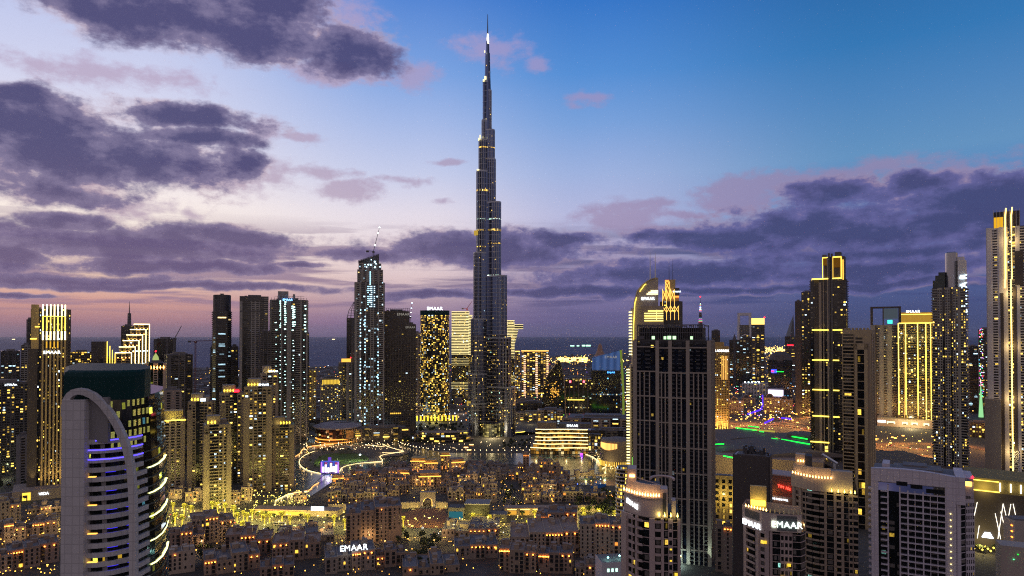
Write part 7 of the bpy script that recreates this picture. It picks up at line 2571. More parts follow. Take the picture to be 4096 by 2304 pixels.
# ------------------------------------------------------------------ wave-fronted mall pavilion
Y_ = 1120
xc = ux(2245, Y_)
t = thing('wave_front_building', 'six-storey waterfront building with wavy golden light lines on every floor', 'restaurant building', (xc, Y_, 0), -math.atan2(xc, Y_))
mp = Y_ / FPX
rowsy = [(1716, 2143, 2348), (1731, 2143, 2348), (1747, 2142, 2350), (1761, 2140, 2352), (1775, 2133, 2360), (1791, 2122, 2410)]
base_ = MB()
prevz = 0
for i, (py, xa, xb) in enumerate(rowsy[::-1]):
 z = zy(py, Y_ - 6)
 n = 26
 pth = []
 for q in range(n + 1):
  f = q / n
  X_ = (xa - 2245) * mp + (xb - xa) * mp * f
  yo = -7 - 4.0 * math.sin(f * 2 * PI * 1.05 + .5 + i * .15) - (5 - i) * -.8 - 6 * math.sin(PI * f)
  pth.append((X_, yo))
 loop = pth + [(pth[-1][0], 22), (pth[0][0], 22)]
 MB().prism([(p[0], p[1] + 2.2) if p[1] < 20 else p for p in loop], prevz, z, list(range(len(loop) + 1)), 5.5).build('glass_storey', glass('wave_glass', .85, cols=('#e8a83c', '#c88a30', '#ffe09a'), strength=.85, ww=.46, wh=.38, cluster=.15, tint='#1a120a'), t)
 m = MB().prism(loop, z - .5, z + .35)
 m.build('floor_slab', c_sand3, t)
 MB().tube([(p[0], p[1] - .3, z - .05) for p in pth], .52, 5).build('wave_light', glow('wave_gold', '#ffdf90', 4.2), t)
 prevz = z + .35
add_box_part(t, 'roof_drum', surf('drum_brown', (.20, .15, .11)), (-95 * mp, -20 * mp, 0, 22, prevz, prevz + 9))
add_box_part(t, 'roof_wall', c_dark, (-10 * mp, 118 * mp, 4, 26, prevz, prevz + 7))
text('sign_lettering', 'EMAAR', 5.4, e_white, t, (44 * mp, 3.2, prevz + 2.2), ext=.3, bold=.25)
for q in range(5):
 lamp('quay_light', t, (-40 + q * 24, -34, 6), 5500, (1, .75, .3), 1)
pole_me = MB().tube([(0, 0, 0), (0, 0, 11)], .28, 6).mesh('pole', glow('pole_white', '#fff0d0', 1.8))
cap_me = MB().lathe([(.1, 11), (.6, 11.4), (.1, 12)], 8).mesh('lamp_cap', e_warm)
for i, x in enumerate((2148, 2178, 2220, 2242, 2276, 2291, 2304)):
 t = thing('quay_mast', 'slim lit white mast on the quay below the wavy building, %s' % ORD[i], 'mast', G(x, 1813, 1), 0, 'lit masts on the quay')
 inst('pole', pole_me, t, (0, 0, 0))
 inst('lamp_cap', cap_me, t, (0, 0, 0))
t = thing('violet_kiosk', 'tiny violet lit kiosk at the basin edge', 'kiosk', G(2326, 1820, .5))
MB().box(-2, 2, -2, 2, 0, 3.2).build('lit_body', e_purple, t)
MB().lathe([(2.6, 3.2), (.1, 5)], 8).build('roof', c_metal, t)
lamp('violet_light', t, (0, -5, 3), 2500, (.8, .2, 1), .6)
# quay side wings
Y_ = 1080
t = slab_tower('low curved wing with cream lit windows right of the wavy building', 2352, 2408, 1738, 1100, .5, -14, 'gggg', None, c_beige, g_busy, 5, name='mall_wing', cat='mall wing', box=False)
t = slab_tower('plain brown drum wing beside the cream lit wing', 2405, 2442, 1752, 1060, .8, 0, 's|s|s', None, surf('drum_brown', (.20, .15, .11)), g_dark, 5, name='mall_wing', cat='mall wing', box=False)
xc = ux(2470, 1020)
t = thing('mall_wing', 'rounded mall wing with orange lit crescent window above a glowing drum', 'mall wing', (xc, 1020, 0), -math.atan2(xc, 1020))
zt = zy(1755, 1020)
MB().lathe([(26, 0), (26, zt - 8), (24, zt - 2), (15, zt), (.1, zt + .8)], 28, 0, 8).build('curved_wall', c_res, t)
m = MB()
for q in range(15):
 a = PI * (1.12 + .36 * q / 14)
 m.tube([(26.4 * math.cos(a), 8 + 26.4 * math.sin(a), zt - 12 - 3 * math.sin(q / 14 * PI)), (26.2 * math.cos(a), 8 + 26.2 * math.sin(a), zt - 5)], .75, 5)
m.build('crescent_window', glow('crescent_orange', '#ffb45c', 2.2), t)
m = MB()
for q in range(22):
 a = PI * (1.02 + .8 * q / 21)
 m.box(26.9 * math.cos(a) - .5, 26.9 * math.cos(a) + .5, 8 + 26.9 * math.sin(a) - .4, 8 + 26.9 * math.sin(a) + .3, 1, 8.5)
m.build('glowing_drum', glow('drum_gold', '#f4c44c', 1.6), t)
lamp('wing_light', t, (-18, -28, 6), 9000, (1, .75, .3), 1)
# quay restaurants: sparkling terraces
m = MB()
for _ in range(150):
 x, y = rt.uniform(2360, 2470), rt.uniform(1800, 1875)
 if abs((y - 1800) - (x - 2360) * .66) > 22:
  continue
 p = G(x, y, rt.uniform(1, 5))
 s = rt.uniform(.25, .55)
 m.box(p.x - s, p.x + s, p.y - s, p.y + s, p.z - s, p.z + s)
o = m.build('terrace_lights', glow('terrace_sparkle', '#ffcf80', 4))
o['kind'] = 'stuff'
# boats on the basin
boat_h = MB()
hp = [(-3.2, 0), (-2.2, -1), (1.8, -1), (3.6, 0), (1.8, 1), (-2.2, 1)]
boat_h.prism([(x * .8, y * .7) for x, y in hp], -.2, .9, pts1=hp)
hull_me = boat_h.mesh('hull', surf('boat_wood', (.12, .07, .04)))
roof_me = MB().box(-1.8, 1.6, -.9, .9, 2.3, 2.45).box(-1.7, -1.6, -.8, .8, .9, 2.3).box(1.4, 1.5, -.8, .8, .9, 2.3).mesh('canopy', c_sand3)
for i, (x, y) in enumerate(((2228, 1828), (2250, 1826), (2268, 1830), (2292, 1827), (2300, 1832), (2316, 1829))):
 t = thing('wooden_boat', 'small canopied boat moored in the bright basin, %s' % ORD[i], 'boat', G(x, y, .2), rt.uniform(-.4, .4), 'boats in the basin')
 inst('hull', hull_me, t, (0, 0, 0))
 inst('canopy', roof_me, t, (0, 0, 0))
# pool garden
t = sheet('pool_water', gpoly(smooth_pix([(2362, 1948), (2385, 1938), (2418, 1936), (2426, 1942), (2405, 1951), (2370, 1955)]), .5), glow('pool_blue', '#1a3c70', .5))
for (x, y, c) in ((2365, 1932, e_warm), (2385, 1938, e_orange), (2402, 1926, e_cool), (2422, 1930, glow('azure_lamp', '#60b0ff', 5)), (2345, 1930, e_gold), (2310, 1945, glow('azure_lamp2', '#6080ff', 4)), (2430, 1990, e_orange), (2450, 1996, e_orange), (2440, 1975, e_gold)):
 t = thing('garden_lamp', 'small pool garden lamp, %s' % ('at column %d' % x if False else {2365: 'above the pool left end', 2385: 'orange one above the pool', 2402: 'cool white one above the pool', 2422: 'azure one at the pool head', 2345: 'golden one left of the pool', 2310: 'blue one far left of the pool', 2430: 'orange one on the left of the round terrace', 2450: 'orange one on the right of the round terrace', 2440: 'golden one behind the round terrace'}[x]), 'lamp', G(x, y, 0))
 MB().tube([(0, 0, 0), (0, 0, 2.4)], .08, 5).build('pole', c_metal, t)
 MB().lathe([(.05, 2.3), (.7, 2.9), (.05, 3.5)], 8).build('lamp_head', c, t)
# round white apartment tower beside the rounded tower
t = slab_tower('round white balcony tower half hidden by the near rounded tower', 2466, 2530, 1868, 640, .8, 0, ['b'], None, c_white, g_busy, 3.5, pts=lambda w, d: [(w / 2 * math.cos(2 * PI * q / 20 - PI / 2), d / 2 * math.sin(2 * PI * q / 20 - PI / 2)) for q in range(20)], name='round_tower', cat='apartment tower', box=False)
# teal-lit roof building at the bottom
A = ux(2448, 520)
t = thing('teal_roof_building', 'pale box building with teal lit roof terrace beside the rounded tower foot', 'building', (A, 520, 0), R(8))
zt = zy(2250, 520)
MB().box(-8, 14, 0, 20, 0, zt).build('wall', c_white, t)
MB().box(-7.6, 13.6, .4, 19.6, zt, zt + .2).build('roof', c_roof, t)
for q in range(3):
 MB().box(-4 + q * 3.2, -2.4 + q * 3.2, -.2, -.05, zt - 7, zt - 4.6).build('lit_window', glow('window_mint', '#c8ffe8', 2), t)
for (x, y) in ((-2, 5), (8, 8)):
 MB().lathe([(.05, zt + 1.5), (.8, zt + 2.2), (.05, zt + 3)], 8, x, y).build('roof_floodlight', glow('flood_teal', '#a0fff0', 10), t)
 lamp('roof_light', t, (x, y, zt + 3.4), 500, (.5, 1, .9), .4)
# ------------------------------------------------------------------ right: mall roofs, windowless block, signs
zt = 27
MX0, MX1 = ux(2870, 1330), ux(3470, 1330)
t = thing('mall_hall', 'huge low mall with grey vaulted roofs edged by green lights', 'shopping mall', (ux(3100, 1150), 1130, 0))
ox_ = ux(3100, 1150)
roofm = surf('mall_roof', (.17, .145, .13), streak=False, var=.12, scale=.03, spec=.08)
m = MB()
def cell(px, Y):
 return (ux(px, Y) - ox_, Y - 1130)
quadL = [cell(2860, 960), cell(3290, 900), cell(3330, 1130), cell(2860, 1225)]
m.prism(quadL, 0, zt)
m.build('hall_wall', c_sand2, t)
m = MB()
for (xa, xb, Ya, Yb, hh) in ((2880, 3060, 1090, 1190, 5), (2870, 3000, 980, 1070, 5), (3010, 3260, 940, 1080, 7), (3080, 3270, 1090, 1150, 4)):
 a, b = cell(xa, Ya), cell(xb, Yb)
 n = 12
 for q in range(n):
  f, g_ = q / n, (q + 1) / n
  xa_, xb_ = a[0] + (b[0] - a[0]) * f, a[0] + (b[0] - a[0]) * g_
  za, zb_ = zt + hh * math.sin(PI * f), zt + hh * math.sin(PI * g_)
  m.quad((xa_, a[1], za), (xb_, a[1], zb_), (xb_, b[1], zb_), (xa_, b[1], za))
  m.quad((xa_, a[1], zt - .1), (xb_, a[1], zt - .1), (xb_, a[1], zb_), (xa_, a[1], za))
m.build('vaulted_roof', roofm, t)
m = MB()
m.lathe([(26, zt), (26, zt + 9), (22, zt + 10.5), (.1, zt + 11)], 28, *cell(3215, 1100))
m.build('round_skylight', roofm, t)
Zr = lambda x, y: G(x, y, zt + 2)
gz = glow('green_led', '#12d83c', 3.6)
for (xa, ya, xb, yb, n) in ((2945, 1722, 3030, 1733, 16), (3040, 1737, 3058, 1739, 4), (3088, 1766, 3112, 1769, 6), (3128, 1770, 3242, 1790, 24), (3170, 1758, 3232, 1769, 14), (2862, 1790, 2900, 1788, 6), (2896, 1838, 2935, 1846, 7), (2995, 1715, 3040, 1720, 8)):
 m = MB()
 for q in range(n):
  p = Zr(xa + (xb - xa) * q / n, ya + (yb - ya) * q / n)
  m.box(p.x - ox_ - .9, p.x - ox_ + .9, p.y - 1130 - .6, p.y - 1130 + .6, p.z + 4, p.z + 5.4)
 m.build('green_light_row', gz, t)
 p = Zr((xa + xb) / 2, (ya + yb) / 2)
 lamp('green_light', t, (p.x - ox_, p.y - 1130 - 4, p.z + 8), 700, (.1, 1, .25), 1)
for (xa, xb, y) in ((3010, 3100, 1728), (3100, 3120, 1760), (3170, 3220, 1752)):
 a, b = Zr(xa, y), Zr(xb, y + 8)
 MB().tube([tuple(a - Vector((ox_, 1130, -4))), tuple(b - Vector((ox_, 1130, -4)))], 1.4, 4).build('skylight_strip', glow('skylight_olive', '#c8b850', .8), t)
t = slab_tower('dark brown windowless block with jumbled roof machinery, centre right', 2934, 3082, 1822, 520, .6, -8, 's', None, c_brown, g_dark, 3.6, name='windowless_block', cat='building', box=False)
w, d, h = dims(t)
m = MB()
for _ in range(26):
 x, y = rt.uniform(-w * .3, w * .4), rt.uniform(-d * .4, d * .3)
 s = rt.uniform(.8, 2.6)
 m.box(x, x + s, y, y + s * 1.2, h, h + rt.uniform(1, 6.5))
for _ in range(10):
 m.tube([(rt.uniform(-w * .3, w * .4), -d * .2, h + 1), (rt.uniform(-w * .3, w * .4), d * .1, h + rt.uniform(4, 9))], .2, 4)
m.build('roof_machinery', c_metal, t)
A = ux(3130, 560)
t = thing('mall_sign_building', 'red lit mall entrance block lettered in white and red between two near towers', 'mall entrance', (A, 560, 0), -math.atan2(A, 560) + R(-14))
zt2 = zy(1905, 560)
MB().box(-16, 12, 0, 20, 0, zt2).build('wall', surf('sign_brick', (.26, .12, .07)), t)
MB().box(-16.5, 12.5, -.6, 20, zt2, zt2 + 1).build('roof_edge', c_pink, t)
MB().box(-14, 10, -1.4, -.2, zt2 - 17.4, zt2 - 16.4).build('sign_ledge', c_sand3, t)
text('sign_lettering', 'THE DUBAI MALL', 2.1, e_white, t, (-9.0, -1.8, zt2 - 19.5), ext=.2, sx=.8, align='LEFT')
text('red_lettering', 'TiM 10t', 3.2, glow('letters_red', '#ff4030', 5), t, (.6, -.8, zt2 - 10), (PI / 2, R(10), 0), ext=.2, bold=.12)
lamp('red_light', t, (3, -4, zt2 - 9), 350, (1, .12, .05), .6)
lamp('sign_wash', t, (-9, -4, zt2 - 14), 500, (1, .5, .15), .6)
t = slab_tower('yellow lit mall block with dark slots right of the huge dark tower', 2856, 2928, 1902, 700, .5, 0, 'w|w|w', None, c_gold, g_busy, 6, name='mall_wing', cat='mall wing', box=False)
w, d, h = dims(t)
lamp('wall_wash', t, (0, -d / 2 - 7, h * .6), 9000, (1, .78, .2), 1)
# shopping street
t = thing('shop_street', 'row of dazzling white shopfronts on the steep street beside the huge dark tower', 'shop row', G(2862, 2080), R(52))
MB().box(0, 60, 0, 14, 0, 10).build('wall', c_grey, t)
for q in range(7):
 MB().box(3 + q * 8, 9 + q * 8, -.4, -.1, 1, 6.5).build('shopfront', glow('shopfront_white', '#fff0c8', 2.4), t)
lamp('street_light', t, (20, -8, 5), 3000, (1, .9, .6), .6)
lamp('street_light', t, (45, -8, 5), 3000, (1, .9, .6), .6)
# low roofs at far right, between towers
t = thing('long_hall', 'long dark flat-roofed hall behind the lilac slab tower', 'hall', (ux(3560, 900), 880, 0))
MB().box(-75, 90, 0, 150, 0, 20).build('hall_wall', c_brown, t)
MB().box(-76, 91, -1, 151, 20, 21).build('flat_roof', surf('roof_brown', (.11, .09, .08), streak=False, var=.3, spec=.08), t)
t = thing('concrete_garage', 'pale concrete box building at the lower right edge with tiny coloured lights', 'building', (ux(4100, 470), 470, 0), R(-4))
MB().box(-8, 26, 0, 12, 0, zy(2085, 470)).build('wall', c_beige, t)
MB().box(-7, 25, 1, 11, zy(2085, 470), zy(2085, 470) + 1).build('roof', c_roof, t)
m = MB()
for q in range(7):
 m.box(-8.4, -8.0, 2 + 0, 3.5, zy(2085, 470) - 4 - q * 4.0, zy(2085, 470) - 3.4 - q * 4.0)
m.build('side_lamps', e_orange, t)
t = thing('near_terrace', 'pale curved terrace wall at the bottom right corner', 'wall', (ux(4080, 380), 380, 0), R(-24))
MB().box(-10, 30, 0, 12, 0, zy(2190, 380)).build('wall', c_beige, t)
for (x, z, c) in ((-2, 4, e_green), (3, 6, e_warm), (-4, 7, glow('tiny_green', '#50ff90', 4))):
 MB().lathe([(.05, -.3), (.35, 0), (.05, .3)], 6).build('wall_lamp', c, t).location = (x, -.5, zy(2190, 380) - z)
# ------------------------------------------------------------------ street lamps
lp_pole = MB().tube([(0, 0, 0), (0, 0, 10), (1.4, 0, 10.8)], .14, 5).mesh('lamp_pole', c_metal)
lp_head = MB().box(.9, 2.3, -.35, .35, 10.5, 10.8).mesh('lamp_head', glow('street_lamp_head', '#ffc870', 9))
lp_head2 = MB().box(.4, 2.8, -1.0, 1.0, 10.2, 11.2).mesh('lamp_head', glow('street_lamp_orange', '#ffa040', 9))
def street_lamps(label, group, pix, step, energy, col, head, jitter=0, every=1, z=.3, sc=1.0):
 P = [G(x, y, z) for x, y in smooth_pix(pix, False, 12)]
 last, k = None, 0
 for p in P:
  if last is not None and (p - last).length < step:
   continue
  q = p + Vector((rt.uniform(-jitter, jitter), rt.uniform(-jitter, jitter), 0))
  t = thing('street_lamp', label, 'street lamp', q, rt.uniform(0, 6.28), group)
  t.scale = (sc, sc, sc)
  inst('lamp_pole', lp_pole, t, (0, 0, 0))
  inst('lamp_head', head, t, (0, 0, 0))
  if energy and k % every == 0:
   lamp('lamp_light', t, (1.6, 0, 9.8), energy, col, .5)
  last = p
  k += 1
yel = (1, .78, .22)
street_lamps('tall street lamp along the far kerb of the palm boulevard', 'street lamps on the palm boulevard', [(x, y - 14) for x, y in blvd], 28, 15000, yel, lp_head)
street_lamps('tall street lamp along the near kerb of the palm boulevard', 'street lamps on the near kerb', [(x, y + 16) for x, y in blvd], 40, 12000, yel, lp_head)
org = (1, .45, .12)
for k, pth in enumerate(([(2880, 1700), (3000, 1690), (3150, 1708), (3300, 1738), (3450, 1770), (3700, 1800)], [(2870, 1680), (3010, 1705), (3130, 1690), (3260, 1665), (3420, 1650)], [(2900, 1715), (3060, 1698), (3240, 1716), (3500, 1790), (3740, 1830)], [(3440, 1800), (3560, 1778), (3700, 1775), (3900, 1790), (4120, 1830)])):
 street_lamps('orange street lamp on the motorway interchange, strand %s' % ('sweeping right', 'climbing away', 'nearest the mall', 'below the gold outlined tower')[k], 'orange lamps of the interchange', pth, 40, 42000, org, lp_head2, 8, 1, 1.0, 1.3)
street_lamps('street lamp on the curved road at the far left', 'street lamps at the far left', [(-60, 1960), (60, 1900), (110, 1850), (90, 1790)], 30, 3500, (.9, 1, .5), lp_head)
for (lab, gp, pth, st_, en, cl_) in (
  ('street lamp among the tan residential towers', 'lamps among the residential towers', [(640, 1900), (760, 1960), (880, 1990), (980, 2010), (1100, 1990), (1190, 1960)], 26, 1300, yel),
  ('street lamp behind the residential towers', 'lamps behind the residential towers', [(640, 1820), (800, 1850), (960, 1850), (1150, 1800), (1240, 1770)], 45, 2500, yel),
  ('street lamp in the lanes of the old quarter', 'lamps in the lanes of the old quarter', [(1330, 1975), (1500, 1960), (1650, 1965), (1700, 1930), (1850, 1945), (2000, 1960), (2060, 2020), (2200, 1985), (2280, 1965)], 30, 4200, (1, .68, .25)),
  ('lamp on the dim drive below the unfinished towers', 'lamps below the unfinished towers', [(1240, 1760), (1400, 1740), (1560, 1735), (1660, 1690)], 40, 7000, (.7, .95, 1)),
  ('lamp on the drive behind the oval tower', 'lamps behind the oval tower', [(1660, 1660), (1800, 1660), (1880, 1650)], 40, 9000, (1, .7, .4)),
  ('lamp on the road behind the spire podium', 'lamps behind the spire podium', [(2070, 1690), (2140, 1700), (2260, 1700), (2350, 1690)], 40, 6000, (1, .8, .4)),
  ('lamp in the lanes between the foreground blocks', 'lamps in the foreground lanes', [(700, 2190), (860, 2205), (1060, 2140), (1290, 2140), (1500, 2190), (1690, 2240), (1760, 2160), (2010, 2140), (2320, 2110), (2330, 2200)], 28, 3600, (1, .62, .25)),
  ('lamp at the left quarter lanes', 'lamps at the left quarter', [(-40, 2060), (100, 2080), (240, 2060), (220, 2180), (60, 2180)], 34, 2600, (1, .62, .25))):
 cl_ = cl_[:3]
 street_lamps(lab, gp, pth, st_, en, cl_, lp_head, 4, 1, .3, .8)
# cool construction floodlights at the foot of the unfinished supertall
for i, (x, y) in enumerate(((1450, 1728), (1474, 1728), (1540, 1745), (1560, 1735), (1645, 1688), (1690, 1685), (1520, 1700), (1500, 1745))):
 t = thing('work_floodlight', 'blue-white work floodlight at the foot of the unfinished towers, %s' % ORD[i], 'floodlight', G(x, y, 0) , 0, 'work floodlights')
 MB().tube([(0, 0, 0), (0, 0, 12)], .2, 5).build('pole', c_metal, t)
 MB().lathe([(.05, 11.5), (1.7, 12.8), (.05, 14.2)], 8).build('lamp_head', glow('work_flood', '#b8e4ff', 8), t)
 lamp('work_light', t, (0, -2, 14), 9000, (.6, .85, 1), .8)
# ------------------------------------------------------------------ vehicles
def body_mesh(L, w, h, mat, bus=False):
 m = MB()
 m.box(-L / 2, L / 2, -w / 2, w / 2, .35, h * (.9 if bus else .55))
 if bus:
  m.box(-L / 2 + .3, L / 2 - .3, -w / 2 + .1, w / 2 - .1, h * .9, h)
 else:
  m.prism([(-L * .35, -w * .45), (L * .25, -w * .45), (L * .25, w * .45), (-L * .35, w * .45)], h * .55, h, pts1=[(-L * .22, -w * .38), (L * .12, -w * .38), (L * .12, w * .38), (-L * .22, w * .38)])
 return m.mesh('body', mat)
wheel_me = MB().tube([(0, -.14, 0), (0, .14, 0)], .34, 10).mesh('wheel', surf('tyre', (.02, .02, .02)))
head_me = MB().box(-.1, .1, -.28, .28, -.18, .18).mesh('headlight', glow('headlight', '#fff6e0', 7))
tail_me = MB().box(-.1, .1, -.28, .28, -.18, .18).mesh('tail_light', glow('tail_light', '#ff1828', 7))
glass_me = MB().box(-1.2, .9, -.84, .84, .86, 1.30).mesh('windows', win_dark)
car_bodies = [body_mesh(4.6, 1.85, 1.5, surf('car_' + n_, c_, rough=.3)) for n_, c_ in (('white', (.6, .6, .6)), ('black', (.03, .03, .03)), ('silver', (.35, .36, .38)), ('red', (.3, .03, .02)))]
bus_me = body_mesh(12, 2.6, 3.2, surf('car_white', (.6, .6, .6)), True)
cnames = ['white', 'black', 'silver', 'red']
def vehicle(label, px, py, heading, kind, ci=0, group='cars on the boulevard', big=1.0):
 p = G(px, py, .27)
 t = thing('bus' if kind == 'bus' else 'car', label, 'bus' if kind == 'bus' else 'car', p, heading, None if kind == 'bus' else group)
 L, w = (12, 2.6) if kind == 'bus' else (4.6, 1.85)
 inst('body', bus_me if kind == 'bus' else car_bodies[ci], t, (0, 0, 0))
 if kind != 'bus':
  inst('windows', glass_me, t, (0, 0, 0))
 else:
  MB().box(-5.6, 5.6, -1.34, 1.34, 1.5, 2.5).build('windows', win_dark, t)
 for sx in (-.32, .32):
  for sy in (-.5, .5):
   inst('wheel', wheel_me, t, (sx * L, sy * w * .9, .34))
 for sy in (-.33, .33):
  inst('headlight', head_me, t, (L / 2 + .05, sy * w, .7))
  inst('tail_light', tail_me, t, (-L / 2 - .05, sy * w, .75))
 return t
vehicle('white bus stopped on the boulevard left of the lit kiosk', 1118, 2101, R(-3), 'bus')
vehicle('red car with glowing tail lights on the boulevard left of the bus', 1012, 2112, R(175), 'car', 3)
vehicle('white car turning at the red plaza mouth', 1690, 2112, R(-80), 'car', 0)
places = [(690, 2062, 0), (722, 2072, 0), (748, 2070, 0), (802, 2076, 180), (838, 2080, 180), (890, 2086, 0), (930, 2094, 180), (1064, 2116, 180), (1190, 2116, 0), (1260, 2118, 180), (1745, 2136, 0), (1838, 2134, 180), (2004, 2132, 0), (2180, 2122, 180), (2260, 2112, 0), (2440, 2096, 180)]
for i, (x, y, a) in enumerate(places):
 vehicle('small %s car on the boulevard carriageway, %s of the spread out cars' % (cnames[(i * 7) % 3], ORD[i]), x, y, R(a - 4), 'car', (i * 7) % 3)
for k in range(26):
 f = k / 26
 seg = rt.choice([((2880, 1700), (3150, 1708)), ((3150, 1708), (3450, 1770)), ((3450, 1770), (3700, 1800)), ((2900, 1715), (3240, 1716)), ((3260, 1665), (3010, 1705))])
 u_ = rt.random()
 vehicle('tiny car with lit lamps on the far motorway interchange', seg[0][0] + (seg[1][0] - seg[0][0]) * u_, seg[0][1] + (seg[1][1] - seg[0][1]) * u_, R(rt.choice([-25, 155])), 'car', rt.randrange(3), 'cars on the interchange')
# ------------------------------------------------------------------ tower cranes far left
crane('distant tower crane with a long flat jib left of the slim ribbed tower', ux(782, 1700), 1700, 0, zy(1372, 1700), (42, 2), 0, None, s=1.3, col=surf('crane_dull_red', (.16, .04, .03)))
crane('small raised crane on the dark concrete tower under construction', ux(700, 1330), 1330, zy(1372, 1330), 6, (26, 62), 0, None, s=1.2)
# ------------------------------------------------------------------ far low city and its lights (nobody could count it)
rc_ = random.Random(99)
def coast(X):
 pts = [(-9000, 4000), (-1500, 4000), (-400, 4600), (300, 6100), (1400, 7400), (3600, 6300), (9000, 5000)]
 for (a, ya), (b, yb) in zip(pts, pts[1:]):
  if a <= X <= b:
   return ya + (yb - ya) * (X - a) / (b - a)
 return 4000
lowm = surf('far_roofs', (.13, .12, .12), streak=False, var=.5, scale=.02)
m = MB()
n = 0
while n < 6500:
 Y = 1750 * (4.2 ** rc_.random())
 X = rc_.uniform(-.80, .80) * Y
 if Y > coast(X) - 40:
  continue
 s = rc_.uniform(7, 22)
 hh = rc_.choice([4, 6, 8, 10, 14, 22 if rc_.random() < .2 else 8])
 m.box(X, X + s, Y, Y + s * rc_.uniform(.6, 1.4), 0, hh)
 n += 1
o = m.build('far_low_city', lowm)
o['kind'] = 'stuff'
o['label'] = 'far low-rise districts spreading to the coast'
fl = {'warm': ('#ffc860', 5.0, 1500), 'orange': ('#ff9440', 5.0, 600), 'white': ('#e8f2ff', 5.0, 500), 'green': ('#70ffa0', 3.5, 90), 'red': ('#ff4050', 4.0, 140), 'violet': ('#9060ff', 4, 70)}
for nm, (c, s_, cnt) in fl.items():
 m = MB()
 n = 0
 while n < cnt:
  Y = 1500 * (4.6 ** rc_.random())
  X = rc_.gauss(0, .45) * Y
  if rc_.random() < .3:
   X = rc_.uniform(.28, .55) * Y
  if Y > coast(X) - 10 or abs(X / Y) > .8:
   continue
  s = (.35 + Y / 4200) * rc_.uniform(.6, 1.3)
  z = rc_.uniform(5, 16)
  m.box(X - s, X + s, Y - s, Y + s, z - s * .8, z + s * .8)
  n += 1
 o = m.build('far_city_lights', glow('far_' + nm, c, s_))
 o['kind'] = 'stuff'
 o['label'] = '%s lamps scattered over the far districts' % nm
# band of lights on the far coast
m = MB()
for _ in range(420):
 px, py = rc_.uniform(2230, 2350), rc_.gauss(1437, 4)
 p = G(px, py, 6)
 m.box(p.x - 3.2, p.x + 3.2, p.y - 3, p.y + 3, 3, 8)
for _ in range(120):
 px, py = rc_.uniform(2180, 2520), rc_.gauss(1444, 3)
 p = G(px, py, 6)
 m.box(p.x - 2, p.x + 2, p.y - 2, p.y + 2, 3, 7)
for _ in range(200):
 px, py = rc_.uniform(3060, 3170), rc_.gauss(1400, 7)
 p = G(px, py, 6)
 m.box(p.x - 3.5, p.x + 3.5, p.y - 3, p.y + 3, 3, 10)
o = m.build('coast_lights', glow('far_coast', '#ffce6a', 5))
o['kind'] = 'stuff'
o['label'] = 'dense golden lights on the far coast'
for i, (px, py) in enumerate(((2310, 1404), (2330, 1400), (2285, 1406), (2345, 1407))):
 t = thing('lit_ship', 'white lit ship on the sea beyond the coast lights, %s' % ORD[i], 'ship', at(px, py, 11000 + 10) * 1.0)
 p = at(px, 1408, 7600)
 t.location = (p.x * 1.5, 11000, 0)
 MB().prism([(-60, -10), (60, -10), (75, 0), (60, 10), (-60, 10)], 0, 12).build('hull', c_dark, t)
 MB().box(-50, -10 + 12 * i, -6, 6, 12, 30 + 6 * (i % 2)).build('lit_superstructure', glow('ship_mint', '#b8ffe0', 2.2), t)
for i, px in enumerate((55, 1335)):
 t = thing('lit_ship', 'tiny lit ship alone on the %s sea horizon' % ('left', 'middle')[i], 'ship', (ux(px, 26000), 26000, 0))
 MB().prism([(-90, -14), (90, -14), (110, 0), (90, 14), (-90, 14)], 0, 16).build('hull', c_dark, t)
 MB().box(-60, 40, -8, 8, 16, 44).build('lit_superstructure', glow('ship_warm', '#ffd8a0', 3), t)
# pyramid-roofed tan tower on the far coast
t = slab_tower('distant tan tower with pyramid top beyond the slanted blue block', 2376, 2424, 1432, 4200, .8, 0, 'www', None, c_tan, g_dim, 8, name='distant_tower', box=False)
w, d, h = dims(t)
MB().lathe([(w * .52, h), (w * .30, h + 40), (w * .26, h + 42), (w * .16, h + 78), (.5, h + 92)], 8).build('pyramid_roof', surf('roof_tan', (.36, .22, .15)), t)
# low fill between the towers: roofs, car parks and podium halls
fill = [
 ('low dim podium hall between the residential towers and the opera hall', 1150, 1290, 1758, 1300, .3, 12), ('low hall with lit ground floor behind the wide unfinished tower', 1232, 1300, 1680, 1500, .3, 12),
 ('bright lit low block left of the opera roof', 1228, 1270, 1702, 1400, .4, 18), ('dark car park deck behind the opera hall', 1300, 1420, 1688, 1420, .3, 14),
 ('terraced dark podium at the foot of the unfinished supertall', 1410, 1640, 1712, 1240, .25, 14), ('low block behind the oval tower', 1790, 1880, 1640, 1800, .3, 12),
 ('low grey station hall with pale roof lamps right of the spire', 2066, 2180, 1610, 1720, .3, 16), ('long low slab with white fins behind the wavy building', 2060, 2200, 1650, 1560, .2, 16),
 ('curved dark mall drum with lit seams above the wavy building', 2150, 2252, 1640, 1330, .6, 20), ('flat olive roofed mall hall behind the wavy building', 2250, 2560, 1672, 1250, .5, 20),
 ('low mall hall roof right of the wavy building', 2350, 2540, 1722, 1130, .3, 20),
 ('dim low block at the far left under the road', -60, 120, 1990, 790, .3, 10), ('low block between the gold finned tower and the curved tower', 280, 480, 1760, 1150, .3, 14),
 ('dark block at the left edge behind the lettered block', -80, 60, 1600, 1100, .5, 20), ('low tan block right of the green lantern tower foot', 640, 800, 1800, 1020, .3, 18),
 ('dim low block row under the distant cluster', 2880, 3240, 1620, 2000, .1, 16), ('dark roofed hall under the cylinder tower', 3860, 3960, 1690, 1300, .4, 20),
]
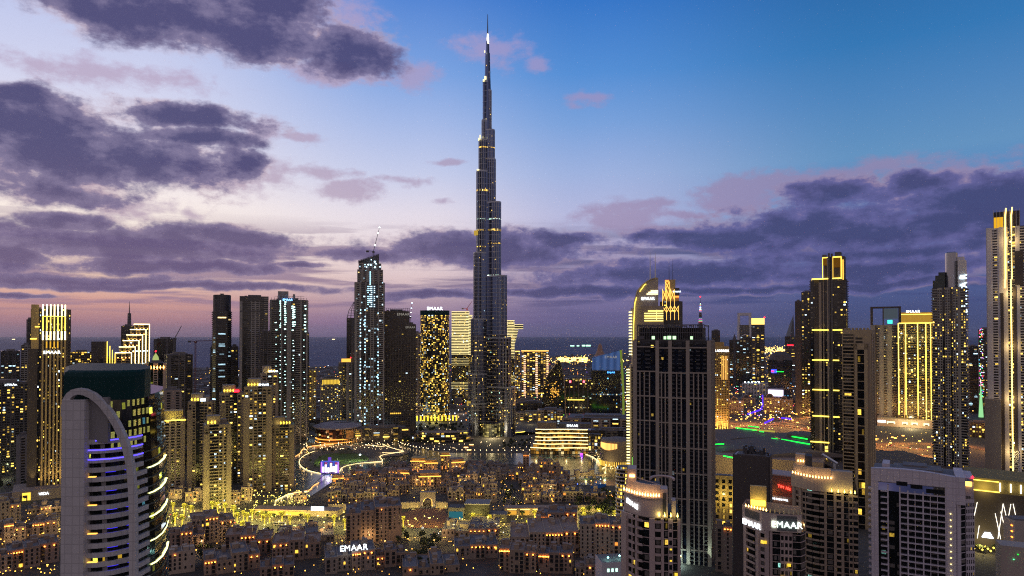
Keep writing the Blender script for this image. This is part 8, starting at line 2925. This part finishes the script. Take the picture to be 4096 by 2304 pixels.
for lab, x0, x1, yt, Y, k, _ in fill:
 t = slab_tower(lab, x0, x1, yt, Y, k, rc_.uniform(-5, 5), 'wgwwgw' if _ < 15 else 'wwgwwgww', None, rc_.choice([c_brown, c_tan, c_dark]), rc_.choice([g_mid, g_busy, g_dim]), 4.2, name='podium_hall', cat='low building')
# green edged roofs beside the slanted block
t = thing('green_edged_roof', 'low mall roof deck outlined by pale green lights below the office blocks', 'mall roof', (ux(2380, 1330), 1330, 0))
ox2 = ux(2380, 1330)
MB().box(ux(2250, 1330) - ox2, ux(2540, 1330) - ox2, -40, 120, 0, 24).build('roof_deck', roofm, t)
for (a, ya, b, yb, n) in ((2252, 1664, 2285, 1669, 6), (2366, 1671, 2435, 1669, 14), (2296, 1684, 2316, 1692, 5), (2358, 1680, 2375, 1700, 6), (2376, 1700, 2400, 1692, 5)):
 m = MB()
 for q in range(n):
  p = G(a + (b - a) * q / n, ya + (yb - ya) * q / n, 25)
  m.box(p.x - ox2 - 1.6, p.x - ox2 + 1.6, p.y - 1330 - .8, p.y - 1330 + .8, 25.2, 28)
 m.build('green_light_row', glow('edge_lime', '#7ce838', 2.4), t)
m = MB()
for q in range(40):
 p = G(2400 + (q % 10) * 12 + rc_.uniform(-3, 3), 1684 + (q // 10) * 7, 24)
 m.box(p.x - ox2 - .9, p.x - ox2 + .9, p.y - 1330 - .9, p.y - 1330 + .9, 24.2, 25.6)
m.build('deck_lamps', e_gold, t)
# purple lit metro viaduct and plaza lights near the interchange
for i, (pp) in enumerate(([(2992, 1656), (3010, 1650), (3040, 1640), (3052, 1620), (3050, 1580)], [(3060, 1692), (3092, 1676)], [(3126, 1672), (3166, 1676)])):
 P = [G(x, y, 8) if not (i == 0 and y < 1630) else at(x, y, 1760) for x, y in pp]
 t = thing('violet_light_rail', 'violet lit strip near the interchange, %s' % ('climbing one at left', 'lower middle one', 'right one')[i], 'light strip', P[0])
 MB().tube([tuple(p - P[0]) for p in P], 1.9, 6).build('violet_strip', glow('rail_violet', '#4a28e0', 2.2), t)
# glowing boxes on the far shore terrace
for i, (x, y) in enumerate(((1876, 1804), (1864, 1794), (1886, 1783))):
 t = thing('terrace_light_box', 'glowing orange box light on the shore terrace, %s of three' % ('lowest', 'middle', 'highest')[i], 'light box', G(x, y, 0))
 MB().box(-3.6, 3.6, -1, 1, 1.2, 2.6).build('lit_box', glow('box_orange', '#ffb868', 5), t)
 MB().box(-3.8, 3.8, -1.2, 1.2, 0, 1.2).build('plinth', c_dark, t)
# violet screen on the tower podium terraces
t = thing('violet_screen', 'bright violet screen on the curved terrace left of the spire podium', 'screen', at(1748, 1750, 1310))
MB().box(-10, 10, 0, 1, -4, 4).build('screen', glow('screen_violet', '#7a3cf0', 1.5), t)
MB().box(-11, 11, 1.1, 1.6, -30, -4.2).build('support_wall', c_dark, t)
t = thing('curved_terrace', 'curved garden terrace with rows of small lights left of the spire podium', 'terrace building', (ux(1760, 1240), 1262, 0))
for k in range(4):
 rr = 60 - k * 6
 P = [(rr * math.cos(a), rr * .35 * math.sin(a)) for a in [2 * PI * q / 32 for q in range(32)]]
 MB().prism(P, k * 4.2, (k + 1) * 4.2 - .4 if k < 3 else 16, list(range(33)), 4.2).build('terrace_storey', g_busy, t)
 MB().prism([(p[0] * 1.02, p[1] * 1.04) for p in P], (k + 1) * 4.2 - .4, (k + 1) * 4.2).build('terrace_slab', c_sand2, t)
# countless small garden and lane lights between the blocks
for nm, c, rects_, n in (('lane_lights', '#ffb84c', [(1320, 1880, 2280, 2040), (700, 2140, 2480, 2300), (-60, 2040, 240, 2300)], 620),
                         ('boulevard_lights', '#ffe066', [(640, 2030, 1400, 2110), (1000, 1960, 1240, 2050), (1560, 2060, 2480, 2110)], 420),
                         ('shore_lights', '#ffd9a0', [(1200, 1768, 1640, 1800), (1480, 1740, 2140, 1800), (1240, 1640, 2120, 1740)], 260),
                         ('district_lights', '#ffc45a', [(560, 1640, 1240, 1960), (2060, 1560, 2560, 1720), (2860, 1620, 3340, 1720), (3440, 1600, 4090, 1820)], 520)):
 m = MB()
 for _ in range(n):
  a, b, c2, d2 = rc_.choice(rects_)
  p = G(rc_.uniform(a, c2), rc_.uniform(b, d2), rc_.uniform(2, 5))
  s = rc_.uniform(.14, .34) * (.6 + p.y / 1400)
  m.box(p.x - s, p.x + s, p.y - s, p.y + s, p.z - s, p.z + s)
 o = m.build(nm, glow('tiny_' + nm, c, 5))
 o['kind'] = 'stuff'
 o['label'] = 'countless tiny lamps scattered at street level'
# ------------------------------------------------------------------ finish
for o in list(scene.objects):
 if o.type == 'LIGHT' and o.parent is None and o.name != 'afterglow_sun':
  o.name = 'light'
# ------------------------------------------------------------------ thin evening haze
hm = bpy.data.materials.new('haze_air')
hm.use_nodes = True
hm.node_tree.nodes.clear()
hn = NT(hm.node_tree)
pv = hn.node('ShaderNodeVolumePrincipled')
pv.inputs['Color'].default_value = (.95, .90, .96, 1)
pv.inputs['Density'].default_value = 1.0e-5
pv.inputs['Anisotropy'].default_value = .55
ho = hn.node('ShaderNodeOutputMaterial')
hm.node_tree.links.new(pv.outputs[0], ho.inputs['Volume'])
hz = MB().box(-95000, 95000, -1500, 66000, -3, 900).build('haze', hm)
hz['kind'] = 'stuff'
